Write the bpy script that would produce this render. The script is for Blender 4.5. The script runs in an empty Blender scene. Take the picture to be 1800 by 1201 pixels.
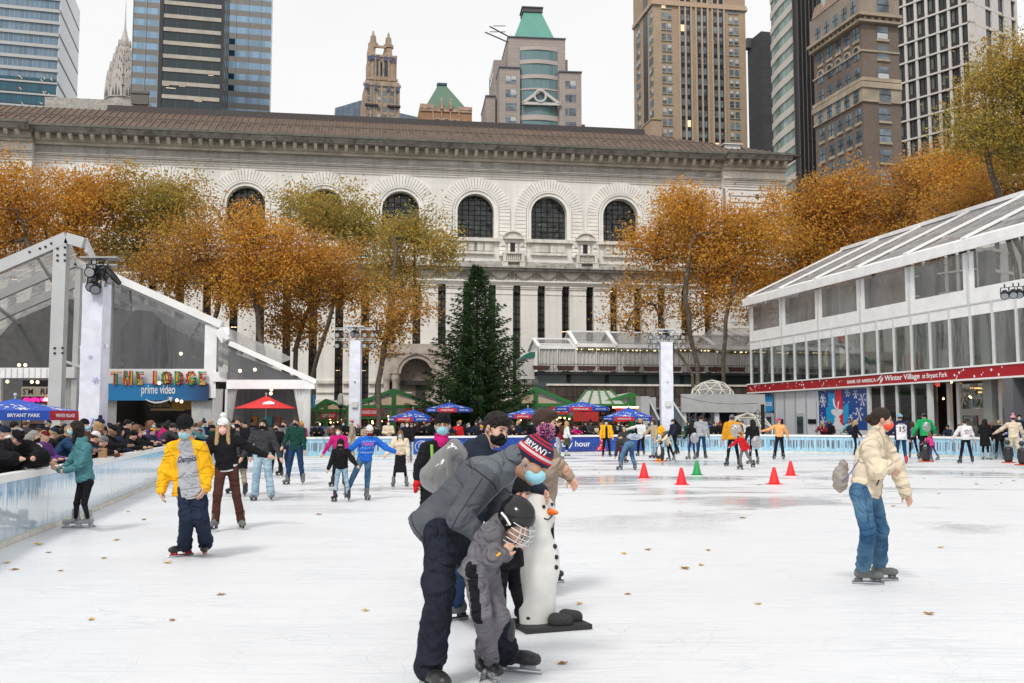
import bpy,math,random
import numpy as np
from mathutils import Vector,Matrix
from mathutils.bvhtree import BVHTree
R=math.radians
sc=bpy.context.scene
COL=sc.collection
F=1750.0;CAMH=1.7;HY=741.0
PITCH=math.atan((HY-600.5)/F)
cd=bpy.data.cameras.new('camera');cam=bpy.data.objects.new('camera',cd);COL.objects.link(cam)
cd.sensor_width=36.0;cd.lens=F/1800*36.0;cd.clip_start=0.1;cd.clip_end=3000
cam.location=(0,0,CAMH);cam.rotation_euler=(math.pi/2+PITCH,0,0)
sc.camera=cam
SUN_EL,SUN_AZ=R(48),R(200)
w=bpy.data.worlds.new("World");sc.world=w;w.use_nodes=True
nt=w.node_tree;bg=nt.nodes['Background']
sky=nt.nodes.new('ShaderNodeTexSky');sky.sky_type='NISHITA';sky.sun_disc=False
sky.sun_elevation=SUN_EL;sky.sun_rotation=SUN_AZ;sky.dust_density=4;sky.air_density=1.0
hs=nt.nodes.new('ShaderNodeHueSaturation');hs.inputs['Saturation'].default_value=0.08
nt.links.new(sky.outputs[0],hs.inputs['Color'])
tc=nt.nodes.new('ShaderNodeTexCoord');nz=nt.nodes.new('ShaderNodeTexNoise')
mp=nt.nodes.new('ShaderNodeMapping');mp.inputs['Scale'].default_value=(1.2,1.2,3.5)
nz.inputs['Scale'].default_value=1.6;nz.inputs['Detail'].default_value=4
nt.links.new(tc.outputs['Generated'],mp.inputs[0]);nt.links.new(mp.outputs[0],nz.inputs['Vector'])
rp=nt.nodes.new('ShaderNodeMapRange');rp.inputs[3].default_value=10.5;rp.inputs[4].default_value=12.2
nt.links.new(nz.outputs['Fac'],rp.inputs[0])
mx=nt.nodes.new('ShaderNodeMix');mx.data_type='RGBA';mx.inputs[0].default_value=0.75
cc=nt.nodes.new('ShaderNodeCombineColor')
for i in range(3):nt.links.new(rp.outputs[0],cc.inputs[i])
nt.links.new(hs.outputs[0],mx.inputs[6]);nt.links.new(cc.outputs[0],mx.inputs[7])
nt.links.new(mx.outputs[2],bg.inputs['Color']);bg.inputs['Strength'].default_value=0.073
sd=bpy.data.lights.new('sun','SUN');sun=bpy.data.objects.new('sun',sd);COL.objects.link(sun)
sd.energy=1.4;sd.angle=R(10);sd.color=(1,.96,.9)
sdir=Vector((math.sin(SUN_AZ)*math.cos(SUN_EL),math.cos(SUN_AZ)*math.cos(SUN_EL),math.sin(SUN_EL)))
sun.rotation_euler=sdir.to_track_quat('Z','Y').to_euler()
sc.view_settings.view_transform='Standard';sc.view_settings.look='None'
sc.view_settings.gamma=1;sc.view_settings.exposure=0.50
sc.cycles.max_bounces=8;sc.cycles.transparent_max_bounces=16
def ray(px,py):
 u=(px-900)/F;v=(600.5-py)/F
 return Vector((u,math.cos(PITCH)-v*math.sin(PITCH),math.sin(PITCH)+v*math.cos(PITCH)))
CP=Vector((0,0,CAMH))
def at(px,py,Y):
 d=ray(px,py);return CP+d*(Y/d.y)
def gr(px,py,z=0.0):
 d=ray(px,py);return CP+d*((z-CAMH)/d.z)
class Frame:
 """a vertical plane through pixel px0 at depth Y, turned by ang (x local along it, y into it)"""
 def __init__(s,px0,Y,ang,z0=0.0):
  s.o=at(px0,HY,Y);s.o.z=z0;s.a=R(ang)
  s.M=Matrix.Translation(s.o)@Matrix.Rotation(s.a,4,'Z');s.I=s.M.inverted()
 def px(s,px,py,off=0.0):
  n=Vector((-math.sin(s.a),math.cos(s.a),0));d=ray(px,py)
  t=(s.o+n*off-CP).dot(n)/d.dot(n)
  q=s.I@(CP+d*t);return q.x,q.z
class MB:
 def __init__(s):s.v=[];s.f=[];s.m=[];s.n=0;s.cur=0;s.uv=None;s.marks=[]
 def mark(s):s.marks.append((s.n,len(s.f)));return s
 def each(s,name,mat,parent,smooth=False,cap=100):
  """one part per marked piece; past cap the rest is one part"""
  mk=s.marks+[(s.n,len(s.f))];out=[];k=0;rest=MB()
  for(v0,f0),(v1,f1)in zip(mk[:-1],mk[1:]):
   if f1==f0:continue
   t=MB()if k<cap else rest;o=t.n
   t.v.extend(s.v[v0:v1]);t.f.extend([tuple(i-v0+o for i in f)for f in s.f[f0:f1]]);t.m.extend(s.m[f0:f1]);t.n+=v1-v0
   if k<cap:out.append(t.build(name,mat,parent,smooth))
   k+=1
  if rest.n:tag(rest.build(name,mat,parent,smooth),kind='stuff')
  return out
 def add(s,vs,fs):
  o=s.n;s.v.extend([tuple(p)for p in vs]);s.f.extend([tuple(i+o for i in f)for f in fs]);s.m.extend([s.cur]*len(fs));s.n+=len(vs);return s
 def box(s,x0,x1,y0,y1,z0,z1):
  if x0>x1:x0,x1=x1,x0
  if y0>y1:y0,y1=y1,y0
  if z0>z1:z0,z1=z1,z0
  return s.add([(x0,y0,z0),(x1,y0,z0),(x1,y1,z0),(x0,y1,z0),(x0,y0,z1),(x1,y0,z1),(x1,y1,z1),(x0,y1,z1)],[(0,3,2,1),(4,5,6,7),(0,1,5,4),(1,2,6,5),(2,3,7,6),(3,0,4,7)])
 def quad(s,a,b,c,d):return s.add([a,b,c,d],[(0,1,2,3)])
 def prism(s,poly,y0,y1,axis='y'):
  """poly of (x,z) extruded along y (counter-clockwise seen from -y)"""
  n=len(poly)
  def P(p,t):return{'y':(p[0],t,p[1]),'x':(t,p[0],p[1]),'z':(p[0],p[1],t)}[axis]
  vs=[P(p,y0)for p in poly]+[P(p,y1)for p in poly]
  fs=[tuple(range(n)),tuple(range(2*n-1,n-1,-1))]
  fs+=[((i+1)%n,i,n+i,n+(i+1)%n)for i in range(n)]
  return s.add(vs,fs)
 def bar(s,a,b,w,h=None,up=(0,0,1)):
  """box beam from a to b, w wide, h high"""
  h=h or w;a=Vector(a);b=Vector(b);d=(b-a).normalized();u=Vector(up)
  if abs(d.dot(u))>.98:u=Vector((0,1,0))
  r=d.cross(u).normalized();u=r.cross(d)
  c=[(-1,-1),(1,-1),(1,1),(-1,1)]
  vs=[a+r*(w/2*i)+u*(h/2*j)for i,j in c]+[b+r*(w/2*i)+u*(h/2*j)for i,j in c]
  return s.add(vs,[(0,1,2,3),(7,6,5,4),(0,4,5,1),(1,5,6,2),(2,6,7,3),(3,7,4,0)])
 def tube(s,pts,rad,n=8,caps=True):
  pts=[Vector(p)for p in pts];k=len(pts)
  if not hasattr(rad,'__len__'):rad=[rad]*k
  prev=None;vs=[]
  for i,p in enumerate(pts):
   d=(pts[min(i+1,k-1)]-pts[max(i-1,0)]);d=d.normalized()if d.length>1e-9 else Vector((0,0,1))
   if prev is None:
    r=d.orthogonal().normalized()
   else:
    r=prev-d*prev.dot(d);r=r.normalized()if r.length>1e-6 else d.orthogonal().normalized()
   prev=r;u=d.cross(r)
   vs+=[p+(r*math.cos(2*math.pi*j/n)+u*math.sin(2*math.pi*j/n))*rad[i]for j in range(n)]
  fs=[(i*n+j,i*n+(j+1)%n,(i+1)*n+(j+1)%n,(i+1)*n+j)for i in range(k-1)for j in range(n)]
  if caps:fs+=[tuple(range(n-1,-1,-1)),tuple((k-1)*n+j for j in range(n))]
  return s.add(vs,fs)
 def lathe(s,prof,n=24,c=(0,0,0),sx=1,sy=1):
  vs=[(c[0]+r*sx*math.cos(2*math.pi*j/n),c[1]+r*sy*math.sin(2*math.pi*j/n),c[2]+z)for r,z in prof for j in range(n)]
  k=len(prof)
  fs=[(i*n+j,i*n+(j+1)%n,(i+1)*n+(j+1)%n,(i+1)*n+j)for i in range(k-1)for j in range(n)]
  fs+=[tuple(range(n-1,-1,-1)),tuple((k-1)*n+j for j in range(n))]
  return s.add(vs,fs)
 def ball(s,c,r,n=10,sc3=(1,1,1)):
  k=n//2+1
  return s.lathe([(max(r*math.sin(math.pi*i/k),1e-4),-r*sc3[2]*math.cos(math.pi*i/k))for i in range(k+1)],n,c,sc3[0],sc3[1])
 def build(s,name,mat,parent=None,smooth=False,M=None):
  me=bpy.data.meshes.new(name);me.from_pydata(s.v,[],s.f)
  mats=mat if isinstance(mat,(list,tuple))else[mat]
  for m in mats:me.materials.append(m)
  if len(mats)>1:me.polygons.foreach_set('material_index',s.m)
  if smooth:me.polygons.foreach_set('use_smooth',[True]*len(me.polygons))
  if s.uv is not None:
   ul=me.uv_layers.new(name='UVMap');li=np.zeros(len(me.loops),dtype=np.int32);me.loops.foreach_get('vertex_index',li)
   ul.data.foreach_set('uv',np.array(s.uv,dtype=np.float32)[li].ravel())
  me.update()
  o=bpy.data.objects.new(name,me);COL.objects.link(o)
  if parent is not None:o.parent=parent
  if M is not None:o.matrix_local=M
  return o
def npmesh(name,V,Fq,mat,parent=None,smooth=True):
 me=bpy.data.meshes.new(name);V=np.asarray(V,dtype=np.float32);Fq=np.asarray(Fq,dtype=np.int32)
 nf,k=Fq.shape
 me.vertices.add(len(V));me.vertices.foreach_set('co',V.ravel())
 me.loops.add(nf*k);me.loops.foreach_set('vertex_index',Fq.ravel())
 me.polygons.add(nf);me.polygons.foreach_set('loop_start',np.arange(0,nf*k,k,dtype=np.int32))
 try:me.polygons.foreach_set('loop_total',np.full(nf,k,dtype=np.int32))
 except Exception:pass
 me.polygons.foreach_set('use_smooth',np.full(nf,smooth))
 for m in(mat if isinstance(mat,(list,tuple))else[mat]):me.materials.append(m)
 me.update(calc_edges=True)
 o=bpy.data.objects.new(name,me);COL.objects.link(o)
 if parent is not None:o.parent=parent
 return o
def tag(o,label=None,cat=None,group=None,kind=None):
 if label:o['label']=label
 if cat:o['category']=cat
 if group:o['group']=group
 if kind:o['kind']=kind
 return o
def thing(name,label,cat,M=None,group=None):
 o=bpy.data.objects.new(name,None);COL.objects.link(o);o.empty_display_size=.2
 if M is not None:o.matrix_world=M
 return tag(o,label,cat,group)
KIDS={}
def copy_tree(o,parent=None):
 c=o.copy();COL.objects.link(c)
 if parent is not None:c.parent=parent
 for ch in[q for q in ALLKIDS(o)]:copy_tree(ch,c)
 return c
def ALLKIDS(o):return list(o.children)
def T(x,y,z=0,rz=0):return Matrix.Translation((x,y,z))@Matrix.Rotation(rz,4,'Z')
MATS={}
def mat(name,col=(.5,.5,.5),rough=.7,metal=0.0,spec=.5,var=0.0,vscale=3.0,bump=0.0,bscale=20.0,emit=None,es=1.0,sheen=0):
 if name in MATS:return MATS[name]
 m=bpy.data.materials.new(name);m.use_nodes=True;n=m.node_tree.nodes;l=m.node_tree.links
 b=n['Principled BSDF'];b.inputs['Base Color'].default_value=(*col,1);b.inputs['Roughness'].default_value=rough
 b.inputs['Metallic'].default_value=metal;b.inputs['Specular IOR Level'].default_value=spec
 if var or bump:
  t=n.new('ShaderNodeTexCoord')
 if var:
  z=n.new('ShaderNodeTexNoise');z.inputs['Scale'].default_value=vscale;z.inputs['Detail'].default_value=5
  l.new(t.outputs['Object'],z.inputs['Vector'])
  r=n.new('ShaderNodeMapRange');r.inputs[1].default_value=.3;r.inputs[2].default_value=.7
  r.inputs[3].default_value=1-var;r.inputs[4].default_value=1+var
  l.new(z.outputs['Fac'],r.inputs[0])
  x=n.new('ShaderNodeVectorMath');x.operation='SCALE';x.inputs[0].default_value=col
  l.new(r.outputs[0],x.inputs['Scale']);l.new(x.outputs[0],b.inputs['Base Color'])
 if bump:
  z2=n.new('ShaderNodeTexNoise');z2.inputs['Scale'].default_value=bscale;z2.inputs['Detail'].default_value=3
  l.new(t.outputs['Object'],z2.inputs['Vector'])
  bp=n.new('ShaderNodeBump');bp.inputs['Strength'].default_value=bump;bp.inputs['Distance'].default_value=.02
  l.new(z2.outputs['Fac'],bp.inputs['Height']);l.new(bp.outputs[0],b.inputs['Normal'])
 if emit:b.inputs['Emission Color'].default_value=(*emit,1);b.inputs['Emission Strength'].default_value=es
 MATS[name]=m;return m
def nodes_of(m):return m.node_tree.nodes,m.node_tree.links,m.node_tree.nodes['Principled BSDF']
def masonry(name,c1,c2,mortar,bw,bh,msize=.012,var=.18,vscale=.25,rough=.85,streak=0.0,bumpd=.01):
 """coursed stone / brick on vertical faces: brick texture over (x+y, z) of the object"""
 if name in MATS:return MATS[name]
 m=mat(name,c1,rough);n,l,b=nodes_of(m)
 t=n.new('ShaderNodeTexCoord');s=n.new('ShaderNodeSeparateXYZ');l.new(t.outputs['Object'],s.inputs[0])
 a=n.new('ShaderNodeMath');a.operation='ADD';l.new(s.outputs[0],a.inputs[0]);l.new(s.outputs[1],a.inputs[1])
 c=n.new('ShaderNodeCombineXYZ');l.new(a.outputs[0],c.inputs[0]);l.new(s.outputs[2],c.inputs[1])
 k=n.new('ShaderNodeTexBrick');l.new(c.outputs[0],k.inputs['Vector'])
 k.inputs['Scale'].default_value=1;k.inputs['Brick Width'].default_value=bw;k.inputs['Row Height'].default_value=bh
 k.inputs['Mortar Size'].default_value=msize;k.inputs['Mortar Smooth'].default_value=.3
 k.inputs['Color1'].default_value=(*c1,1);k.inputs['Color2'].default_value=(*c2,1);k.inputs['Mortar'].default_value=(*mortar,1)
 z=n.new('ShaderNodeTexNoise');z.inputs['Scale'].default_value=vscale;z.inputs['Detail'].default_value=8;z.inputs['Roughness'].default_value=.65
 mp=n.new('ShaderNodeMapping');mp.inputs['Scale'].default_value=(1,1,.35 if streak else 1)
 l.new(t.outputs['Object'],mp.inputs[0]);l.new(mp.outputs[0],z.inputs['Vector'])
 r=n.new('ShaderNodeMapRange');r.inputs[1].default_value=.3;r.inputs[2].default_value=.72;r.inputs[3].default_value=1-var;r.inputs[4].default_value=1+var*.5
 l.new(z.outputs['Fac'],r.inputs[0])
 x=n.new('ShaderNodeVectorMath');x.operation='SCALE';l.new(k.outputs['Color'],x.inputs[0]);l.new(r.outputs[0],x.inputs['Scale'])
 out=x.outputs[0]
 if streak:
  z3=n.new('ShaderNodeTexNoise');z3.inputs['Scale'].default_value=1;z3.inputs['Detail'].default_value=6
  m3=n.new('ShaderNodeMapping');m3.inputs['Scale'].default_value=(2.2,2.2,.16);l.new(t.outputs['Object'],m3.inputs[0]);l.new(m3.outputs[0],z3.inputs['Vector'])
  r3=n.new('ShaderNodeMapRange');r3.inputs[1].default_value=.48;r3.inputs[2].default_value=.7;r3.inputs[3].default_value=1;r3.inputs[4].default_value=1-streak
  l.new(z3.outputs['Fac'],r3.inputs[0])
  x3=n.new('ShaderNodeVectorMath');x3.operation='SCALE';l.new(out,x3.inputs[0]);l.new(r3.outputs[0],x3.inputs['Scale']);out=x3.outputs[0]
 l.new(out,b.inputs['Base Color'])
 bp=n.new('ShaderNodeBump');bp.inputs['Strength'].default_value=.5;bp.inputs['Distance'].default_value=bumpd;bp.invert=True
 l.new(k.outputs['Fac'],bp.inputs['Height']);l.new(bp.outputs[0],b.inputs['Normal'])
 return m
def clear_panel(name,tint=(.85,.87,.88),gloss=.18,rough=.08,milk=0.0,bumps=.3,mscale=3.0):
 """thin clear sheet: lets light through, a glossy film, some milky scuffs"""
 if name in MATS:return MATS[name]
 m=bpy.data.materials.new(name);m.use_nodes=True;n=m.node_tree.nodes;l=m.node_tree.links;n.clear()
 o=n.new('ShaderNodeOutputMaterial');tr=n.new('ShaderNodeBsdfTransparent');tr.inputs[0].default_value=(*tint,1)
 g=n.new('ShaderNodeBsdfGlossy');g.inputs['Roughness'].default_value=rough;g.inputs[0].default_value=(.9,.92,.95,1)
 lw=n.new('ShaderNodeLayerWeight');lw.inputs[0].default_value=.35
 r=n.new('ShaderNodeMapRange');r.inputs[3].default_value=gloss*.6;r.inputs[4].default_value=min(1,gloss*3);l.new(lw.outputs['Facing'],r.inputs[0])
 mx=n.new('ShaderNodeMixShader');l.new(r.outputs[0],mx.inputs[0]);l.new(tr.outputs[0],mx.inputs[1]);l.new(g.outputs[0],mx.inputs[2])
 t=n.new('ShaderNodeTexCoord');z=n.new('ShaderNodeTexNoise');z.inputs['Scale'].default_value=mscale;z.inputs['Detail'].default_value=6
 mp=n.new('ShaderNodeMapping');mp.inputs['Scale'].default_value=(2,2,.4);l.new(t.outputs['Object'],mp.inputs[0]);l.new(mp.outputs[0],z.inputs['Vector'])
 if bumps:
  bp=n.new('ShaderNodeBump');bp.inputs['Strength'].default_value=bumps;bp.inputs['Distance'].default_value=.05;l.new(z.outputs['Fac'],bp.inputs['Height']);l.new(bp.outputs[0],g.inputs['Normal'])
 last=mx.outputs[0]
 if milk:
  d=n.new('ShaderNodeBsdfDiffuse');d.inputs[0].default_value=(.75,.76,.78,1)
  r2=n.new('ShaderNodeMapRange');r2.inputs[1].default_value=.35;r2.inputs[2].default_value=.75;r2.inputs[3].default_value=milk*.4;r2.inputs[4].default_value=milk
  l.new(z.outputs['Fac'],r2.inputs[0]);m2=n.new('ShaderNodeMixShader');l.new(r2.outputs[0],m2.inputs[0]);l.new(last,m2.inputs[1]);tl=n.new('ShaderNodeBsdfTranslucent');tl.inputs[0].default_value=(.8,.8,.8,1);m3=n.new('ShaderNodeMixShader');m3.inputs[0].default_value=.5;l.new(d.outputs[0],m3.inputs[1]);l.new(tl.outputs[0],m3.inputs[2]);l.new(m3.outputs[0],m2.inputs[2]);last=m2.outputs[0]
 l.new(last,o.inputs[0]);MATS[name]=m;return m
def text_mesh(s,size=1.0,bold=0.0,spacing=1.0,shear=0.0,font_w=1.0):
 cu=bpy.data.curves.new('txt','FONT');cu.body=s;cu.size=size;cu.align_x='CENTER';cu.align_y='CENTER'
 cu.offset=bold*size;cu.space_character=spacing;cu.shear=shear;cu.resolution_u=3;cu.extrude=0
 o=bpy.data.objects.new('txt',cu);COL.objects.link(o)
 me=bpy.data.meshes.new_from_object(o.evaluated_get(bpy.context.evaluated_depsgraph_get()))
 V=np.zeros(len(me.vertices)*3,dtype=np.float32);me.vertices.foreach_get('co',V);V=V.reshape(-1,3);V[:,0]*=font_w
 Fs=[tuple(p.vertices)for p in me.polygons]
 bpy.data.objects.remove(o);bpy.data.curves.remove(cu);bpy.data.meshes.remove(me)
 return V,Fs
def text_obj(name,s,size,m,parent,loc,depth=.01,bold=.0,spacing=1.0,font_w=1.0,shear=0.0,width=None,Mx=None):
 """flat letters standing on a wall facing -y of the parent, extruded by depth; width scales to a total width"""
 V,Fs=text_mesh(s,size,bold,spacing,shear,font_w)
 if width:V[:,0]*=width/(V[:,0].max()-V[:,0].min())
 V[:,1]-=(V[:,1].max()+V[:,1].min())/2
 n=len(V);mb=MB()
 vs=[(v[0],0.0,v[1])for v in V]+[(v[0],-depth,v[1])for v in V]
 from collections import Counter
 ed=Counter();
 for f in Fs:
  for i in range(len(f)):ed[tuple(sorted((f[i],f[(i+1)%len(f)])))]+=1
 fs=[tuple(i+n for i in f)for f in Fs]
 for f in Fs:
  for i in range(len(f)):
   a,b2=f[i],f[(i+1)%len(f)]
   if ed[tuple(sorted((a,b2)))]==1:fs.append((b2,a,a+n,b2+n))
 mb.add(vs,fs)
 return mb.build(name,m,parent,M=(Matrix.Translation(loc)if Mx is None else Mx))
rnd=random.Random(7)
PH=10.0
g=MB();g.add([(-1500,-200,-.06),(1500,-200,-.06),(1500,2600,-.06),(-1500,2600,-.06)],[(0,1,2,3)])
gm=mat('paving',(.17,.165,.16),.85,var=.25,vscale=.6)
tag(g.build('ground',gm),kind='structure')
BL=[(-3.5,-4),(-4.6,3),(-5.5,8),(-6.83,13.3),(-7.45,16.6),(-8.0,19.4),(-9.06,24.4),(-9.9,28.5),(-10.8,34),(-11.5,39),(-11.9,42),(-11.7,44.2),(-10.9,45.9),(-9.4,47.0),(-4.4,49.6),(1,52.4),(5,54.4),(9,55.8),(12.6,56.0),(15.5,55.0),(18.2,52.9),(20.3,50.2),(21.6,47),(22.2,43.5),(21.9,40),(20.6,36),(18.9,32),(16.9,26),(15.8,20),(15,12),(14.5,4),(14,-4)]
def catmull(P,n=6):
 out=[]
 for i in range(len(P)-1):
  p0=Vector(P[max(i-1,0)]);p1=Vector(P[i]);p2=Vector(P[i+1]);p3=Vector(P[min(i+2,len(P)-1)])
  for k in range(n):
   t=k/n;out.append(.5*((2*p1)+(p2-p0)*t+(2*p0-5*p1+4*p2-p3)*t*t+(3*p1-p0-3*p2+p3)*t**3))
 out.append(Vector(P[-1]));return out
RL=catmull(BL)
ice=bpy.data.materials.new('ice');ice.use_nodes=True
n,l,b=nodes_of(ice)
t=n.new('ShaderNodeTexCoord')
def noise(scale,mscale=(1,1,1),detail=6,rough=.55,dist=0.0):
 m_=n.new('ShaderNodeMapping');m_.inputs['Scale'].default_value=mscale;l.new(t.outputs['Object'],m_.inputs[0])
 z_=n.new('ShaderNodeTexNoise');z_.inputs['Scale'].default_value=scale;z_.inputs['Detail'].default_value=detail;z_.inputs['Roughness'].default_value=rough
 z_.inputs['Distortion'].default_value=dist;l.new(m_.outputs[0],z_.inputs['Vector']);return z_.outputs['Fac']
def mrange(s,a,b_,c,d):
 r_=n.new('ShaderNodeMapRange');r_.inputs[1].default_value=a;r_.inputs[2].default_value=b_;r_.inputs[3].default_value=c;r_.inputs[4].default_value=d;l.new(s,r_.inputs[0]);return r_.outputs[0]
def mathn(op,a,b_):
 m_=n.new('ShaderNodeMath');m_.operation=op
 for i,q in enumerate((a,b_)):
  if isinstance(q,(int,float)):m_.inputs[i].default_value=q
  else:l.new(q,m_.inputs[i])
 return m_.outputs[0]
sepo=n.new('ShaderNodeSeparateXYZ');l.new(t.outputs['Object'],sepo.inputs[0])
wet=mathn('MULTIPLY',mrange(noise(.16,(.8,1.7,1),7,.62,.9),.505,.59,0,1),mrange(mathn('ADD',sepo.outputs[1],mathn('MULTIPLY',sepo.outputs[0],.7)),14,24,.12,1))
fine=noise(1.8,(1,1,1),8,.7)
scr=None
for k,(rot,sx,sc_)in enumerate([(.35,.10,5),(-.5,.08,6),(1.25,.09,5),(2.2,.07,7),(.9,.12,9)]):
 m_=n.new('ShaderNodeMapping');m_.inputs['Rotation'].default_value=(0,0,rot);m_.inputs['Scale'].default_value=(sx,1,1);m_.inputs['Location'].default_value=(k*3.1,k,0)
 l.new(t.outputs['Object'],m_.inputs[0]);z_=n.new('ShaderNodeTexNoise');z_.inputs['Scale'].default_value=sc_*.55;z_.inputs['Detail'].default_value=2.5;z_.inputs['Distortion'].default_value=.6
 l.new(m_.outputs[0],z_.inputs['Vector']);d_=mathn('ABSOLUTE',mathn('SUBTRACT',z_.outputs['Fac'],.5),0)
 s_=mrange(d_,.002,.011,1,0);scr=s_ if scr is None else mathn('MAXIMUM',scr,s_)
arc=None
for k,(vs_,kf,lo_)in enumerate([(.16,9,0),(.11,13,7.3),(.23,7,3.1),(.09,17,11)]):
 m_=n.new('ShaderNodeMapping');m_.inputs['Location'].default_value=(lo_,lo_*.7,0);l.new(t.outputs['Object'],m_.inputs[0]);vo_=n.new('ShaderNodeTexVoronoi');vo_.voronoi_dimensions='2D';vo_.inputs['Scale'].default_value=vs_;l.new(m_.outputs[0],vo_.inputs['Vector'])
 d_=mathn('ABSOLUTE',mathn('SUBTRACT',mathn('FRACT',mathn('ADD',mathn('MULTIPLY',vo_.outputs['Distance'],kf),mathn('MULTIPLY',noise(.35+.1*k),2.2)),0),.5),0)
 s_=mathn('MULTIPLY',mrange(d_,.004,.018,1,0),mrange(noise(.5+.2*k,(1,1,1),3),.47,.56,0,1));arc=s_ if arc is None else mathn('MAXIMUM',arc,s_)
scr=mathn('MAXIMUM',scr,arc)
scm=mathn('MULTIPLY',scr,mrange(noise(.7),.36,.6,.1,1))
grain=noise(22,(1,1,1),4,.8)
cr=n.new('ShaderNodeMix');cr.data_type='RGBA';cr.inputs[6].default_value=(.74,.755,.78,1);cr.inputs[7].default_value=(.50,.52,.55,1)
l.new(mathn('ADD',mathn('MULTIPLY',wet,.42),mathn('MULTIPLY',mrange(fine,.45,.75,0,1),.14)),cr.inputs[0])
cr2=n.new('ShaderNodeMix');cr2.data_type='RGBA';l.new(mathn('MULTIPLY',scm,.62),cr2.inputs[0]);l.new(cr.outputs[2],cr2.inputs[6]);cr2.inputs[7].default_value=(.52,.55,.59,1)
cr3=n.new('ShaderNodeMix');cr3.data_type='RGBA';l.new(mrange(grain,.5,.85,0,.35),cr3.inputs[0]);l.new(cr2.outputs[2],cr3.inputs[6]);cr3.inputs[7].default_value=(.57,.59,.62,1)
l.new(cr3.outputs[2],b.inputs['Base Color'])
l.new(mathn('ADD',mrange(wet,0,1,.38,.05),mathn('MULTIPLY',scm,.15)),b.inputs['Roughness'])
b.inputs['IOR'].default_value=1.31
bp=n.new('ShaderNodeBump');bp.inputs['Strength'].default_value=.35;bp.inputs['Distance'].default_value=.006
l.new(mathn('SUBTRACT',mathn('MULTIPLY',grain,mrange(wet,0,1,.8,.04)),scm),bp.inputs['Height']);l.new(bp.outputs[0],b.inputs['Normal'])
mb=MB();pts=[(p.x,p.y,0.0)for p in RL];mb.add(pts,[tuple(range(len(pts)-1,-1,-1))])
o=mb.build('ice_rink',ice);tag(o,kind='structure')
if o.data.polygons[0].normal.z<0:o.data.flip_normals()
def board_mat(name,blue):
 m=bpy.data.materials.new(name);m.use_nodes=True;n,l,b=nodes_of(m)
 u=n.new('ShaderNodeUVMap');u.uv_map='UVMap'
 def nz(sx,sy,scale,detail=4):
  q=n.new('ShaderNodeMapping');q.inputs['Scale'].default_value=(sx,sy,1);l.new(u.outputs[0],q.inputs[0])
  z=n.new('ShaderNodeTexNoise');z.noise_dimensions='2D';z.inputs['Scale'].default_value=scale;z.inputs['Detail'].default_value=detail;l.new(q.outputs[0],z.inputs['Vector']);return z.outputs['Fac']
 def mr(s,a,b_,c,d):
  r_=n.new('ShaderNodeMapRange');r_.inputs[1].default_value=a;r_.inputs[2].default_value=b_;r_.inputs[3].default_value=c;r_.inputs[4].default_value=d;l.new(s,r_.inputs[0]);return r_.outputs[0]
 def mth(op,a,b_):
  q=n.new('ShaderNodeMath');q.operation=op
  for i,w_ in enumerate((a,b_)):
   if isinstance(w_,(int,float)):q.inputs[i].default_value=w_
   else:l.new(w_,q.inputs[i])
  return q.outputs[0]
 def mixc(f,A,B):
  q=n.new('ShaderNodeMix');q.data_type='RGBA'
  if isinstance(f,float):q.inputs[0].default_value=f
  else:l.new(f,q.inputs[0])
  for i,w_ in((6,A),(7,B)):
   if isinstance(w_,tuple):q.inputs[i].default_value=(*w_,1)
   else:l.new(w_,q.inputs[i])
  return q.outputs[2]
 s=n.new('ShaderNodeSeparateXYZ');l.new(u.outputs[0],s.inputs[0]);v=s.outputs[1]
 if blue=='blue':
  vo=n.new('ShaderNodeTexVoronoi');vo.inputs['Scale'].default_value=9;vo.voronoi_dimensions='2D';l.new(u.outputs[0],vo.inputs['Vector'])
  base=mixc(mr(nz(.4,1,1.2),.35,.65,0,1),(.012,.035,.23),(.02,.09,.42))
  c=mixc(mr(vo.outputs['Distance'],.05,.09,.8,0),base,(.55,.65,.85))
 elif blue=='near':
  drip=mth('ADD',v,mr(nz(9,.12,1.2,5),.3,.7,-.30,.22))
  c=mixc(mr(drip,.66,.72,0,1),(.64,.71,.77),(.13,.38,.62))
  tl=mth('ADD',mth('MULTIPLY',v,-1.0),mr(nz(3,.3,1.2,5),.3,.7,-.25,.2))
  c=mixc(mr(tl,-.16,.02,0,.55),c,(.25,.50,.68))
  c=mixc(mr(nz(26,.1,1,3),.55,.7,0,.25),c,(.8,.86,.9))
 else:
  col=nz(7,.25,1.0,5)
  trees=mth('MULTIPLY',mr(col,.47,.53,0,1),mth('MULTIPLY',mr(mth('ADD',v,mr(nz(5,1,1),.3,.7,-.12,.12)),.22,.30,0,1),mr(v,.74,.82,1,0)))
  c=mixc(mr(nz(3,.3,1.5),.35,.65,0,1),(.20,.45,.62),(.36,.60,.74))
  c=mixc(trees,c,(.07,.11,.16))
  c=mixc(mr(nz(30,.5,1,4),.54,.60,0,.55),c,(.68,.78,.84))
  c=mixc(mr(v,.84,.9,0,.6),c,(.35,.60,.75))
 l.new(c,b.inputs['Base Color']);b.inputs['Roughness'].default_value=.10 if blue=='near' else.22
 b.inputs['Coat Weight'].default_value=.8 if blue=='near' else.3;b.inputs['Coat Roughness'].default_value=.04
 return m
m_far,m_near,m_blue=board_mat('panel_frost_forest',''),board_mat('panel_ice_drips','near'),board_mat('panel_blue','blue')
m_cap=mat('cap_white',(.80,.79,.77),.35,var=.06,vscale=2)
m_kick=mat('kick_strip',(.66,.63,.55),.5,var=.15,vscale=4)
acc=[0.0]
for i in range(1,len(RL)):acc.append(acc[-1]+(RL[i]-RL[i-1]).length)
tot=acc[-1]
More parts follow.
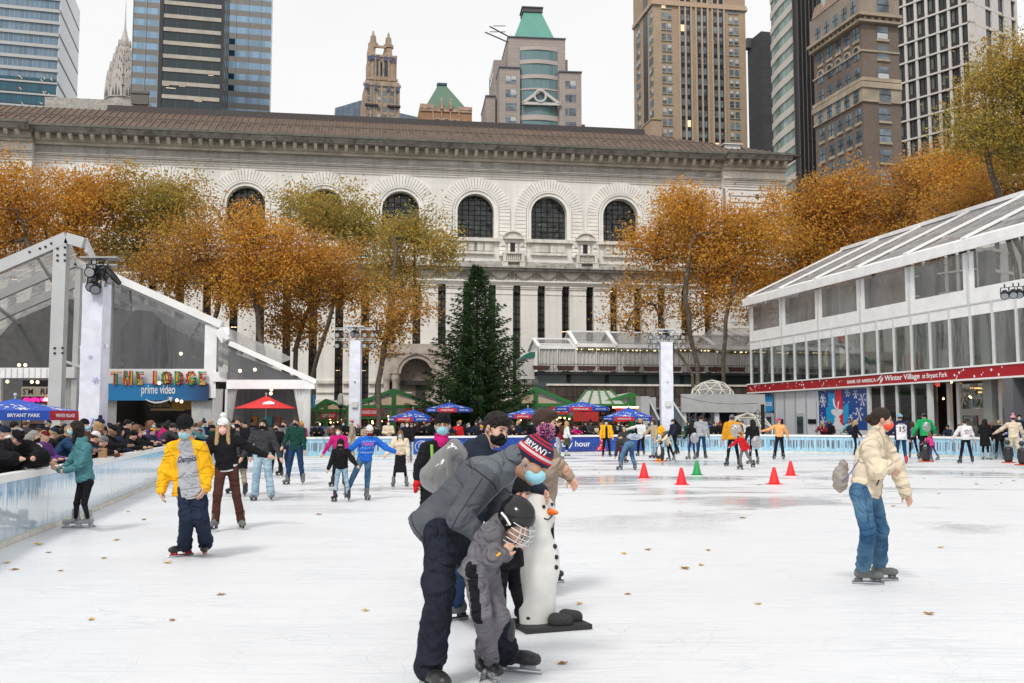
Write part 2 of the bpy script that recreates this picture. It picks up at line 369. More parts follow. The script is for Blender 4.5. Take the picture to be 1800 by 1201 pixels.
def along(s):
 s=min(max(s,0),tot-1e-6)
 for i in range(1,len(RL)):
  if acc[i]>=s:
   t_=(s-acc[i-1])/(acc[i]-acc[i-1]);p=RL[i-1].lerp(RL[i],t_);d=(RL[i]-RL[i-1]).normalized();return p,Vector((-d.y,d.x))
 return RL[-1],Vector((0,1))
def strip(mb,s0,s1,z0,z1,o0,o1,n_=6):
 """a curved bar of rectangular section following the rink edge; offsets outwards positive (left of travel is outside)"""
 vs=[];uv=[]
 for k in range(n_+1):
  s_=s0+(s1-s0)*k/n_;p,nn=along(s_)
  for oo,zz in((o0,z0),(o1,z0),(o1,z1),(o0,z1)):
   vs.append((p.x+nn.x*oo,p.y+nn.y*oo,zz));uv.append((s_,(zz-z0)/(z1-z0)))
 fs=[]
 for k in range(n_):
  a=4*k
  for j in range(4):fs.append((a+j,a+(j+1)%4,a+4+(j+1)%4,a+4+j))
 fs+=[(3,2,1,0),(4*n_,4*n_+1,4*n_+2,4*n_+3)]
 mb.add(vs,fs);mb.uv=(mb.uv or[])+uv
bar_=thing('rink_barrier','low white capped rink barrier with icy blue printed panels round the ice','barrier')
def s_of_px(px,far=True):
 best=None
 for k in range(0,4000):
  s_=tot*k/4000;p,_=along(s_)
  if p.y<44:continue
  q=900+p.x/p.y*F
  if best is None or abs(q-px)<best[0]:best=(abs(q-px),s_)
 return best[1]
SB0,SB1=s_of_px(728),s_of_px(1128)
NPAN=56
edges=[tot*i/NPAN for i in range(NPAN+1)]
edges=sorted([e for e in edges if abs(e-SB0)>1.0 and abs(e-SB1)>1.0]+[SB0,SB1])
for a,c in zip(edges[:-1],edges[1:]):
 mid=(a+c)/2;p,_=along(mid)
 if SB0<mid<SB1:mm,lab=m_blue,'deep blue barrier panel with pale snow specks'
 elif p.x<-5 and p.y<30:mm,lab=m_near,'glossy pale panel with blue drips along its top'
 else:mm,lab=m_far,None
 q=MB();strip(q,a+.008,c-.008,.07,.87,0.03,.075);ob=q.build('panel',mm,bar_,smooth=False)
 if lab:ob['label']=lab
q=MB();strip(q,0,tot,.87,.975,-.02,.16,200);q.build('cap_rail',m_cap,bar_)
q=MB();strip(q,0,tot,.004,.07,-.03,.10,200);q.build('kick_strip',m_kick,bar_)
q=MB()
k=0.0
while k<tot:
 p,nn=along(k);q.bar((p.x+nn.x*.10,p.y+nn.y*.10,0),(p.x+nn.x*.10,p.y+nn.y*.10,.87),.05);k+=1.2
q.build('support_frame',mat('frame_steel',(.3,.3,.3),.5),bar_)
def facing_M(p,nn,z,off=.0):
 """matrix for a text object (letters in local xz, facing local -y) on the ice side of the barrier"""
 d=Vector((nn.y,-nn.x,0));yv=Vector((nn.x,nn.y,0))
 M=Matrix(((d.x,yv.x,0,p.x+nn.x*off),(d.y,yv.y,0,p.y+nn.y*off),(0,0,1,z),(0,0,0,1)));return M
wt=mat('print_white',(.8,.82,.85),.5)
sh=s_of_px(1006);p,nn=along(sh);text_obj('lettering','every hour',.42,wt,bar_,None,.004,.012,Mx=facing_M(p,nn,.46,.022),width=2.25)
ph=s_of_px(742);p,nn=along(ph)
q=MB()
for k in range(3):
 q.tube([(.35*math.cos(a)*(1-.25*k)+.1*k,0,.28*math.sin(a)*(1-.25*k)+.02*k)for a in[math.pi*2*j/20 for j in range(15+k*2)]],.012,5)
q.build('printed_swirl',wt,bar_,M=facing_M(p,nn,.46,.022))
ph=s_of_px(1057);p,nn=along(ph);q=MB()
q.cur=0;q.prism([(-.34,-.34),(.30,-.34),(.22,-.12),(.05,.05),(.12,.22),(.0,.38),(-.12,.22),(-.10,.0),(-.30,-.15)],-.004,.0)
for(x,z)in[(-.2,-.25),(.1,-.2),(-.05,-.05),(.0,.2),(.18,-.3),(-.12,-.18)]:q.cur=1;q.box(x-.03,x+.03,-.007,-.004,z-.03,z+.03)
q.build('printed_mitten',[mat('print_red',(.55,.02,.06),.5),wt],bar_,M=facing_M(p,nn,.46,.022))
lm=[mat('leaf_gold',(.55,.33,.03),.7),mat('leaf_brown',(.36,.18,.03),.8)]
def leaf_bm(seed):
 r=random.Random(seed);q=MB();pts=[]
 for k in range(11):
  a=2*math.pi*k/11;rr=.055*(1.25 if k%2==0 else.62)*r.uniform(.8,1.2);pts.append((rr*math.cos(a),rr*.8*math.sin(a),.006+.022*r.random()))
 q.add(pts+[(0,0,.004)],[(k,(k+1)%11,11)for k in range(11)]);q.tube([(0,0,.005),(-.07,.02,.012)],.002,4);return q
L0=[leaf_bm(i).build('fallen_leaf',lm[i%2])for i in range(4)]
lp=[(160,1090),(302,1091),(11,990),(25,1002),(183,982),(107,1004),(294,990),(85,972),(68,958),(171,882),(215,897),(225,900),(272,864),(253,914),(205,950),(389,1046),(643,1074),(989,1167),(1233,994),(1139,967),(1097,974),(1633,1080),(1653,963),(1306,911),(1018,1062),(1104,1045),(1042,836),(1053,832),(1115,861),(1045,826),(1121,830),(1257,811),(1261,820),(1280,838),(1335,839),(1334,853),(1350,819),(1412,846),(1440,826),(1650,868),(1653,845),(1672,832),(1715,848),(1717,852),(1752,853),(1782,846),(1785,825),(1760,850),(1795,838),(1600,840),(1590,845),(1625,842),(1510,820),(1545,823),(670,855),(611,850),(668,838),(538,808),(700,838),(1164,818),(1018,822),(1570,890),(1476,880),(1745,828),(1690,824),(428,845),(462,842),(560,905),(1195,900),(1245,968),(1332,1062),(1204,1000)]
for i,(x,y)in enumerate(lp):
 o=L0[i]if i<4 else L0[i%4].copy()
 if i>=4:COL.objects.link(o)
 o.location=gr(x,y,.002);o.rotation_euler=(0,0,rnd.uniform(0,6.28));s_=rnd.uniform(.55,1.1);o.scale=(s_,s_,s_)
 tag(o,'small dry autumn leaf lying flat on the white ice','leaf','fallen leaves scattered on the ice')
FL=Frame(841,92.4,8.7)
st_wall=masonry('marble_ashlar',(.78,.755,.71),(.755,.73,.685),(.67,.645,.60),1.5,.52,.009,.14,.16,streak=.12)
st_plain=mat('marble_plain',(.76,.735,.69),.8,var=.12,vscale=.8,bump=.3,bscale=6)
st_trim=masonry('marble_trim',(.72,.685,.62),(.69,.655,.59),(.42,.39,.34),2.6,3.0,.01,.2,.5,streak=.25)
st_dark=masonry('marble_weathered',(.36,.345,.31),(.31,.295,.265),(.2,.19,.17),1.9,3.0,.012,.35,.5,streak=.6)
st_soot=mat('marble_soot',(.20,.19,.17),.85,var=.4,vscale=1.2)
m_joint=mat('joint_shadow',(.26,.235,.20),.95)
roof_b=mat('roof_bronze',(.125,.088,.068),.85,spec=.2,var=.2,vscale=.5)
roof_d=mat('roof_ridge_dark',(.05,.04,.04),.6)
gutter=mat('gutter_green',(.10,.105,.085),.6,var=.3)
def winglass(name,col,rough,var=.5,scale=1.2,bump=.6):
 m=mat(name,col,rough);n,l,b=nodes_of(m);t=n.new('ShaderNodeTexCoord')
 v=n.new('ShaderNodeTexVoronoi');v.feature='F1';v.inputs['Scale'].default_value=scale;v.inputs['Randomness'].default_value=1
 z=n.new('ShaderNodeTexNoise');z.inputs['Scale'].default_value=scale*.9;z.inputs['Detail'].default_value=3;z.inputs['Distortion'].default_value=1.5
 l.new(t.outputs['Object'],z.inputs['Vector']);l.new(t.outputs['Object'],v.inputs['Vector'])
 bp=n.new('ShaderNodeBump');bp.inputs['Strength'].default_value=bump;bp.inputs['Distance'].default_value=.08;l.new(z.outputs['Fac'],bp.inputs['Height']);l.new(bp.outputs[0],b.inputs['Normal'])
 r=n.new('ShaderNodeMapRange');r.inputs[1].default_value=.35;r.inputs[2].default_value=.7;r.inputs[3].default_value=1-var;r.inputs[4].default_value=1+var*2;l.new(z.outputs['Fac'],r.inputs[0])  # noise paints wavy reflections and light streaks into the glass colour
 x=n.new('ShaderNodeVectorMath');x.operation='SCALE';x.inputs[0].default_value=col;l.new(r.outputs[0],x.inputs['Scale']);l.new(x.outputs[0],b.inputs['Base Color'])
 b.inputs['Specular IOR Level'].default_value=.6;return m
g_arch=winglass('glass_arched',(.018,.022,.020),.06,.9,.9,2.2)
g_slit=winglass('glass_slit',(.018,.014,.011),.25,.5,.8,.3)
m_mull=mat('bronze_mullion',(.010,.009,.008),.7,spec=.1)
lib=thing('library_building','long pale marble library with arched windows and brown ribbed roof behind the trees','library',FL.M)
zz=lambda px,py,off=0:FL.px(px,py,off)[1]
xx=lambda px,off=0:FL.px(px,500,off)[0]
c=841
zE=zz(c,252,-1.7)
zWtop=zz(c,283);zS0=zz(c,300);zArchT=zz(c,320)
xL,xR=xx(53),xx(1270)
xLL,xRR=xx(-260),xx(1381)
AX=[xx(p)for p in(142,288,430,568,708,841,968,1093,1215)]
dx=(AX[-1]-AX[0])/8;AX=[AX[0]+dx*i for i in range(9)]
ag=zz(841,341);gb=zz(841,419);gr_=(xx(873.5)-xx(808.5))/2;spr=ag-gr_
ledge_t,ledge_b=zz(c,459),zz(c,472);fr_b=zz(c,493);pil_t=zz(c,497);ent_b=zz(c,500);win_b=zz(c,701)
def arch_pts(cx,cz,r,n_=24,a0=0.0,a1=math.pi):return[(cx+r*math.cos(a0+(a1-a0)*i/n_),cz+r*math.sin(a0+(a1-a0)*i/n_))for i in range(n_+1)]
q=MB();D=2.2
zt=zWtop+.3
zb=ledge_t-.2
bounds=[xL]+[(AX[i]+AX[i+1])/2 for i in range(8)]+[xR]
for i,ax in enumerate(AX):
 l0,r0=bounds[i],bounds[i+1]
 q.box(l0,ax-gr_-.0,0,D,gb,spr);q.box(ax+gr_,r0,0,D,gb,spr)
 q.box(l0,r0,0,D,zb,gb)
 ap=arch_pts(ax,spr,gr_,24)
 for k in range(24):
  (xa,za),(xb,zb_)=ap[k],ap[k+1]
  q.prism([(xb,zb_),(xa,za),(xa,zt),(xb,zt)],0,D)
 q.box(l0,ax-gr_,0,D,spr,zt);q.box(ax+gr_,r0,0,D,spr,zt)
q.build('wall',st_wall,lib)
for i,ax in enumerate(AX):
 q=MB();q.prism([(ax-gr_,gb),(ax+gr_,gb)]+arch_pts(ax,spr,gr_,24),.85,.95)
 wn=q.build('arched_window',g_arch,lib)
 q=MB()
 for k in range(1,6):
  x_=ax-gr_+2*gr_*k/6;h=math.sqrt(max(gr_**2-(x_-ax)**2,0));q.box(x_-.028,x_+.028,.80,.85,gb,spr+h)
 for k in range(1,9):
  z_=gb+(ag-gb)*k/9;hw=gr_ if z_<spr else math.sqrt(max(gr_**2-(z_-spr)**2,0));q.box(ax-hw,ax+hw,.81,.85,z_-.02,z_+.02)
 q.build('mullions',m_mull,wn)
 q=MB()
 for rr0,rr1,yy in((gr_-.02,gr_+.28,-.14),(gr_+.28,gr_+.42,-.26)):
  n_=28;inn=arch_pts(ax,spr,rr0,n_);out=arch_pts(ax,spr,rr1,n_)
  for k in range(n_):q.prism([inn[k+1],inn[k],out[k],out[k+1]],yy,.0)
  for sgn in(-1,1):q.box(ax+sgn*rr0,ax+sgn*rr1,yy,0,gb-.3,spr)
 q.build('arch_moulding',st_plain,lib)
 q=MB();n_=31;r0,r1=gr_+.47,gr_+1.52
 for k in range(n_):
  a0=math.pi*(k+.07)/n_;a1=math.pi*(k+.93)/n_
  q.prism([(ax+r0*math.cos(a1),spr+r0*math.sin(a1)),(ax+r0*math.cos(a0),spr+r0*math.sin(a0)),(ax+r1*math.cos(a0),spr+r1*math.sin(a0)),(ax+r1*math.cos(a1),spr+r1*math.sin(a1))],-.20,-.02)
 nb=11;zb0=zz(c,447)
 for k in range(nb):
  z0_=zb0+(spr-zb0)*(k+.06)/nb;z1_=zb0+(spr-zb0)*(k+.94)/nb
  ex=0 if k%2 else.0
  for sgn in(-1,1):q.box(ax+sgn*r0,ax+sgn*(r1+ex),-.20,-.02,z0_,z1_)
 q.build('voussoirs',st_plain,lib)
 q=MB();q.cur=0
 q.box(ax-r0-.02,ax+r0+.02,-.40,0,gb-.32,gb);q.box(ax-gr_,ax+gr_,-.10,0,zz(c,445)-.02,gb-.32)
 q.box(ax-r1-.15,ax-r0,-.34,0,zz(c,450),zz(c,447)+.02);q.box(ax+r0,ax+r1+.15,-.34,0,zz(c,450),zz(c,447)+.02)
 for u in(-.62,-.2,.2,.62):
  wv=.30 if abs(u)>.5 else.36
  q.box(ax+u*gr_*1.02-wv*1.4,ax+u*gr_*1.02+wv*1.4,-.17,-.10,zz(c,441),zz(c,427));
 q.box(ax-gr_,ax+gr_,-.3,0,zz(c,447),zz(c,444.5))
 q.build('sill_panel',st_trim,lib)
for i in range(8):
 xm=(AX[i]+AX[i+1])/2;hw=.45
 z0_,z1_=zz(c,446),zz(c,425.5)
 q=MB();q.box(xm-hw,xm+hw,-.06,-.03,z0_,z1_);wn=q.build('small_window',mat('black_glass',(.012,.012,.014),.3),lib)
 q=MB()
 for s_ in(-1,1):q.box(xm+s_*hw,xm+s_*(hw+.22),-.2,0,z0_,z1_+.2);q.box(xm+s_*(hw+.3),xm+s_*(hw+.62),-.3,0,z1_-.35,z1_+.25)
 q.box(xm-hw-.3,xm+hw+.3,-.26,0,z1_,z1_+.3);q.box(xm-.95,xm+.95,-.55,0,z1_+.30,z1_+.45)
 ap=arch_pts(xm,z1_+.30,.95,12,R(15),R(165));ap=[(x_,z1_+.45+(z-z1_-.30-.95*math.sin(R(15)))*.75)for x_,z in ap]
 q.prism([(xm-.9,z1_+.45),(xm+.9,z1_+.45)]+ap,-.45,0)
 for a,b_ in zip(ap[:-1],ap[1:]):q.bar((a[0],-.35,a[1]+.05),(b_[0],-.35,b_[1]+.05),.55,.13,(0,0,1))
 q.build('window_surround',st_trim,wn)
 q=MB();zt_,zb_=zz(c,447.5),zz(c,459.5)
 q.box(xm-1.02,xm+1.02,-1.0,0,zt_-.0,zt_+.16);q.box(xm-1.02,xm+1.02,-1.0,0,zb_-.1,zb_)
 for s_ in(-1,1):q.box(xm+s_*.72,xm+s_*1.0,-.98,-.7,zb_,zt_)
 for k in range(7):q.lathe([(.045,0),(.075,(zt_-zb_)*.3),(.035,(zt_-zb_)*.75),(.05,zt_-zb_)],6,(xm-.57+k*.19,-.86,zb_))
 q.box(xm-1.1,xm-.55,-.95,0,zb_-.55,zb_-.1);q.box(xm+.55,xm+1.1,-.95,0,zb_-.55,zb_-.1);q.box(xm-.6,xm+.6,-.5,0,zb_-.4,zb_-.1)
 q.build('balcony',st_trim,lib)
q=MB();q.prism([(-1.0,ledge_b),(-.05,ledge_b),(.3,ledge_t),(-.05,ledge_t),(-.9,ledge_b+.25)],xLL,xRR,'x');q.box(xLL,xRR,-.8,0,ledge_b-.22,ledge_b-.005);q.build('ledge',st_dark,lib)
q=MB();q.box(xLL+.01,xRR,-.12,1.5,fr_b,ledge_b-.22);q.build('frieze',st_trim,lib)
q=MB();sp=43.2*92.4/F*1.0;x_=xx(858)-30*sp;fz=(ledge_b-.3+fr_b)/2
k=0
while x_<xRR-1:
 if x_>xL:
  q.ball((x_,-.14,fz+.08),.2,8,(1,.5,1));q.tube([(x_+.3*math.cos(a),-.16,fz+.08+.3*math.sin(a))for a in[math.pi*2*j/10 for j in range(11)]],.045,5)
  pts=[(x_+.35+(sp-.7)*j/8,-.18,fz+.12-.42*math.sin(math.pi*j/8))for j in range(9)];q.tube(pts,[.06+.06*math.sin(math.pi*j/8)for j in range(9)],6)
  for s_ in(.35,sp-.35):q.tube([(x_+s_,-.15,fz+.28),(x_+s_+.06,-.17,fz-.05),(x_+s_-.05,-.15,fz-.4)],.05,5)
 x_+=sp
q.build('garlands',mat('carved_weathered',(.26,.24,.21),.9),lib)
q=MB()
for pa,pb,o_ in((493,495.5,.42),(495.5,498,.30),(498,500.5,.2)):q.box(xLL+.02,xRR-.02,-o_,1.5,zz(c,pb)+.003,zz(c,pa))
q.build('architrave',st_plain,lib)
w0=[(858,872),(901,915.5),(945,959),(987,1000.5),(1030,1043.6)]
WX=[xx((a+b_)/2)for a,b_ in w0];ws=(WX[-1]-WX[0])/4;WX=[WX[0]+ws*i for i in range(-19,10)];whw=.37
door_x=xx(733,-1.2)
q=MB();zt_=ent_b;zb_=zz(c,703)
prev=xLL
qw=[]
for wx_ in WX+[None]:
 nx=wx_-whw if wx_ is not None else xRR
 q.box(prev,nx,0,1.6,-1,zt_-.003)
 if wx_ is not None:prev=wx_+whw;qw.append(wx_)
q.build('pilaster_wall',st_wall,lib)
q=MB()
for a,b_ in zip([xLL]+[w_+whw for w_ in qw],[w_-whw for w_ in qw]+[xRR]):
 if b_-a>3:continue
 for pa,pb,o_ in((500.8,504,.16),(504,507,.09),(515,517,.05)):q.box(a-o_*.3,b_+o_*.3,-o_,0,zz(c,pb),zz(c,pa)-.005)
 for pa,pb,o_ in((671,676,.30),(690,692,.16),(703,705,.22)):q.box(a+.003,b_-.003,-o_,0,zz(c,pb),zz(c,pa))
q.build('pilaster_mouldings',st_trim,lib)
m_wl=mat('lit_ceiling_lamp',(1,.8,.5),.5,emit=(1,.68,.35),es=2.2)
for i,wx_ in enumerate(qw):
 q=MB();q.box(wx_-whw,wx_+whw,.55,.62,zb_,zt_-.003);wn=q.build('slit_window',g_slit,lib)
 q=MB();q.box(wx_-.03,wx_+.03,.47,.55,zb_,zt_)
 for k in range(1,16):z_=zb_+(zt_-zb_)*k/16;q.box(wx_-whw,wx_+whw,.48 if k%5 else.38,.55,z_-(.03 if k%5 else.22),z_+.03)
 q.build('mullions',m_mull,wn)
 q=MB();r=random.Random(i)
 for zf in(.245,.60,.965):
  if r.random()<.4:q.box(wx_-whw+.12,wx_+whw-.12-.2*r.random(),.50,.54,zb_+(zt_-zb_)*zf,zb_+(zt_-zb_)*zf+.06)
 if q.n:q.build('lit_tube',m_wl,wn)
def rows(x0,x1,ofs,nm):
 q=MB();q.box(x0,x1,ofs,ofs+D,zz(c,298),zt+.9);q.build('upper_band_'+nm if 0 else 'upper_band',st_trim,lib)
 q=MB()
 for pa,pb,o_ in((298,299.8,.26),(300.2,302,.18),(305,306,.13),(308.8,309.8,.10),(313,313.8,.08)):q.box(x0,x1,ofs-o_,ofs,zz(c,pb)+.004,zz(c,pa)-.004)
 q.build('string_course',st_trim,lib)
 q=MB();k=x0+.15
 while k<x1-.1:q.box(k,k+.09,ofs-.20,ofs-.14,zz(c,302.6),zz(c,301.8));k+=.2
 q.build('dentils',st_soot,lib)
 q=MB();za=zz(c,285);zc_=zz(c,270);zd=zz(c,262,-1.2)
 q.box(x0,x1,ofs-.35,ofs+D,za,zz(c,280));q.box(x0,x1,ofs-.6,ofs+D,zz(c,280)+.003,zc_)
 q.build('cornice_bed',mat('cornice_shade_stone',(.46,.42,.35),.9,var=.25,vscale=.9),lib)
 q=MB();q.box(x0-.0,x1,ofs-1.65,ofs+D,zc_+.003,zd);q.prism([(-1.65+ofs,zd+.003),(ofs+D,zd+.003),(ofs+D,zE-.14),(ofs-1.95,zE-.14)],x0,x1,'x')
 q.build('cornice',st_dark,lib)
 q=MB();q.box(x0-.1,x1+.1,ofs-2.1,ofs-1.6,zE-.13,zE+.08);q.build('gutter',gutter,lib)
 q=MB();k=x0+.3
 while k<x1-.5:
  q.mark();q.prism([(ofs-1.35,zc_-.004),(ofs-1.35,zc_-.22),(ofs-1.1,zc_-.45),(ofs-.62,zc_-.55),(ofs-.62,zc_-.004)][::-1],k,k+.30,'x');k+=.92
 q.each('modillion',mat('modillion_stone',(.50,.46,.39),.9,var=.3,vscale=1.5),lib)
rows(xL,xR,0,'');
rows(xLL,xL-.003,-.75,'');rows(xR+.003,xRR,-.55,'')
q=MB();q.mark();q.box(xLL,xL-.01,-.75,D,zb-.4,zz(c,298)-.003);q.mark();q.box(xR+.01,xRR,-.55,D,zb-.4,zz(c,298)-.003);q.box(xRR-14,xRR-.02,D-.2,22,-1,zt)
q.each('end_pavilion',st_wall,lib)
q=MB();k=zz(c,690);
while k<zz(c,318):
 q.box(xR+.5,xRR-1.8,-.60,-.55,k,k+.07);q.box(xx(60)-3.2,xL-.6,-.80,-.75,k,k+.07)
 k+=.62
q.box(xR+.01,xR+.2,-.66,-.55,zz(c,455),zz(c,318));q.build('rustication_joints',m_joint,lib)
q=MB();q.box(xx(1327),xx(1333),-.58,-.555,zz(1325,352),zz(1325,344));q.build('small_window',mat('black_glass'),lib)
q=MB()
for pa,pb,o_ in((672,675,.5),(716,719,.42),(731,735,.5)):q.box(xLL,xRR,-o_,-.01,zz(c,pb),zz(c,pa))if pa>705 else None
q.box(xLL,xRR,-.35,-.008,-1,zz(c,705)-.01);q.build('plinth',st_trim,lib)
dr=thing('marble_portal','carved marble archway projecting from the library wall left of the fir tree','archway',FL.M)
q=MB();dz=zz(733,657,-1.4);ri=1.4;ro=2.3;yo=-1.4
for rr0,rr1,y0 in((ri,ri+.35,yo),(ri+.35,ri+.6,yo-.15),(ri+.6,ro,yo-.05)):
 a=arch_pts(door_x,dz,rr0,20);b_=arch_pts(door_x,dz,rr1,20)
 for k in range(20):q.prism([a[k+1],a[k],b_[k],b_[k+1]],y0,-.02)
q.build('arch',mat('portal_stone',(.42,.36,.315),.85,var=.2,vscale=1.5),dr)
ps=MATS['portal_stone']
q=MB();w_=ro+.75;zc=zz(733,622,-1.4)
q.prism([(door_x-w_,dz+.0),(door_x-ro,dz),(door_x-ro,zc),(door_x-w_,zc)],yo+.2,-.02);q.prism([(door_x+ro,dz),(door_x+w_,dz),(door_x+w_,zc),(door_x+ro,zc)],yo+.2,-.02)
ap=arch_pts(door_x,dz,ro,20)
for k in range(20):q.prism([ap[k+1],ap[k],(ap[k][0],zc),(ap[k+1][0],zc)],yo+.1,-.02)
q.box(door_x-w_-.2,door_x+w_+.2,yo-.2,-.02,zc+.003,zc+.4);q.box(door_x-w_-.05,door_x+w_+.05,yo,-.02,zc+.403,zc+.9)
q.build('entablature',ps,dr)
for s_ in(-1,1):
 for xo,rr in((ri+.5,.34),(ro+.35,.34)):
  q=MB();q.lathe([(rr,0),(rr*.95,.3),(rr*.8,.5),(rr*.78,dz-.9),(rr*.9,dz-.7),(rr*1.1,dz-.5),(rr*1.2,dz-.02)],16,(door_x+s_*xo,yo+.35,0));q.build('column',ps,dr)
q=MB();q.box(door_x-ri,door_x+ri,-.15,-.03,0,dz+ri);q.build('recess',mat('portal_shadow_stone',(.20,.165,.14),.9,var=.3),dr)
q=MB();q.box(door_x-ri,door_x+ri,-.6,-.16,dz-1.0,dz-.6);q.box(door_x+.0,door_x+.9,-.22,-.155,0,dz-1.0);q.build('door',mat('door_dark',(.025,.02,.018),.6),dr)
zR=zz(841,223,4.0)
y0,y1=-1.7,4.0
xr_r=FL.px(1132,238,y1)[0];xr_l=FL.px(190,190,y1)[0]
q=MB();q.add([(xLL-1,y0,zE+.1),(xRR+1.2,y0,zE+.1),(xr_r,y1+6,zR+1.2),(xr_r,y1,zR),(xLL-1,y1,zR),(xRR+1.2,y1+14,zE+.1)],[(0,1,3,4),(1,5,3)])
q.build('roof',roof_b,lib)
q=MB();k=xLL;dy=y1-y0
while k<xRR:
 top=1.0 if k<xr_r else max(0,(xRR+1.2-k)/(xRR+1.2-xr_r))
 q.bar((k,y0,zE+.14),(k,y0+dy*top,zE+.14+(zR-zE-.1)*top),.07,.10);
 k+=.62
for fr in(.55,):q.bar((xLL,y0+dy*fr,zE+.16+(zR-zE-.1)*fr),(min(xRR,xRR+1.2-(xRR+1.2-xr_r)*fr),y0+dy*fr,zE+.16+(zR-zE-.1)*fr),.10,.10)
q.build('roof_seams',mat('roof_seam',(.13,.095,.075),.6),lib)
q=MB();k=xLL+.3
while k<xRR-4:q.mark();q.box(k-.07,k+.07,y0+dy*.40-.2,y0+dy*.40,zE+.1+(zR-zE-.1)*.38,zE+.36+(zR-zE-.1)*.38);k+=1.24
q.each('snow_guard',mat('roof_seam'),lib)
q=MB();q.box(xr_l,xr_r,y1-.3,y1+.8,zR-.15,zR+.42);q.build('ridge_cap',roof_d,lib)
q=MB();a=FL.px(78,197,9);b_=FL.px(262,183,9);q.box(a[0],b_[0],9,12,a[1]-3,b_[1]+.25)
q.build('roof_parapet',mat('parapet_stone',(.36,.34,.31),.85,var=.3),lib)
q=MB();a=FL.px(236,190,10);b_=FL.px(262,170,10);q.box(a[0],b_[0]+.2,8.6,8.9,a[1],b_[1]-.2);q.box(a[0]-.1,b_[0]+.3,8.5,8.9,b_[1]-.19,b_[1]+.1);q.build('roof_hatch',mat('hatch_grey',(.13,.125,.11),.8),lib)
q=MB();a=FL.px(1290,262,-.5);q.box(a[0]-.8,a[0]+.8,-.2,1.2,a[1]+.1,a[1]+.5);q.box(a[0]-1,a[0]+1,-.4,1.4,a[1]+.503,a[1]+.6);q.build('roof_vent',mat('vent_white',(.6,.6,.6),.6),lib)
GA=13.0
def stripes(name,wall,glass,fh,gfrac,bw,mull=(.3,.3,.32),mw=.06,rough=.12,lit=0.0,phase=0.0,var=.35):
 """curtain wall: horizontal glass bands of height gfrac*fh with mullions every bw metres"""
 if name in MATS:return MATS[name]
 m=mat(name,wall,.7);n,l,b=nodes_of(m)
 def mth(op,a,b_=0.0):
  q=n.new('ShaderNodeMath');q.operation=op
  for i,w_ in enumerate((a,b_)):
   if isinstance(w_,(int,float)):q.inputs[i].default_value=w_
   else:l.new(w_,q.inputs[i])
  return q.outputs[0]
 t=n.new('ShaderNodeTexCoord');s=n.new('ShaderNodeSeparateXYZ');l.new(t.outputs['Object'],s.inputs[0])
 h=mth('ADD',s.outputs[0],s.outputs[1]);z=mth('DIVIDE',mth('ADD',s.outputs[2],phase),fh)
 isg=mth('LESS_THAN',mth('FRACT',z),gfrac);ism=mth('LESS_THAN',mth('FRACT',mth('DIVIDE',h,bw)),mw)
 cell=n.new('ShaderNodeCombineXYZ');l.new(mth('FLOOR',mth('DIVIDE',h,bw)),cell.inputs[0]);l.new(mth('FLOOR',z),cell.inputs[1])
 wn=n.new('ShaderNodeTexWhiteNoise');wn.noise_dimensions='2D';l.new(cell.outputs[0],wn.inputs['Vector'])
 big=n.new('ShaderNodeTexNoise');big.inputs['Scale'].default_value=.035;big.inputs['Detail'].default_value=4;l.new(t.outputs['Object'],big.inputs['Vector'])
 r=n.new('ShaderNodeMapRange');r.inputs[3].default_value=1-var;r.inputs[4].default_value=1+var;l.new(mth('ADD',mth('MULTIPLY',wn.outputs['Value'],.5),mth('MULTIPLY',big.outputs['Fac'],.5)),r.inputs[0])
 x=n.new('ShaderNodeVectorMath');x.operation='SCALE';x.inputs[0].default_value=glass;l.new(r.outputs[0],x.inputs['Scale'])
 m1=n.new('ShaderNodeMix');m1.data_type='RGBA';l.new(isg,m1.inputs[0]);m1.inputs[6].default_value=(*wall,1);l.new(x.outputs[0],m1.inputs[7])
 m2=n.new('ShaderNodeMix');m2.data_type='RGBA';l.new(ism,m2.inputs[0]);l.new(m1.outputs[2],m2.inputs[6]);m2.inputs[7].default_value=(*mull,1)
 l.new(m2.outputs[2],b.inputs['Base Color'])
 l.new(mth('ADD',mth('MULTIPLY',mth('MULTIPLY',isg,mth('SUBTRACT',1,ism)),rough-.7),.7),b.inputs['Roughness'])
 return m
def tower(name,label,pc,Y,ang,pl,pr,z1,name_wall,m_wall,z0=0,side='left',yside=40):
 """box tower; pc px of the near visible corner, pl..pr px extents. side face left or right of the corner."""
 f=Frame(pc,Y,ang);root=thing(name,label,'tower',f.M)
 xa=f.px(pl if side=='right' else pr,500)[0]
 fs=Frame(pc,Y,ang+90);ys=abs(fs.px(pr if side=='right' else pl,500)[0])
 x0,x1=min(0,xa),max(0,xa)
 q=MB();q.box(x0,x1,0,ys,z0,z1);
 if m_wall:q.build(name_wall,m_wall,root)
 return f,root,x0,x1,ys
def zat(px,py,Y):return at(px,py,Y).z
litm=mat('window_lit',(1,.7,.4),.5,emit=(1,.72,.5),es=.45)
mA=stripes('curtain_blue_grey',(.42,.42,.42),(.14,.21,.28),4.05,.72,1.5,(.34,.36,.38),.07)
f,ra,x0,x1,ys=tower('glass_tower','blue grey banded glass tower at the far left edge of the skyline',77,320,GA+2,-60,122,zat(77,-60,320),'wall',mA,side='right')
mA2=stripes('curtain_pale_side',(.20,.20,.20),(.60,.65,.68),8.1,.86,50,(.3,.3,.3),.0,rough=.25,var=.08)
q=MB();q.box(x1-.2,x1+.3,.1,ys+.1,0,zat(77,-60,320));q.build('side_wall',mA2,ra)
q=MB()
zt_=zat(77,-60,320)
k=100
while k<zt_:q.box(x0,x1+.4,-.5,0,k,k+.55);k+=4.05
q.build('floor_bands',mat('band_pale',(.45,.45,.44),.7),ra)
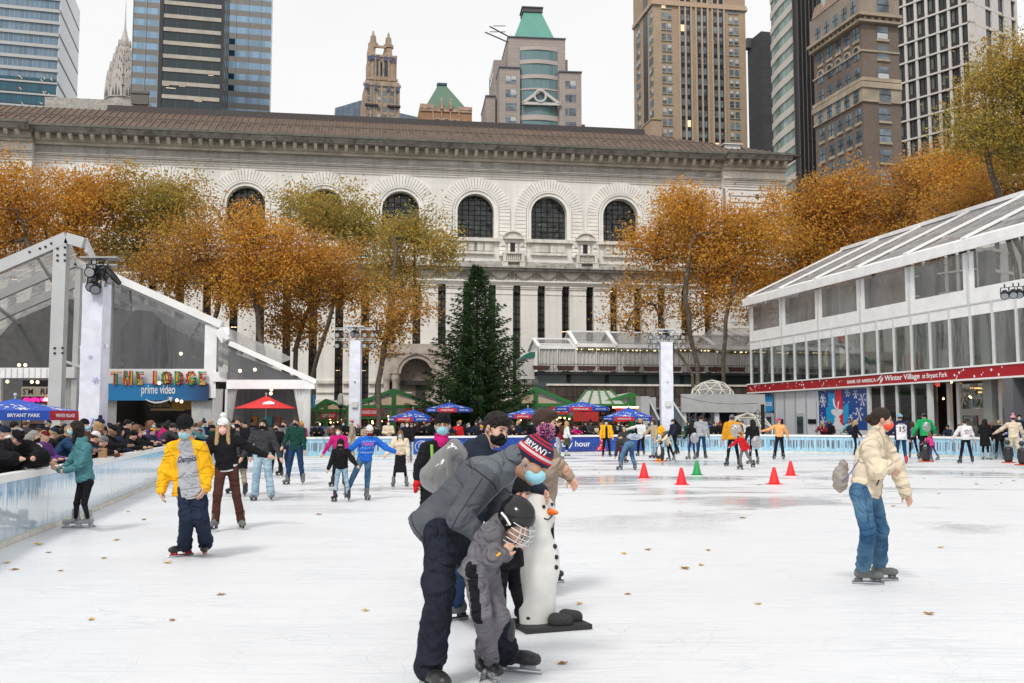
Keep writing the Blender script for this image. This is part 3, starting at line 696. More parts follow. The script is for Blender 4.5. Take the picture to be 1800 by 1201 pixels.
zl0,zl1=zat(40,190,320),zat(40,140,320)
q=MB();q.box(x0,x1-.1,-.12,-.02,zl0,zl1);q.build('lower_glazing',stripes('curtain_teal',(.02,.06,.09),(.02,.09,.13),4.05,.8,1.5,(.02,.04,.06),.06),ra)
r=random.Random(3);q=MB()
for k in range(16):x_=r.uniform(x1-13,x1-1.5);z_=zl0+r.choice([0,1,2,3])*4.05+r.uniform(.5,2.0)-4.05;q.bar((x_,-.14,z_),(x_+r.uniform(.2,.8),-.14,z_-r.uniform(.3,1.2)),.10,.22,(0,1,0))
q.build('lit_tubes',litm,ra)
mB1=stripes('curtain_steel_blue',(.20,.19,.175),(.22,.36,.50),4.02,.52,2.05,(.23,.22,.21),.05,rough=.05,var=.35)
f,rb,x0,x1,ys=tower('office_tower','grey tower banded with sky blue glass, partly behind the black slab',463,330,GA,219,470,zat(463,-80,330),'wall',mB1,side='right')
q=MB();zt_=zat(463,-80,330);k=x0
while k<x1:q.box(k,k+.16,-.25,0,0,zt_);k+=4.1
q.build('fins',mat('fin_grey',(.30,.29,.27),.6),rb)
q=MB();a,z_a=f.px(392,190);b_,z_b=f.px(413,70)
kk=math.ceil(z_a/4.02)*4.02
while kk<z_b:q.box(a,b_-(2 if(kk//4.02)%2 else 0),-.12,-.02,kk+.1,kk+2.0);kk+=4.02
q.build('dark_glazing',mat('glass_navy',(.01,.03,.05),.1),rb)
mB2=stripes('slab_black',(.010,.012,.014),(.020,.032,.038),4.0,.68,3.3,(.06,.065,.07),.05,rough=.2,var=.3)
f,rb2,x0,x1,ys=tower('black_office_slab','black slab tower with pale horizontal spandrels',378,285,GA,267,393,zat(378,-80,285),'wall',mB2,side='right')
q=MB();k=60.0;zt_=zat(378,-80,285)
while k<zt_:q.box(x0+1.2,x1-.9,-.3,0,k+2.82,k+3.98);k+=4.0
q.build('spandrels',mat('spandrel_sand',(.40,.36,.31),.8,var=.15,vscale=.3),rb2)
q=MB();q.box(x0,x0+1.1,-.4,0,0,zt_);q.box(x1-.8,x1+.02,-.4,0,0,zt_);q.build('corner_piers',mat('pier_black',(.02,.018,.02),.5),rb2)
q=MB();
for(px,py)in[(290,25),(292,30),(345,30),(370,32),(285,150),(292,155),(315,152),(318,175),(342,178),(362,128),(366,133)]:
 a,z_=f.px(px,py);q.box(a,a+r.uniform(1.2,2.6),-.10,-.02,z_,z_+.16)
q.build('lit_tubes',mat('tube_warm',(.5,.45,.35),.5,emit=(1,.75,.45),es=.5),rb2)
sp_=thing('spire_tower','pale art deco spire with tiers of triangular windows, far away','skyscraper')
Yc=760;cx=at(209,400,Yc).x;sp_.matrix_world=T(cx,Yc,0,R(GA+30))
ms=mat('spire_steel',(.40,.365,.335),.5,var=.15,vscale=.1);mw_=mat('spire_glass',(.05,.055,.06),.4)
q=MB();zz2=lambda py:zat(209,py,Yc)
prof=[(12.5,0),(12.5,zz2(190)),(11.5,zz2(160)),(9.8,zz2(135)),(7.4,zz2(112)),(5.4,zz2(92)),(3.6,zz2(75)),(1.9,zz2(62)),(.7,zz2(50)),(.35,zz2(25)),(.12,zz2(0))]
q.lathe(prof,16);q.build('shaft',ms,sp_,smooth=False)
q=MB();q2=MB()
for tier,(py,rad,hh)in enumerate([(178,12.2,15),(158,11.5,13),(138,9.8,11.5),(119,7.8,10),(102,6.0,8),(87,4.4,7)]):
 for k in range(8):
  a=math.pi/4*k;zb_=zz2(py);wd=rad*.42
  M_=Matrix.Rotation(a,4,'Z')
  ap=[(-wd,0),(wd,0)]+[(wd*math.cos(t_),hh*math.sin(t_))for t_ in[math.pi*j/8 for j in range(1,8)]]
  P0=[M_@Vector((x_,-rad*1.06,zb_+z_))for x_,z_ in ap];P1=[M_@Vector((x_*.9,-rad*.5,zb_+z_))for x_,z_ in ap];nn=len(ap)
  q.add(P0+P1,[tuple(range(nn))]+[((j+1)%nn,j,nn+j,nn+(j+1)%nn)for j in range(nn)])
  for tx in(-.45,0,.45):
   tri=[M_@Vector((tx*wd-wd*.15,-rad*1.09,zb_+1)),M_@Vector((tx*wd+wd*.15,-rad*1.09,zb_+1)),M_@Vector((tx*wd,-rad*1.09,zb_+hh*(.75 if tx==0 else.5)))];q2.add(tri,[(0,1,2)])
q.build('arched_tiers',ms,sp_);q2.build('triangular_windows',mw_,sp_)
def wingrid(root,xs,zs,w_,h_,y=-.02,depth=.25,m=None,name='window',sill=None,axis='x',pos=0,litp=.0,seed=0,blind=.0):
 q=MB();rr=random.Random(seed)
 for z_ in sorted(zs,reverse=False):
  if z_+h_<26:continue
  for x_ in xs:
   def B(c,a0,a1,y0_,y1_,c0,c1):
    q.cur=c
    if axis=='x':q.box(a0,a1,y0_,y1_,c0,c1)
    else:q.box(pos+y0_,pos+y1_,a0,a1,c0,c1)
   q.mark();B(1 if rr.random()<litp else 0,x_-w_/2,x_+w_/2,y-.05,y,z_,z_+h_)
   B(2,x_-w_/2,x_+w_/2,y-.12,y-.05,z_+h_*.5-.05,z_+h_*.5+.05)
   if rr.random()<blind:B(3,x_-w_/2+.08,x_+w_/2-.08,y-.09,y-.051,z_+h_*rr.choice([.35,.5,.6]),z_+h_-.05)
   if sill:B(2,x_-w_/2-.15,x_+w_/2+.15,y-.25,y,z_-.25,z_-.02)
 q.each(name,[m,litm,mat('bar_stone',(.30,.28,.25),.7),mat('blind_pale',(.45,.47,.48),.8)],root)
gw=winglass('glass_tower_window',(.10,.13,.155),.1,.5,.25,.2)
gwd=winglass('glass_tower_dark',(.015,.020,.026),.1,.5,.25,.2)
br=masonry('brick_tan',(.44,.32,.23),(.40,.285,.20),(.38,.3,.22),.6,.25,.02,.2,.1,bumpd=.01)
brd=mat('brick_trim',(.33,.245,.18),.85,var=.3,vscale=.5);blu=mat('tile_blue',(.07,.09,.16),.4)
Yd=380;f=Frame(670,Yd,GA);rd=thing('twin_pinnacle_tower','tan brick tower crowned by two stone pinnacles and blue tiles','tower',f.M)
X=lambda px:f.px(px,400)[0];Z=lambda py:f.px(670,py)[1]
q=MB();q.box(X(638),X(700),0,13,0,Z(152));q.box(X(636),X(640),2,14,0,Z(172));q.box(X(644),X(695),.8,12,Z(152)+.01,Z(100));q.box(X(645),X(657),1.2,11,Z(100)+.01,Z(78));q.box(X(673),X(687),1.2,11,Z(100)+.01,Z(82));q.box(X(655),X(674),2.0,10,Z(96),Z(94));q.build('wall',br,rd)
q=MB()
for px in(653.5,681):q.mark();q.lathe([(2.0,0),(2.0,1.2),(1.3,1.6),(1.1,4.2),(.6,4.6),(.25,6.3),(.02,6.6)],8,(X(px),3.2,Z(78 if px<660 else 79)))
q.each('pinnacle',brd,rd)
q=MB();
for px in(640,649,655,668,681,692,699):q.box(X(px)-.35,X(px)+.35,-.35,0,Z(215),Z(150))
for px in(645,657,664,671,681,691):q.box(X(px)-.4,X(px)+.4,.4,.8,Z(150),Z(98))
for py,a,b_ in((150,637,701),(146,640,698),(98,644,694),(139,642,696),(82,655,674)):q.box(X(a)-.3,X(b_)+.3,-.5 if py>145 else.2,.9,Z(py)-.4,Z(py)+.5)
q.build('piers',brd,rd)
q=MB()
for px,py in((642,153),(658,154),(680,155),(697,155)):q.box(X(px)-.6,X(px)+.6,-.8,-.4,Z(py)-1.2,Z(py)+.8)
for px,py in((652,101),(661,101),(674,102),(684,102),(646,103),(692,104)):q.box(X(px)-.6,X(px)+.6,.1,.5,Z(py)-1.0,Z(py)+.8)
q.build('blue_tiles',blu,rd)
q=MB()
for px in(661.5,674):q.prism([(X(px)-1.6,Z(132)),(X(px)+1.6,Z(132))]+arch_pts(X(px),Z(112),1.6,10),.55,.8)
q.build('tall_windows',gwd,rd)
wingrid(rd,[X(p)for p in(647,654,665,674,686,693)],[Z(p)for p in(168,180,196,210,224)],1.5,2.0,m=gw,blind=.4,seed=4)
q=MB()
for px in(650.5,690):q.box(X(px)-2.6,X(px)+2.6,-1.1,0,Z(188),Z(185));
q.build('balconies',mat('iron_dark',(.03,.03,.035),.6),rd)
mE=stripes('curtain_slate',(.11,.14,.19),(.13,.17,.23),2.0,.85,2.4,(.05,.07,.10),.08,rough=.1)
f=Frame(595,430,GA);re_=thing('slate_glass_block','slate blue gridded glass block behind the twin pinnacle tower','office block',f.M)
q=MB();a,za=f.px(589,190);b_,zb_=f.px(636,180);c_,zc_=f.px(760,212)
q.prism([(a,0),(c_,0),(c_,zc_),(f.px(700,198)[0],f.px(700,198)[1]),(b_,zb_+1),(a,za)],0,20);q.build('wall',mE,re_)
Yf=400;f=Frame(780,Yf,GA-4);rf=thing('brick_building','ornate orange brick building with a green pyramid roof','building',f.M)
X=lambda px:f.px(px,400)[0];Z=lambda py:f.px(780,py)[1]
m_br2=masonry('brick_orange',(.40,.21,.10),(.30,.16,.085),(.3,.22,.16),.9,.35,.03,.25,.12)
q=MB();q.box(X(736),X(829),0,18,0,Z(190));q.build('wall',m_br2,rf)
q=MB();q.box(X(737),X(829),-.5,0,Z(197),Z(193));q.box(X(737),X(761),-.7,18,Z(193)+.01,Z(185));q.box(X(804),X(829),-.7,18,Z(193)+.01,Z(187));q.box(X(761),X(804),-.4,.3,Z(193)+.01,Z(191.5))
for px in(775,791):q.lathe([(.9,0),(.9,2),(.5,2.4),(.4,4.2),(.1,5)],6,(X(px),-.5,Z(193)))
q.build('parapet',mat('terracotta_pale',(.38,.27,.20),.85,var=.3,vscale=.6),rf)
gmt=stripes('copper_ribs',(.085,.15,.105),(.10,.18,.125),400,1,1.1,(.06,.11,.08),.14,rough=.6,var=.1)
q=MB();a0,a1=X(745),X(821);t0,t1=f.px(769,300,8)[0],f.px(783,300,8)[0];zb_,zt_=Z(191),f.px(780,151,8)[1]
q.add([(a0,.3,zb_),(a1,.3,zb_),(a1,17,zb_),(a0,17,zb_),(t0,7.5,zt_),(t1,7.5,zt_),(t1,10,zt_),(t0,10,zt_)],[(0,1,5,4),(1,2,6,5),(2,3,7,6),(3,0,4,7),(4,5,6,7)]);q.build('roof',gmt,rf)
q=MB();q.box(t0-.4,t1+.4,7,10.5,zt_,zt_+.9);q.build('roof_cap',mat('copper_dark',(.03,.07,.12),.6),rf)
q=MB()
for px,ww in((749,1.1),(767,1.7),(783,1.8),(799,1.6),(817,1.1)):q.prism([(X(px)-ww,Z(226)),(X(px)+ww,Z(226))]+arch_pts(X(px),Z(217.5),ww,10),-.12,0)
q.build('arched_windows',gw,rf)
q=MB()
for px,ww in((749,1.1),(767,1.7),(783,1.8),(799,1.6),(817,1.1)):
 a=arch_pts(X(px),Z(217.5),ww,10);b_=arch_pts(X(px),Z(217.5),ww+.7,10)
 for k in range(10):q.prism([a[k+1],a[k],b_[k],b_[k+1]],-.35,0)
for px in(760,775,791,806):q.box(X(px)-.3,X(px)+.3,-.4,0,Z(226),Z(197))
q.build('arch_trim',MATS['terracotta_pale'],rf)
Yg=330;f=Frame(905,Yg,GA-7);rg=thing('green_roofed_tower','pinkish stone tower with a steep green roof and a circle in its gable window','tower',f.M)
X=lambda px:f.px(px,400)[0];Z=lambda py:f.px(905,py)[1]
m_gs=masonry('stone_rose',(.36,.31,.28),(.33,.285,.26),(.24,.20,.18),2.4,1.2,.05,.1,.1)
q=MB();q.box(X(893),X(995),0,26,0,Z(66));q.box(X(872),X(893)-.01,10,30,0,Z(88));q.build('wall',m_gs,rg)
q=MB();q.box(X(877),X(913.5),-1.6,10,0,Z(123));q.box(X(983),X(1022),-1.6,10,0,Z(127));q.box(X(996),X(1001),2,14,0,Z(98));q.box(X(857),X(874),8,30,0,Z(158));q.build('corner_blocks',m_gs,rg)
q=MB();q.box(X(876),X(914.5),-2.1,10.5,Z(123)+.01,Z(121));q.box(X(982),X(1023),-2.1,10.5,Z(127)+.01,Z(125));q.box(X(892),X(996),-.5,26.5,Z(66)+.01,Z(64.5));q.box(X(856),X(875),7.5,30,Z(158)+.01,Z(156));q.build('parapets',mat('rail_slate',(.10,.12,.16),.6),rg)
mgr=stripes('copper_green',(.085,.26,.21),(.10,.29,.235),400,1,1.2,(.06,.19,.155),.12,rough=.6,var=.08)
q=MB();a0,a1,t0,t1=X(904),X(977),X(920),X(951);zb_=Z(64.5);zt_=f.px(905,27,11)[1];t0,t1=f.px(920,300,10)[0],f.px(951,300,10)[0];zc9=f.px(905,18,11)[1]
q.add([(a0,1,zb_),(a1,1,zb_),(a1,22,zb_),(a0,22,zb_),(t0,8,zt_),(t1,8,zt_),(t1,14,zt_),(t0,14,zt_)],[(0,1,5,4),(1,2,6,5),(2,3,7,6),(3,0,4,7),(4,5,6,7)]);q.build('roof',mgr,rg)
q=MB();q.box(t0-.5,t1+.4,7.5,14.5,zt_,zc9-.4);q.box(t0-.8,t1+.6,7.2,14.9,zc9-.39,zc9);q.build('roof_cap',mat('cap_charcoal',(.07,.07,.075),.7),rg)
mgg=stripes('ribbon_teal',(.36,.31,.28),(.12,.20,.215),100,1,2.1,(.2,.24,.25),.07,rough=.08,var=.5)
q=MB()
for pa,pb in((89,106),(113,132),(139,156),(159,185),(187,203),(212,227),(236,252)):
 n_=12;zA,zB=Z(pb),Z(pa);xa,xb=X(914),X(981)
 pts=[(xa+(xb-xa)*k/n_,-1.2*math.sin(math.pi*k/n_)-.15)for k in range(n_+1)]
 q.prism(pts[::1]+[(xb,.5),(xa,.5)],zA,zB,'z')
q.build('ribbon_windows',mgg,rg)
q=MB()
for pa,pb in((83,89),(106,113),(132,139),(156,159),(203,212),(227,236)):
 zA,zB=Z(pb)+.02,Z(pa)-.02;pts=[(xa+(xb-xa)*k/n_,-1.5*math.sin(math.pi*k/n_)-.25)for k in range(n_+1)];q.prism(pts+[(xb,.4),(xa,.4)],zA,zB,'z')
q.build('spandrels',mat('stone_rose_pale',(.42,.37,.34),.8),rg)
q=MB();gx=X(950);gz0,gz1=Z(185),Z(161)
q.bar((X(917),-2.2,gz0),(gx,-2.2,gz1),.9,.9);q.bar((X(984),-2.2,gz0),(gx,-2.2,gz1),.9,.9);q.bar((X(917),-2.2,gz0),(X(984),-2.2,gz0),.9,.9)
rc=(X(960)-X(940))/2;q.tube([(gx-.3+rc*math.cos(t_),-2.6,(gz0+gz1)/2+.2+rc*math.sin(t_))for t_ in[2*math.pi*k/24 for k in range(25)]],.42,6)
q.build('gable_and_ring',mat('trim_cream',(.52,.49,.46),.7),rg)
wingrid(rg,[X(893),X(901.5)],[Z(p)for p in(150,174,198,222,246)],2.0,2.6,y=-1.62,m=gw,seed=1,litp=.0,blind=.3);wingrid(rg,[X(998.5),X(1007)],[Z(p)for p in(155,179,203,227,250)],2.0,2.6,y=-1.62,m=gw,seed=2,blind=.3)
wingrid(rg,[13,18,23],[Z(p)for p in(115,)],3.2,4.6,m=gw,axis='y',pos=X(872),seed=2)
q=MB();q.box(X(1022)+.1,X(1033),4,12,0,Z(209));q.build('side_block',mat('block_grey',(.12,.12,.13),.7),rg)
q=MB();zc_=Z(66)
for dz_,l_ in((1.5,6.5),(-.6,8)):q.bar((X(893),0,zc_+dz_-1.2),(X(893)-l_,-2,zc_+dz_+1.2),.35,.3);q.bar((X(893)-1,-1,zc_+dz_+2),(X(893)-l_*.8,-2,zc_+dz_+1.4),.2,.2)
q.build('window_cleaning_arms',mat('iron_dark'),rg)
Yh=270;ztop=zat(1150,-60,Yh)
m_h=masonry('brick_brown',(.42,.305,.215),(.38,.275,.19),(.36,.28,.20),.8,.3,.03,.16,.12)
f,rh,x0,x1,ys=tower('tan_brick_tower','tall tan brick tower with three dark vertical window bays',1156,Yh,GA-3,1118,1319,ztop,'wall',m_h,side='left')
X=lambda px:f.px(px,400)[0];Z=lambda py:f.px(1156,py)[1]
zs=[Z(p)for p in np.arange(14,300,18.7)]
wingrid(rh,[X(1171),X(1181),X(1290.5),X(1300.5)],zs,1.15,1.85,m=gw,sill=True,seed=8,litp=.02,blind=.5)
q=MB();q2=MB();q3=MB();rr=random.Random(12)
for cx_ in(1209,1238.5,1267.5):
 xa,xb=X(cx_-9),X(cx_+9);q.box(xa,xb,-.08,-.01,0,ztop-3)
 q3.box((xa+xb)/2-.25,(xa+xb)/2+.25,-.42,-.08,0,ztop-3);q3.box(xa-.5,xa,-.5,0,0,ztop-2.5);q3.box(xb,xb+.5,-.5,0,0,ztop-2.5)
 for z_ in zs:
  for hx in(xa+(xb-xa)*.25-.03,xa+(xb-xa)*.75+.03):
   q2.mark();q2.cur=1 if rr.random()<.02 else 0;q2.box(hx-.5,hx+.5,-.14,-.08,z_-.1,z_+1.75)
q.build('dark_bays',mat('bay_navy',(.012,.017,.024),.35),rh);q2.each('bay_window',[gw,litm],rh);q3.build('bay_piers',mat('pier_tan',(.44,.32,.225),.8,var=.15),rh)
fsx=lambda px:Frame(1156,Yh,GA-3+90).px(px,400)[0]
ysl=[abs(fsx(p))for p in(1124,1127.5,1147,1150.5)]
wingrid(rh,ysl,[z_-.6 for z_ in zs],1.6,2.0,m=gw,axis='y',pos=0,seed=3,blind=.4)
q=MB();q.box(-.12,-.02,abs(fsx(1142)),abs(fsx(1135)),0,ztop);q.build('side_bay',MATS['bay_navy'],rh)
q=MB();q.box(x0-.5,x1+.5,-.6,ys,Z(9),Z(5));q.box(x0-.3,x1+.3,-.35,ys,Z(5)+.01,Z(0));q.build('crown_band',mat('pier_tan'),rh)
q=MB();q.box(X(1139),X(1157),-4,ys+2,0,Z(219));q.box(X(1138),X(1157)+.2,-4.3,ys,Z(219)+.01,Z(216.5));q.build('setback',m_h,rh)
f,ri_,x0,x1,ys=tower('charcoal_slab','windowless charcoal slab between the tan tower and the green glass tower',1352,330,GA,1322,1420,zat(1352,55,330),'wall',masonry('panel_charcoal',(.035,.036,.040),(.045,.045,.05),(.02,.02,.022),5,3.2,.10,.15,.05),side='left')
q=MB();xa=f.px(1315,200)[0];q.box(-1,0,30,31,0,1);q.box(-1.5,3,ys-3,ys,zat(1330,70,330),zat(1330,53,330));q.build('chimney',mat('cap_charcoal'),ri_)
Yj=235;f=Frame(1363,Yj,0);rj=thing('curved_glass_tower','green glass tower with pale bands bending along its curved front','tower',f.M)
zt_=zat(1400,-90,Yj);bands=MB();gl=MB();n_=14
P=[at(1363,400,Yj+14),at(1376,400,Yj+7),at(1395,400,Yj),at(1418,400,Yj-9),at(1448,400,Yj-19)]
P=catmull([(p.x,p.y)for p in P],5);PL=[f.I@Vector((p.x,p.y,0))for p in P]
fh=4.15
cc_=Vector((PL[-1].x+8,PL[-1].y+25,0))
k=40.0
while k<zt_:
 gl.mark();bands.mark()
 for a,b_ in zip(PL[:-1],PL[1:]):
  gl.quad((a.x,a.y,k),(b_.x,b_.y,k),(b_.x,b_.y,k+fh*.58),(a.x,a.y,k+fh*.58))
  d=(b_-a).normalized();nrm=Vector((d.y,-d.x,0))*.25
  bands.quad(a+nrm+Vector((0,0,k+fh*.58)),b_+nrm+Vector((0,0,k+fh*.58)),b_+nrm+Vector((0,0,k+fh)),a+nrm+Vector((0,0,k+fh)))
  bands.quad(a+nrm+Vector((0,0,k+fh)),b_+nrm+Vector((0,0,k+fh)),b_+Vector((0,0,k+fh)),a+Vector((0,0,k+fh)))
  bands.quad(a+Vector((0,0,k+fh*.58)),b_+Vector((0,0,k+fh*.58)),b_+nrm+Vector((0,0,k+fh*.58)),a+nrm+Vector((0,0,k+fh*.58)))
 k+=fh
gl.each('glazing_band',stripes('glaze_green',(.26,.35,.33),(.27,.38,.36),100,1,1.6,(.2,.25,.24),.08,rough=.06,var=.7),rj);bands.each('spandrel_band',mat('band_sand',(.58,.545,.50),.8),rj)
q=MB();back=[PL[0]+Vector((22,30,0)),PL[-1]+Vector((22,30,0))]
q.quad((PL[0].x,PL[0].y,0),(PL[0].x,PL[0].y,zt_),(back[0].x,back[0].y,zt_),(back[0].x,back[0].y,0));q.quad((PL[-1].x,PL[-1].y,0),(back[1].x,back[1].y,0),(back[1].x,back[1].y,zt_),(PL[-1].x,PL[-1].y,zt_));q.build('side_wall',MATS['glaze_green'],rj)
mK=stripes('bronze_curtain',(.035,.03,.03),(.045,.042,.042),3.6,.8,1.2,(.012,.01,.01),.35,rough=.08,var=.9)
f,rk,x0,x1,ys=tower('bronze_glass_tower','narrow bronze black tower with close vertical ribs',1414,205,48,1413.5,1449,zat(1414,-200,205),'wall',mK,side='left')
q=MB();k=0
while k<x1:q.box(k,k+.35,-.45,0,0,zat(1414,-200,205));k+=1.9
q.build('ribs',mat('rib_black',(.02,.017,.016),.4),rk)
fb=Frame(1462,215,GA);q=MB();q.box(fb.px(1436,0)[0],0,0,4,0,zat(1450,-60,215));bk=q.build('rear_block',mat('block_black',(.018,.016,.018),.5),None);bk.parent=rk;bk.matrix_parent_inverse=rk.matrix_world.inverted();bk.matrix_world=fb.M
def side_frame(pc,Y,ang):return Frame(pc,Y,ang)
Yl=150;aL=GA+90
f=Frame(1534,Yl,GA);rl=thing('brown_stone_building','old brown brick and stone building with arched upper windows','building',f.M)
fl=Frame(1534,Yl,aL)
zb_=zat(1534,30,Yl)
XL=lambda px:fl.px(px,400)[0];ZL=lambda py:f.px(1534,py)[1]
X=lambda px:f.px(px,400)[0]
m_l=masonry('brick_umber',(.155,.115,.092),(.135,.10,.08),(.17,.14,.115),.7,.28,.03,.22,.15)
m_lt=mat('limestone_tan',(.33,.27,.20),.85,var=.25,vscale=.4)
LF=XL(1438);RX=X(1590)
q=MB();q.box(0,RX,0,LF,0,ZL(40));q.build('wall',m_l,rl)
q=MB();q.box(-.4,RX,-.4,LF+.4,ZL(40)+.01,ZL(-22));q.build('upper_storeys',mat('stone_taupe',(.25,.205,.165),.85,var=.2,vscale=.3),rl)
q=MB()
for pa,pb,o_ in((42,38,.8),(33,28,1.2),(144,138,.4),(156,146,.55),(180,176,.3),(92,89,.2)):q.box(-o_,RX,-o_,LF+.2,ZL(pa),ZL(pb))
q.build('belt_courses',m_lt,rl)
q=MB();q.box(-.3,RX,-.3,LF,ZL(176),ZL(156)-.01);q.build('stone_storey',mat('stone_storey_m',(.30,.25,.19),.85,var=.3,vscale=.3),rl)
q=MB();k=.2
while k<LF:q.box(-.75,-.03,k,k+.5,ZL(33.5),ZL(38.5));k+=1.25
k=0
while k<RX:q.box(k,k+.5,-.75,-.03,ZL(33.5),ZL(38.5));k+=1.25
q.build('corbels',m_lt,rl)
pitch=ZL(56)-ZL(94)*1.0
rowp=[-6,30,56,88,122,161,196,231,268,304]
zs=[ZL(p)for p in(21,68,103,139,178,212,249,285,321)]
ylist=[LF*t_ for t_ in(.10,.285,.465,.65,.85)]
q=MB()
for j,z_ in enumerate(zs):
 o_=-.34 if j==4 else(-.45 if j==0 else-.06)
 for y_ in ylist:
  q.mark();q.cur=0
  if j==2:
   pts=[(y_-.75,z_),(y_+.75,z_)]+arch_pts(y_,z_+1.25,.75,8);q.prism(pts,-.08,-.02,'x');q.cur=2
   a=arch_pts(y_,z_+1.25,.75,8);b_=arch_pts(y_,z_+1.25,1.05,8)
   for kk in range(8):q.prism([a[kk+1],a[kk],b_[kk],b_[kk+1]],-.22,0,'x')
  else:q.box(o_,-.02,y_-.75,y_+.75,z_,z_+2.05)
  q.cur=1;q.box(o_-.06,o_-.001,y_-.06,y_+.06,z_,z_+1.95);q.box(o_-.06,o_-.001,y_-.75,y_+.75,z_+1.0,z_+1.1)
  if j>4 or j==1:q.cur=2;q.box(-.2,-.0,y_-.8,y_+.8,z_-.5,z_-.02)
 xw=X(1561);w_=1.0
 q.mark();q.cur=0;q.box(xw-w_,xw+w_,o_,-.02,z_,z_+2.05);q.cur=1;q.box(xw-w_,xw+w_,o_-.06,o_-.001,z_+1.0,z_+1.1);q.cur=2;q.box(xw-w_-.1,xw+w_+.1,-.25,0,z_-.35,z_-.02)
 if j in(1,3):q.cur=3;q.box(xw-w_+.1,xw+w_-.1,o_-.04,o_-.002,z_+.1,z_+1.0)
q.each('window',[gw,mat('bar_dark',(.03,.03,.03),.6),m_lt,mat('blind_pale')],rl)
q=MB()
for t_,h_ in((.25,4.5),(.55,7),(.82,5)):y_=LF*t_;q.prism([(y_-2.2,ZL(-22)),(y_+2.2,ZL(-22)),(y_+1,ZL(-22)+h_*.35),(y_-1,ZL(-22)+h_*.35)],-.5,0,'x')
q.build('gables',mat('gable_brick',(.33,.24,.18),.85,var=.2),rl)
Ym=165;aM=36
f=Frame(1735,Ym,aM-90+90-54+0,0)if False else Frame(1735,Ym,90+aM)
rm=thing('white_grid_block','white gridded hotel block with square dark windows','building',f.M)
X=lambda px:f.px(px,400)[0];Z=lambda py:f.px(1735,py)[1]
LW=X(1583);ztm=zat(1735,-120,Ym)
m_w=mat('precast_white',(.56,.53,.50),.7,var=.06,vscale=1)
q=MB();q.box(.05,LW-.05,-12,-.40,0,ztm);q.build('core_wall',mat('glass_room_dark',(.02,.022,.024),.15),rm)
nb=7;bw=LW/nb;fh=Z(44)-Z(80)if False else(Z(44)-Z(137))/2.55
zr=Z(137)-fh*0.02
q=MB();q3=MB();q4=MB()
k=zr
while k>3:k-=fh
zlist=[]
while k<ztm:zlist.append(k);k+=fh
for i in range(nb+1):q.box(i*bw-.24,i*bw+.24,-.5,-.02,0,ztm)
for z_ in zlist:q.box(-.35,LW+.2,-.6,.12,z_-.18,z_+.12)
q.build('frame_grid',m_w,rm)
q3=MB()
for z_ in zlist:
 for i in range(nb):
  if z_<26:continue
  xa,xb=i*bw+.27,(i+1)*bw-.27;q3.mark();q3.cur=0
  q3.box(xa,xb,-.38,-.30,z_+.2,z_+.95);q3.box(xa,xa+.09,-.39,-.28,z_+.2,z_+fh-.25);q3.box(xb-.09,xb,-.39,-.28,z_+.2,z_+fh-.25);q3.box((xa+xb)/2-.05,(xa+xb)/2+.05,-.39,-.28,z_+.2,z_+fh-.25);q3.box(xa,xb,-.39,-.28,z_+fh-.36,z_+fh-.22)
  if(i*7+int(z_))%3:q3.cur=1;q3.box((xa+xb)/2+.1,xb-.15,-.398,-.392,z_+1.0,z_+fh-.4)
q3.each('window',[mat('frame_black',(.02,.02,.022),.5),mat('curtain_sage',(.12,.14,.12),.8)],rm)
q=MB();wr=14;
q.box(-.3,-.9,0,-wr*1.0,0,ztm)if False else None
ff=Frame(1735,Ym,aM-2)
q=MB();f2=f.I@ff.M
def TB(Q,x0_,x1_,y0_,y1_,z0_,z1_):
 o=Q.n;Q.box(x0_,x1_,y0_,y1_,z0_,z1_)
 for i in range(o,Q.n):Q.v[i]=tuple(f2@Vector(Q.v[i]))
q2=MB();TB(q2,.3,wr,.35,9,0,ztm);q2.build('side_glass',mat('glass_room_dark'),rm)
k=0;px_=1745
for a,b_ in((-.3,ff.px(1747,400)[0]),(ff.px(1758,400)[0],ff.px(1770,400)[0]),(ff.px(1781,400)[0],ff.px(1793,400)[0]),(ff.px(1804,400)[0],wr)):TB(q,a,b_,0,.6,0,ztm)
for z_ in zlist:TB(q,-.3,wr,-.03,.6,z_-.35,z_+.15)
q.build('side_frame_grid',m_w,rm)
alu=mat('aluminium',(.50,.51,.515),.4,metal=.3,var=.06,vscale=1.5);alu2=mat('aluminium_pale',(.60,.61,.61),.45,var=.05)
fab=mat('tent_white',(.80,.80,.80),.55,var=.08,vscale=1.5,bump=.4,bscale=3)
fabc=mat('curtain_white',(.66,.66,.65),.7,var=.08,vscale=3,bump=.3,bscale=6)
vin=clear_panel('clear_vinyl',(.74,.75,.76),.12,.12,.16,.5,1.2)
vin2=clear_panel('clear_vinyl_roof',(.80,.80,.80),.10,.2,.30,.4,1.6)
glz=clear_panel('hall_glass',(.70,.75,.73),.16,.03,.0,.10,.6)
grey_w=mat('clapboard_grey',(.20,.205,.21),.8,var=.1);dark_in=mat('interior_dark',(.03,.028,.026),.9)
m_blk=mat('fixture_black',(.010,.010,.012),.5,spec=.3);m_lens=mat('lens_pale',(.34,.36,.38),.15);bulb=mat('bulb_lit',(1,.8,.5),.5,emit=(1,.55,.22),es=9)
Y2,Y1=48.6,42.1
f=Frame(380,Y2,0);root=thing('lodge_tent','large clear walled marquee with grey frame and a coloured letter sign above its counter','marquee',f.M)
P=lambda px,py,off=0:(f.px(px,py,off)[0],off,f.px(px,py,off)[1])
def pz(px,py,off=0):return f.px(px,py,off)[1]
def pxx(px,off=0):return f.px(px,500,off)[0]
o1=Y1-Y2
vis=Vector
q=MB();A1=vis(P(118,419,o1));A2=vis(P(134,461,0));rd_=A2-A1
sl=(vis(P(0,470,o1))-A1);sl=sl/abs(sl.x)*11
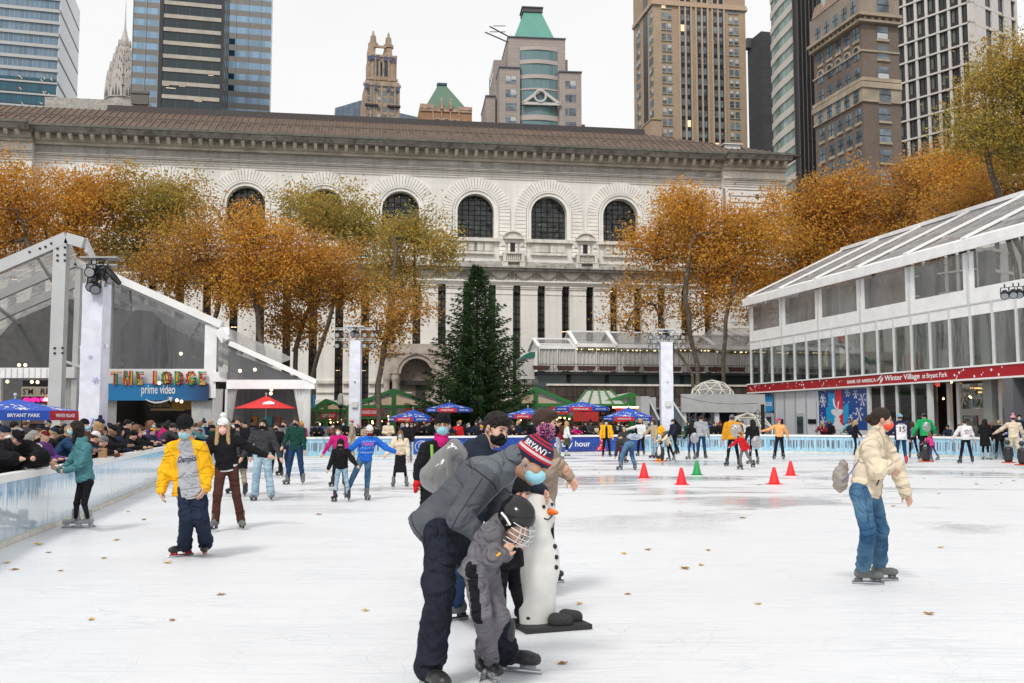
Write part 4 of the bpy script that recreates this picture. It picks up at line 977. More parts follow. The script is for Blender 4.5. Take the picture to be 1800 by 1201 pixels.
q.mark();q.bar(A1+sl,A1,.32,.50,(0,0,1));
q.bar(A1,A1+vis((.75,0,-.22)),.32,.46)
for k in range(1,5):
 a=A1+rd_*k;q.mark();q.bar(a+sl,a,.22,.42)
 if k>1:q.bar(a,a+vis((9,0,-4.0)),.2,.38)
q.mark();q.bar(A2,vis(P(388,577)),.22,.32)
q.each('rafter',alu,root)
q=MB()
for k in range(0,4):
 for t_ in(.12,.38,.66,.92):a=A1+rd_*k+sl*t_;q.mark();q.bar(a-vis((0,0,.05)),a+rd_-vis((0,0,.05)),.14,.14)
for t_ in(.3,.7):
 for k in range(1,4):a=A1+rd_*k+vis((9,0,-4))*t_;q.mark();q.bar(a,a+rd_,.12,.12)
q.each('purlin',alu2,root)
q=MB();q.quad(A1+sl+vis((0,0,.27)),A1+vis((0,0,.27)),A1+rd_*4+vis((0,0,.27)),A1+rd_*4+sl+vis((0,0,.27)));q.quad(A2+vis((0,0,.25)),A2+vis((10.8,0,-4.75)),A2+rd_*3+vis((10.8,0,-4.75)),A2+rd_*3+vis((0,0,.25)));q.build('clear_roof',clear_panel('vinyl_lodge_roof',(.66,.64,.62),.10,.2,.55,.4,1.6),root)
q=MB();q.bar(A1+vis((.78,.1,-.28)),A2+vis((1.0,0,-.22)),.10,.62,(0,0,1));q.build('ridge_fascia',fab,root)
q=MB();q.box(pxx(94,o1),pxx(117,o1),o1-.15,o1+.25,0,A1.z-.2);q.build('front_column',alu,root)
q=MB();q.box(pxx(131.5),pxx(141),0,.3,0,pz(136,465));q.box(pxx(147),pxx(155),.4,.7,0,pz(150,470));q.box(pxx(187),pxx(198),-.1,.25,0,pz(190,490));q.build('column',alu2,root)
q=MB()
for(px,py)in[(101,437),(114,435),(101,449),(114,448),(101,458),(114,458),(70,437),(90,428),(52,443),(80,434),(96,612),(110,612),(96,621),(110,621)]:
 a=P(px,py,o1-.17);q.box(a[0]-.04,a[0]+.04,a[1]-.03,a[1]+.02,a[2]-.04,a[2]+.04)
q.build('bolts',m_blk,root)
E0=vis(P(178,480));E1=vis(P(392,574))
q=MB();q.bar(E0+vis((0,-.15,.1)),E1+vis((0,-.15,.05)),.5,.34);q.bar(E1+vis((-.1,-.3,-.2)),vis(P(399,600,-.3)),.5,.42,(1,0,0));q.build('roof_edge',fab,root)
q=MB();a,b_,c_,d_=P(198,650),P(365,650),P(365,567),P(198,496);q.quad(a,b_,c_,d_);q.build('clear_panel',clear_panel('vinyl_dimmed',(.46,.47,.49),.10,.10,.14,.4,1.0),root)  # dark tint on the clear vinyl stands in for the dim interior behind
q=MB();q.box(pxx(365),pxx(386),-.25,.1,pz(370,700),pz(378,572));q.box(pxx(197),pxx(386),-.2,.06,pz(280,683),pz(280,649));q.build('header_band',fab,root)
q=MB();zr_=A2.z-.6;q.prism([(pxx(-300),0),(pxx(372,12)*1.0,0),(pxx(372,12),pz(372,575,12)),(pxx(120,12),zr_+.3),(pxx(60,12),zr_+.3),(pxx(-300),4.2)],12,12.2);q.build('rear_wall',mat('rear_board_grey',(.17,.175,.18),.8,var=.15),root)
q=MB();q.prism([(pxx(218,6),pz(218,655,6)),(pxx(300,6),pz(300,655,6)),(pxx(296,6),pz(300,575,6)),(pxx(270,6),pz(270,548,6)),(pxx(240,6),pz(240,545,6)),(pxx(216,6),pz(216,580,6))],5.9,6);q.build('dark_screen',mat('screen_slate',(.045,.05,.06),.6,var=.5,vscale=2),root)
q=MB();q.box(pxx(196),pxx(372),4,4.2,0,pz(250,655));q.box(pxx(193),pxx(196),0,4,0,3.6);q.build('counter_room',dark_in,root)
q=MB();q.box(pxx(214),pxx(310),-.15,.35,pz(250,761),pz(250,757));q.box(pxx(214),pxx(310),.0,.2,0,pz(250,761)-.003);q.build('counter',mat('counter_wood',(.36,.30,.22),.6),root)
q=MB();q.box(pxx(308,1),pxx(345,1),1,1.1,pz(320,720,1),pz(320,700,1));q.build('menu_board',mat('menu_yellow',(.36,.19,.03),.6),root)
q=MB();q.box(pxx(230),pxx(292),3.2,3.5,pz(250,722,3),pz(250,718,3));
r=random.Random(5)
for k in range(60):x_=r.uniform(pxx(232),pxx(290));q.bar((x_,3.3,pz(250,716,3)),(x_+r.uniform(-.3,.3),3.3,pz(250,716,3)+r.uniform(.1,.5)),.02,.02)
q.build('shelf_of_dried_stems',mat('straw',(.35,.26,.15),.9),root)
q=MB();a0,a1=pxx(193),pxx(375.5);q.box(a0,a1,-.45,-.3,pz(250,704.5),pz(250,675));
sg=mat('sign_blue',(.01,.16,.36),.35);n,l,b=nodes_of(sg);t=n.new('ShaderNodeTexCoord');sx_=n.new('ShaderNodeSeparateXYZ');l.new(t.outputs['Generated'],sx_.inputs[0])
cr_=n.new('ShaderNodeValToRGB');cr_.color_ramp.elements[0].color=(.01,.22,.52,1);cr_.color_ramp.elements[1].color=(.008,.03,.09,1);cr_.color_ramp.elements[1].position=1;cr_.color_ramp.elements[0].position=.45;l.new(sx_.outputs[0],cr_.inputs[0]);l.new(cr_.outputs[0],b.inputs['Base Color'])
so=q.build('sign_board',sg,root)
wp=mat('paint_white',(.80,.80,.80),.5)
zt_=pz(283,688,-.45);text_obj('sign_lettering','prime video',.62,wp,so,(pxx(283.5,-.45),-.452,zt_+.03),.01,.012,width=pxx(313,-.45)-pxx(254,-.45))
q=MB();cx_=pxx(284,-.45);pts=[(cx_-.62+1.24*k/14,-.46,zt_-.38-.17*math.sin(math.pi*(k/14)**.85))for k in range(15)];q.tube(pts,[.02+.025*math.sin(math.pi*k/14)for k in range(15)],6);q.prism([(cx_+.42,zt_-.30),(cx_+.68,zt_-.28),(cx_+.62,zt_-.52),(cx_+.57,zt_-.36)],-.475,-.455);q.build('smile_mark',wp,so)
cols={'r':mat('letter_red',(.62,.04,.035),.45),'g':mat('letter_green',(.06,.33,.08),.45),'y':mat('letter_amber',(.75,.36,.03),.45)}
kb=mat('letter_outline',(.02,.02,.02),.6)
LT={'T':[('y',[(0,.95),(.62,.95)]),('r',[(.02,.8),(.24,.8),(.24,0)]),('g',[(.38,.8),(.38,0)])],'H':[('r',[(.08,0),(.08,1)]),('y',[(.22,0),(.22,.42),(.5,.42)]),('g',[(.22,1),(.22,.6),(.5,.6)]),('r',[(.5,1),(.5,0)]),('y',[(.64,0),(.64,1)])],'E':[('g',[(.55,.95),(.08,.95),(.08,.05)]),('r',[(.55,.80),(.24,.80),(.24,.5),(.5,.5)]),('y',[(.24,.38),(.24,.2),(.55,.2)]),('y',[(.08,.03),(.55,.03)])],'L':[('r',[(.08,1),(.08,.05)]),('y',[(.24,1),(.24,.2),(.55,.2)]),('r',[(.08,.03),(.55,.03)])],'O':[('g',[(.12,.15),(.05,.3),(.05,.75),(.15,.92),(.3,.97)]),('y',[(.3,.03),(.45,.08),(.42,.3),(.42,.75),(.3,.83),(.2,.75),(.2,.28),(.3,.2)]),('r',[(.3,.97),(.5,.9),(.6,.75),(.6,.25),(.5,.08),(.3,.02)])],'D':[('g',[(.08,0),(.08,.97),(.35,.97)]),('y',[(.22,.2),(.22,.8)]),('r',[(.3,.97),(.5,.85),(.57,.7),(.57,.3),(.5,.12),(.3,.03)]),('g',[(.3,.83),(.42,.7),(.42,.3),(.3,.18),(.22,.18)])],'G':[('r',[(.6,.75),(.45,.97),(.2,.95),(.05,.75),(.05,.25),(.2,.05)]),('g',[(.2,.03),(.5,.03),(.6,.2),(.6,.48),(.35,.48)]),('y',[(.48,.76),(.35,.83),(.2,.7),(.2,.3),(.3,.19),(.46,.2),(.46,.35)])]}
def letters(word_px,y_,zb_,h_):
 for ch,p0,p1 in word_px:
  x0_,x1_=pxx(p0,y_),pxx(p1,y_);w_=x1_-x0_;Q={c:MB()for c in 'rgyk'}
  for c_,pl in LT[ch]:
   for a,b_ in zip(pl[:-1],pl[1:]):
    A=(x0_+a[0]/.66*w_,y_-.03,zb_+a[1]*h_);B=(x0_+b_[0]/.66*w_,y_-.03,zb_+b_[1]*h_);d=(Vector(B)-Vector(A)).normalized()*.04
    Q[c_].bar(Vector(A)-d,Vector(B)+d,.06,.085,(0,1,0)if abs(d.x)>abs(d.z)else(0,1,0));Q['k'].bar(Vector(A)-d+vis((0,.05,0)),Vector(B)+d+vis((0,.05,0)),.05,.145,(0,1,0))
  lt=Q['k'].build('letter',kb,root)
  for c_ in 'rgy':
   if Q[c_].n:Q[c_].build('letter_strokes',cols[c_],lt)
letters([('T',201,217),('H',222,237),('E',244,257.5),('L',273.5,286),('O',289,306),('D',311,327),('G',332,348),('E',353,367)],-.5,pz(280,676,-.5),pz(280,653.5,-.5)-pz(280,676,-.5))
q=MB();oz=-1.0
wing=[P(403,646,oz),P(540,669,oz)]
q.bar(vis(P(405,604,oz)),vis(P(557,672,oz)),.5,.22);q.box(pxx(404,oz),pxx(557,oz),oz-.2,oz+.1,pz(480,684,oz),pz(480,668,oz));
q.bar(vis(P(397,582,-.4)),vis(P(412,615,oz+6)),.3,.4);q.box(pxx(378,-.3),pxx(403,-.3),-.35,1.5,pz(390,671,-.3),pz(390,654,-.3))
q.quad(P(405,602,oz),P(557,670,oz),P(552,668,oz+9),P(420,610,oz+9));q.build('wing_roof',fab,root)
q=MB();q.quad(P(403,668,oz+.02),P(532,668,oz+.02),P(404,612,oz+.02),P(403,612,oz+.02));q.quad(P(379,660,-.1),P(403,668,oz),P(403,600,oz),P(379,586,-.1));q.build('wing_clear_panel',vin,root)
q=MB()
def drape(x0_,x1_,y_,z0_,z1_,pinch=0.0,nf=7,side=1):
 n_=nf*4;vs=[];rows_=6
 for j in range(rows_+1):
  t_=j/rows_;zz_=z1_+(z0_-z1_)*t_;s_=1-pinch*math.sin(math.pi*min(1,t_*1.0)*.5 if pinch>0 else 0)
  for k in range(n_+1):
   u=k/n_;xx_=(x0_+(x1_-x0_)*u*s_)if side>0 else(x1_-(x1_-x0_)*(1-u)*s_);vs.append((xx_,y_+.09*math.sin(u*nf*2*math.pi),zz_))
 q.add(vs,[(j*(n_+1)+k,j*(n_+1)+k+1,(j+1)*(n_+1)+k+1,(j+1)*(n_+1)+k)for j in range(rows_)for k in range(n_)])
for a,b_,y_,pt,pn,sd in((197,212,-.1,704,.0,1),(341,362,-.1,704,.2,-1),(378,397,-.2,684,.1,1),(403,421,oz,684,.55,1),(519,546,oz,684,.6,-1),(178,196,-.1,655,.3,1),(120,141,.2,665,.1,1)):q.mark();drape(pxx(a,y_),pxx(b_,y_),y_,.1,pz(a,pt,y_),pn,5,sd)
q.each('curtain',fabc,root,smooth=True)
q=MB();q.box(pxx(362),pxx(379),-.1,.1,0,pz(370,704));q.build('side_panel',mat('panel_grey_pale',(.42,.44,.45),.7),root)
q=MB();q.box(pxx(536,oz),pxx(548,oz),oz,oz+.25,0,pz(540,684,oz));q.box(pxx(400,oz),pxx(404,oz),oz,oz+.2,0,pz(540,684,oz));q.build('wing_post',alu2,root)
q=MB();q.prism([(pxx(405,3),0),(pxx(536,3),0),(pxx(536,3),pz(536,668,3)),(pxx(405,3),pz(405,618,3))],3,3.2)
k=pxx(405,3)
while k<pxx(536,3):q.box(k,k+.03,2.96,3,0,3.6);k+=.3
q.build('wing_rear_wall',grey_w,root)
q=MB()
for i,(a,b_,c_)in enumerate([(448,457,0),(469,483,1),(490,497,2)]):q.cur=c_;q.box(pxx(a,2.9),pxx(b_,2.9),2.85,2.95,pz(450,748,2.9),pz(450,732,2.9))
q.build('posters',[mat('poster_orange',(.55,.22,.03),.6),mat('poster_teal',(.04,.25,.25),.6),mat('poster_rust',(.35,.10,.05),.6)],root)
q=MB();q.box(pxx(553,2),pxx(556.5,2),2,2.1,pz(555,716,2),pz(555,694,2));q.build('blue_banner',mat('banner_blue',(.02,.35,.60),.6),root)
q=MB();q.box(pxx(-60),pxx(92,o1+2),-4.2,-4.0,pz(40,665,-4),pz(40,647,-4));q.box(pxx(113),pxx(141),-.3,0,pz(120,665),pz(120,646));q.build('awning_band',fab,root)
q=MB();
for k in range(24):x_=pxx(-60)+(pxx(92,o1+2)-pxx(-60))*k/24;q.box(x_,x_+.04,-4.24,-4.2,pz(40,664,-4),pz(40,648,-4))
q.build('awning_pleats',fabc,root)
q=MB();q.bar(P(117,636),P(141,645),.12,.12);q.bar(P(0,760,2),P(0,660,2),.2,.2);q.build('brace',alu2,root)
q=MB()
for px,py in[(33.5,642),(44.5,642),(13,671),(56,671.5),(66,672),(75,651),(93,672),(280,673.5),(311,704),(319,706),(422,652),(448,650),(318,622),(477,685),(476,692),(185,635)]:q.ball(P(px,py,-1),.085 if py>600 else.15,8)
q.build('globe_bulbs',mat('bulb_warm',(.9,.8,.65),.4,emit=(1,.72,.4),es=1.5),root)
fs_=Frame(80,52,0);rs=thing('smores_kiosk','dark snack kiosk with a cream wooden sign and pink garland','kiosk',fs_.M)
q=MB();a,b_=fs_.px(28,760)[0],fs_.px(139,760)[0];z1_=fs_.px(80,668)[1];q.box(a,b_,.5,3,0,z1_);q.build('booth',mat('booth_black',(.02,.019,.02),.8),rs)
q=MB();q.box(fs_.px(32,700)[0],fs_.px(138,700)[0],.3,.5,fs_.px(80,697)[1],fs_.px(80,679.5)[1]);sb=q.build('sign_board',mat('sign_cream',(.58,.50,.40),.7,var=.1),rs)
zc_=fs_.px(80,688)[1]
for s_,p0,p1 in(("S'M",35,53),("RES",66,90),("ORE",114,136)):text_obj('sign_lettering',s_,.42,mat('letter_espresso',(.035,.015,.012),.6),sb,(fs_.px((p0+p1)/2,700)[0],.29,zc_),.01,.02,spacing=1.1,width=fs_.px(p1,700)[0]-fs_.px(p0,700)[0])
q=MB();r=random.Random(2)
for k in range(170):x_=r.uniform(a+.2,fs_.px(88,700)[0]);q.ball((x_,.3,fs_.px(80,700)[1]-r.uniform(0,.16)),r.uniform(.03,.07),5)
q.build('pink_garland',mat('tinsel_pink',(.8,.02,.35),.4,emit=(1,.05,.45),es=.4),rs)
q=MB()
for k in range(16):x_=r.uniform(fs_.px(70,700)[0],b_);q.ball((x_,.25,fs_.px(80,700)[1]-r.uniform(0,.1)),.045,6)
q.build('fairy_bulbs',bulb,rs)
q=MB();q.box(fs_.px(36,700)[0],fs_.px(90,700)[0],.42,.5,fs_.px(80,745)[1],fs_.px(80,708)[1]);q.build('window',mat('kiosk_window',(.16,.10,.08),.3,var=.6,vscale=2),rs)
q=MB();q.box(fs_.px(97,700)[0],fs_.px(110,700)[0],.1,.2,fs_.px(80,765)[1],fs_.px(80,746)[1]);q.build('notice',mat('notice_pale',(.4,.42,.38),.7),rs)
fr=Frame(1323,75.5,-90+12.6-0)
FR=fr;PR=lambda px,py,off=0:(FR.px(px,py,off)[0],off,FR.px(px,py,off)[1])
rh_=thing('skating_hall','two storey white framed glass hall with red lettered band right of the rink','hall',FR.M)
z_bb,z_bt=FR.px(1323,690)[1],FR.px(1323,677)[1]
eb,et=FR.px(1323,538)[1],FR.px(1323,528)[1]
LN=52.0;HD=20.0
wb=FR.px(1323,600)[1]
q=MB();q.box(0,LN,9,9.2,0,eb-.3);q.build('rear_wall',mat('hall_rear_wall',(.26,.255,.24),.85,var=.15,vscale=.6),rh_)
q=MB();q.box(.2,LN,.4,9,z_bb,z_bt-.02);q.box(0,LN,.3,HD,-.05,.04);q.build('floor_slab',mat('hall_floor',(.22,.21,.20),.8),rh_)
q=MB()
for k in range(0,11):q.box(k*5.0+.1,k*5.0+.75,.5,1.0,0,eb)
q.build('inner_column',mat('hall_column',(.30,.315,.30),.5,metal=.2),rh_)
q=MB()
for k in range(26):x_=1.5+k*2;q.box(x_,x_+.12,8.8,8.95,z_bt,wb)
q.build('rear_posts',mat('hall_column'),rh_)
red=mat('band_red',(.36,.008,.015),.45)
q=MB();q.box(-.3,LN,-.25,.1,z_bb,z_bt);bd=q.build('red_band',red,rh_)
q=MB();q.box(-.3,LN,-.30,.15,z_bt+.003,z_bt+.09);q.box(-.3,LN,-.30,.15,z_bb-.09,z_bb-.003);q.build('band_edging',wp,bd)
hb=z_bt-z_bb;zm=(z_bt+z_bb)/2
def bandx(px):return FR.px(px,660,-.25)[0]
text_obj('band_lettering','BANK OF AMERICA',hb*.52,wp,bd,((bandx(1489)+bandx(1539))/2,-.252,zm-.02),.01,.012,width=bandx(1539)-bandx(1489))
text_obj('band_lettering','Winter Village',hb*.78,wp,bd,((bandx(1555)+bandx(1617))/2,-.252,zm),.01,.016,width=bandx(1617)-bandx(1555))
text_obj('band_lettering','at Bryant Park',hb*.66,wp,bd,((bandx(1621)+bandx(1665))/2,-.252,zm-.02),.01,.006,width=bandx(1665)-bandx(1621))
q=MB();xa,xb=bandx(1540.5),bandx(1553);w_=xb-xa
for i in range(3):q.prism([(xa+w_*(.0+.16*i),zm-.02+.09*i-.04),(xa+w_*(.08+.16*i),zm-.06+.09*i-.04),(xa+w_*(.62+.12*i),zm+.06+.07*i),(xa+w_*(.5+.12*i),zm+.10+.07*i)],-.262,-.252)
for i in range(3):q.prism([(xa+w_*(.42+.17*i),zm-.24+.07*i),(xa+w_*(.52+.17*i),zm-.26+.07*i),(xa+w_*(.70+.12*i),zm-.02+.06*i),(xa+w_*(.60+.12*i),zm+.0+.06*i)],-.262,-.252)
q.build('flag_mark',wp,bd)
q=MB();r=random.Random(11)
for k in range(80):
 x_=r.choice([r.uniform(0,bandx(1486)),r.uniform(bandx(1672),LN)]);s_=r.uniform(.025,.075)
 q.prism([(x_+s_*math.cos(t_),zm+r_y+s_*math.sin(t_))for r_y in[r.uniform(-hb*.42,hb*.42)]for t_ in[math.pi*j/4 for j in range(8)]],-.258,-.252)
q.build('printed_snow',wp,bd)
xw=[];k=0.0
q=MB();mods=1.67;nM=int(LN/mods)
for i in range(nM+1):q.box(i*mods-.055,i*mods+.055,-.10,.08,z_bt+.09,wb-.01)
q.box(-.06,.0,-.12,.1,0,z_bb-.1);q.box(0,LN,-.08,.06,wb-.09,wb-.005);q.build('mullions',alu2,rh_)
q=MB()
for i in range(nM):q.box(i*mods+.07,(i+1)*mods-.07,-.05,-.02,wb-.09-.55,wb-.10)
q.build('top_panels',fab,rh_)
q=MB();q.box(0,LN,-.01,.005,z_bt+.09,wb-.66);q.build('upper_glass',glz,rh_)
bays=5.0;q=MB();q2=MB();q3=MB()
for i in range(int(LN/bays)+1):
 x0_=i*bays if i else 0;xe=min(x0_+bays,LN)
 if xe-x0_<1:continue
 q.box(x0_+.10,x0_+.45,-.04,.0,wb,eb);q.box(xe-.40,xe-.10,-.04,0,wb,eb);q.box(x0_+.451,xe-.401,-.04,0,wb,wb+.75);q3.box(x0_-.09,x0_+.09,-.10,.15,wb,eb)
 q2.quad((x0_+.45,-.02,wb+.75),(xe-.4,-.02,wb+.75),(xe-.4,-.02,eb),(x0_+.45,-.02,eb))
q.build('vinyl_borders',fab,rh_);q2.build('clear_vinyl_windows',clear_panel('vinyl_hall',(.52,.53,.54),.14,.06,.26,.5,1.1),rh_);q3.build('posts',alu2,rh_)
rs1=vis((0,8.0,3.9));yo=-.55
q=MB()
for i in range(int(LN/bays)+1):
 x0_=i*bays;xe=min(x0_+bays,LN);
 if xe-x0_<1:continue
 q.box(x0_+(.02 if i else-.25),xe-.02,yo,yo+.08,eb,et+.12);q.quad((x0_+.02,yo,et+.12),(xe-.02,yo,et+.12),(xe-.02,yo+.9,et+.45),(x0_+.02,yo+.9,et+.45))
q.build('eave_fascia',fab,rh_)
q=MB();q.quad((0,yo+.5,et+.25),(LN,yo+.5,et+.25),(LN,yo+8.5,et+.25+3.9),(0,yo+8.5,et+.25+3.9));q.build('clear_roof',clear_panel('vinyl_roof_hall',(.66,.66,.66),.12,.2,.68,.2,1.2),rh_)
q=MB()
for i in range(int(LN/bays)+1):x0_=i*bays;q.bar((x0_,yo+.3,et+.30),(x0_,yo+8.5,et+.33+3.9),.45,.10)
q.bar((0,yo+8.5,et+4.25),(LN,yo+8.5,et+4.25),.5,.25);q.bar((-.15,yo,eb+.25),(-.15,yo+8.5,eb+4.1),.3,.5,(0,0,1))
q.build('roof_ribs',fab,rh_)
q=MB();
for t_ in(.3,.6,.85):q.bar((0,yo+8.5*t_,et+.1+3.9*t_),(LN,yo+8.5*t_,et+.1+3.9*t_),.1,.12)
q.build('purlins',alu,rh_)
q=MB();q.quad((0,0,eb),(0,9,eb),(0,8,et+4.1),(0,0,et));q.quad((0,0,z_bt),(0,9,z_bt),(0,9,eb),(0,0,eb));q.build('end_vinyl',vin,rh_)
def gx(px,py=740):return FR.px(px,py)[0]
gt=z_bb-.1
q=MB();gxs=[gx(p)for p in(1364,1381,1400,1419,1438)]
for a,b_ in zip(gxs[:-1],gxs[1:]):q.box(a+.12,b_-.12,-.02,.1,0,gt)
q.build('white_panel',mat('panel_white_cool',(.60,.62,.66),.5),rh_)
q=MB();
for a in gxs+[gx(1331),gx(1334)]:q.box(a-.12,a+.12,-.06,.05,0,gt)
q.build('panel_posts',alu,rh_)
q=MB();q.box(gx(1335),gx(1361),.0,.06,FR.px(1348,728)[1],gt);q.build('overlook_window',glz,rh_)
blu2=mat('paint_icy_blue',(.04,.30,.62),.5)
q=MB();x0_,x1_=gx(1337),gx(1360);r=random.Random(4);zc_=FR.px(1348,710)[1]
q.box(x0_,x1_,-.03,-.005,zc_-.38,zc_+.38)
for k in range(16):x_=x0_+(x1_-x0_)*k/15;q.prism([(x_-.09,zc_+.37),(x_+.09,zc_+.37),(x_,zc_+.5+.3*r.random())],-.028,-.006);q.prism([(x_-.08,zc_-.37),(x_,zc_-.5-.45*r.random()),(x_+.08,zc_-.37)],-.028,-.006)
ob=q.build('window_lettering_panel',blu2,rh_);text_obj('window_lettering','OVERLOOK',.4,wp,ob,((x0_+x1_)/2,-.032,zc_-.02),.008,.012,width=(x1_-x0_)*.86)
for(p0,p1,pt)in((1336,1361,727),(1402,1417,726)):
 q=MB();a,b_=gx(p0),gx(p1);z_=FR.px(p0,pt)[1];q.box(a,b_,-.12,-.03,0,z_)
 d_=q.build('door',mat('door_frame_grey',(.46,.48,.49),.5),rh_);q=MB();nl=2 if p1-p0>20 else 1
 for i in range(nl):w_=(b_-a)/nl;q.box(a+w_*i+.18,a+w_*(i+1)-.18,-.15,-.12,.9,z_-.25)
 q.build('door_glass',mat('door_glass_dark',(.05,.07,.085),.1,var=.6,vscale=1.5),d_)
q=MB()
for p0,p1 in((1366,1379),(1421,1437)):q.box(gx(p0)+.05,gx(p1)-.1,-.06,-.03,FR.px(p0,745)[1],FR.px(p0,737)[1])
q.build('letter_slot',m_blk,rh_)
q=MB();a,b_=gx(1441),gx(1527);z0_,z1_=FR.px(1441,755)[1],FR.px(1441,687)[1]-.02;q.box(a,b_,-.05,.05,z0_,z1_)
pm=mat('poster_navy',(.015,.06,.26),.4);po=q.build('poster',pm,rh_)
W=b_-a;H=z1_-z0_
q=MB();q.cur=0
U=lambda u,v:(a+W*u,z0_+H*v)
q.cur=0;q.prism([U(.16,.2),U(.38,.14),U(.38,.75),U(.16,.55)],-.060,-.051);q.prism([U(.22,.6),U(.36,.55),U(.36,.88),U(.22,.96)],-.066,-.061);q.prism([U(.52,.15),U(.63,.2),U(.63,.68),U(.52,.58)],-.060,-.051)
q.cur=1;q.prism([U(.38,.45),U(.52,.42),U(.56,.05),U(.50,1.0),U(.37,1.0)][:0]or[U(.37,.40),U(.53,.05),U(.50,1.0),U(.37,1.0)],-.072,-.067)
q.cur=2
prof=[(.06,.52),(.115,.50),(.125,.45),(.09,.38),(.04,.34),(.035,.30),(.07,.27),(.05,.22),(.06,.19),(.10,.12),(.17,.06),(.24,.03),(.24,0)]
q.prism([U(.40-x_,v)for x_,v in prof]+[U(.40+x_,v)for x_,v in prof[::-1]],-.080,-.073)
q.tube([(U(.39,.52)[0],-.08,U(.39,.52)[1]),(U(.345,.62)[0],-.08,U(.345,.62)[1]),(U(.33,.78)[0],-.08,U(.33,.78)[1])],.05,4);q.tube([(U(.42,.52)[0],-.08,U(.42,.52)[1]),(U(.445,.62)[0],-.08,U(.46,.72)[1])],.05,4)
r=random.Random(6)
for cx_,cz_,s_ in((.06,.72,.10),(.09,.20,.09),(.62,.96,.07),(.78,.87,.07),(.95,.73,.10),(.84,.38,.11),(.06,.80,.08),(.68,.30,.05)):
 x_,z_=U(min(max(cx_,.10),.91),min(cz_,.92));s2=W*s_*.72
 for j in range(6):
  t_=math.pi*j/3;e=(x_+s2*math.cos(t_),-.056,z_+s2*math.sin(t_));q.bar((x_,-.056,z_),e,.012,.06,(0,1,0))
  for u_ in(.55,.8):
   for sg_ in(-1,1):q.bar((x_+s2*u_*math.cos(t_),-.056,z_+s2*u_*math.sin(t_)),(x_+s2*u_*math.cos(t_)+s2*.25*math.cos(t_+sg_*.9),-.056,z_+s2*u_*math.sin(t_)+s2*.25*math.sin(t_+sg_*.9)),.010,.045,(0,1,0))
for k in range(45):x_,z_=U(r.random()*.96+.02,r.random()*.96+.02);q.box(x_-.04,x_+.04,-.058,-.052,z_-.04,z_+.04)
q.build('poster_artwork',[mat('art_azure',(.02,.30,.60),.4),mat('art_red',(.62,.02,.04),.4),mat('art_ivory',(.66,.66,.68),.5)],po)
q=MB();q.box(a-.15,a-.02,-.1,.06,0,gt);q.box(b_+.02,b_+.3,-.1,.06,0,gt);q.box(a,b_,-.1,.05,z0_-.4,z0_-.02);q.box(a-.02,b_+.05,-.09,.06,z1_+.02,gt+.05);q.build('poster_frame',alu2,rh_)
q=MB()
for p,w_ in((1553,.16),(1579,.16),(1607,.18),(1636,.3),(1773,.35)):q.mark();q.box(gx(p)-w_/2,gx(p)+w_/2,-.08,.12,0,gt)
for p in(1645,1662,1735,1790):q.mark();q.box(gx(p)-.12,gx(p)+.12,.8,1.0,0,gt)
q.each('shopfront_post',alu2,rh_)
q=MB();q.box(gx(1527)+.35,gx(1634),.01,.03,0,gt);q.build('shopfront_glass',clear_panel('shop_glass',(.6,.6,.58),.05,.03,0,.1,.6),rh_)
q=MB();q.box(gx(1527)+.3,LN,4.0,4.2,0,gt);q.build('inner_wall',mat('inner_brown',(.045,.03,.02),.8,var=.4,vscale=1),rh_)
q=MB();q.mark();q.box(gx(1609),gx(1632),.5,.55,.2,gt-.1);q.mark();q.box(gx(1775),gx(1792),-.3,.4,0,gt);q.each('grey_panel',mat('panel_slate',(.13,.135,.15),.4),rh_)
for p0,p1 in((1664,1738),(1742,1775)):
 q=MB();a,b_=gx(p0),gx(p1);z_=FR.px(p0,719)[1];q.box(a,b_,.85,.95,z_-.1,z_);q.box(a,a+.15,.85,.95,0,z_-.1);q.box(b_-.15,b_,.85,.95,0,z_-.1);m2_=(a+b_)/2
 if p0<1700:q.box(m2_-.22,m2_+.22,.85,.95,0,z_-.103)
 for u0,u1 in((a+.15,m2_-.22),(m2_+.22,b_-.15)):q.box(u0,u1,.85,.95,0,.35);q.box(u0,u1,.85,.95,z_-.35,z_-.102)
 d_=q.build('double_door',mat('door_frame_beige',(.30,.29,.27),.5),rh_)
 q=MB();q.box(a,b_,.9,.91,.3,gt-.1);q.build('door_glass',glz,d_)
q=MB();
for k in range(26):q.ball((gx(r.uniform(1614,1795)),r.uniform(.9,2.6),FR.px(1700,r.uniform(662,700))[1]),.05,7)
q.build('pendant_bulbs',bulb,rh_)
q=MB()
for a_,b2 in((1662,1733),(1675,1728),(1738,1768),(1739,1790)):z_=gt-.25-r.random()*.3;q.tube([(gx(a_),1.6,z_),((gx(a_)+gx(b2))/2,2.2,z_-.1),(gx(b2),1.6,z_+.05)],.045,5)
q.build('rope_lights',mat('rope_glow',(1,.6,.2),.5,emit=(1,.45,.12),es=3),rh_)
q=MB()
for cx_,cy_,s_ in((1671,702,.35),(1702,705,.5),(1728,692,.45),(1688,686,.25),(1706,685,.2)):
 x_,z_=gx(cx_),FR.px(cx_,cy_)[1]
 for j in range(6):
  t_=math.pi*j/3;q.bar((x_,.82,z_),(x_+s_*math.cos(t_),.82,z_+s_*math.sin(t_)),.01,.05,(0,1,0))
  for sg_ in(-1,1):q.bar((x_+s_*.6*math.cos(t_),.82,z_+s_*.6*math.sin(t_)),(x_+s_*.6*math.cos(t_)+s_*.3*math.cos(t_+sg_*.9),.82,z_+s_*.6*math.sin(t_)+s_*.3*math.sin(t_+sg_*.9)),.01,.035,(0,1,0))
q.build('window_snowflakes',mat('flake_pale',(.5,.48,.46),.6),rh_)
mexit=mat('exit_red',(.6,.05,.05),.5,emit=(1,.12,.1),es=.5)
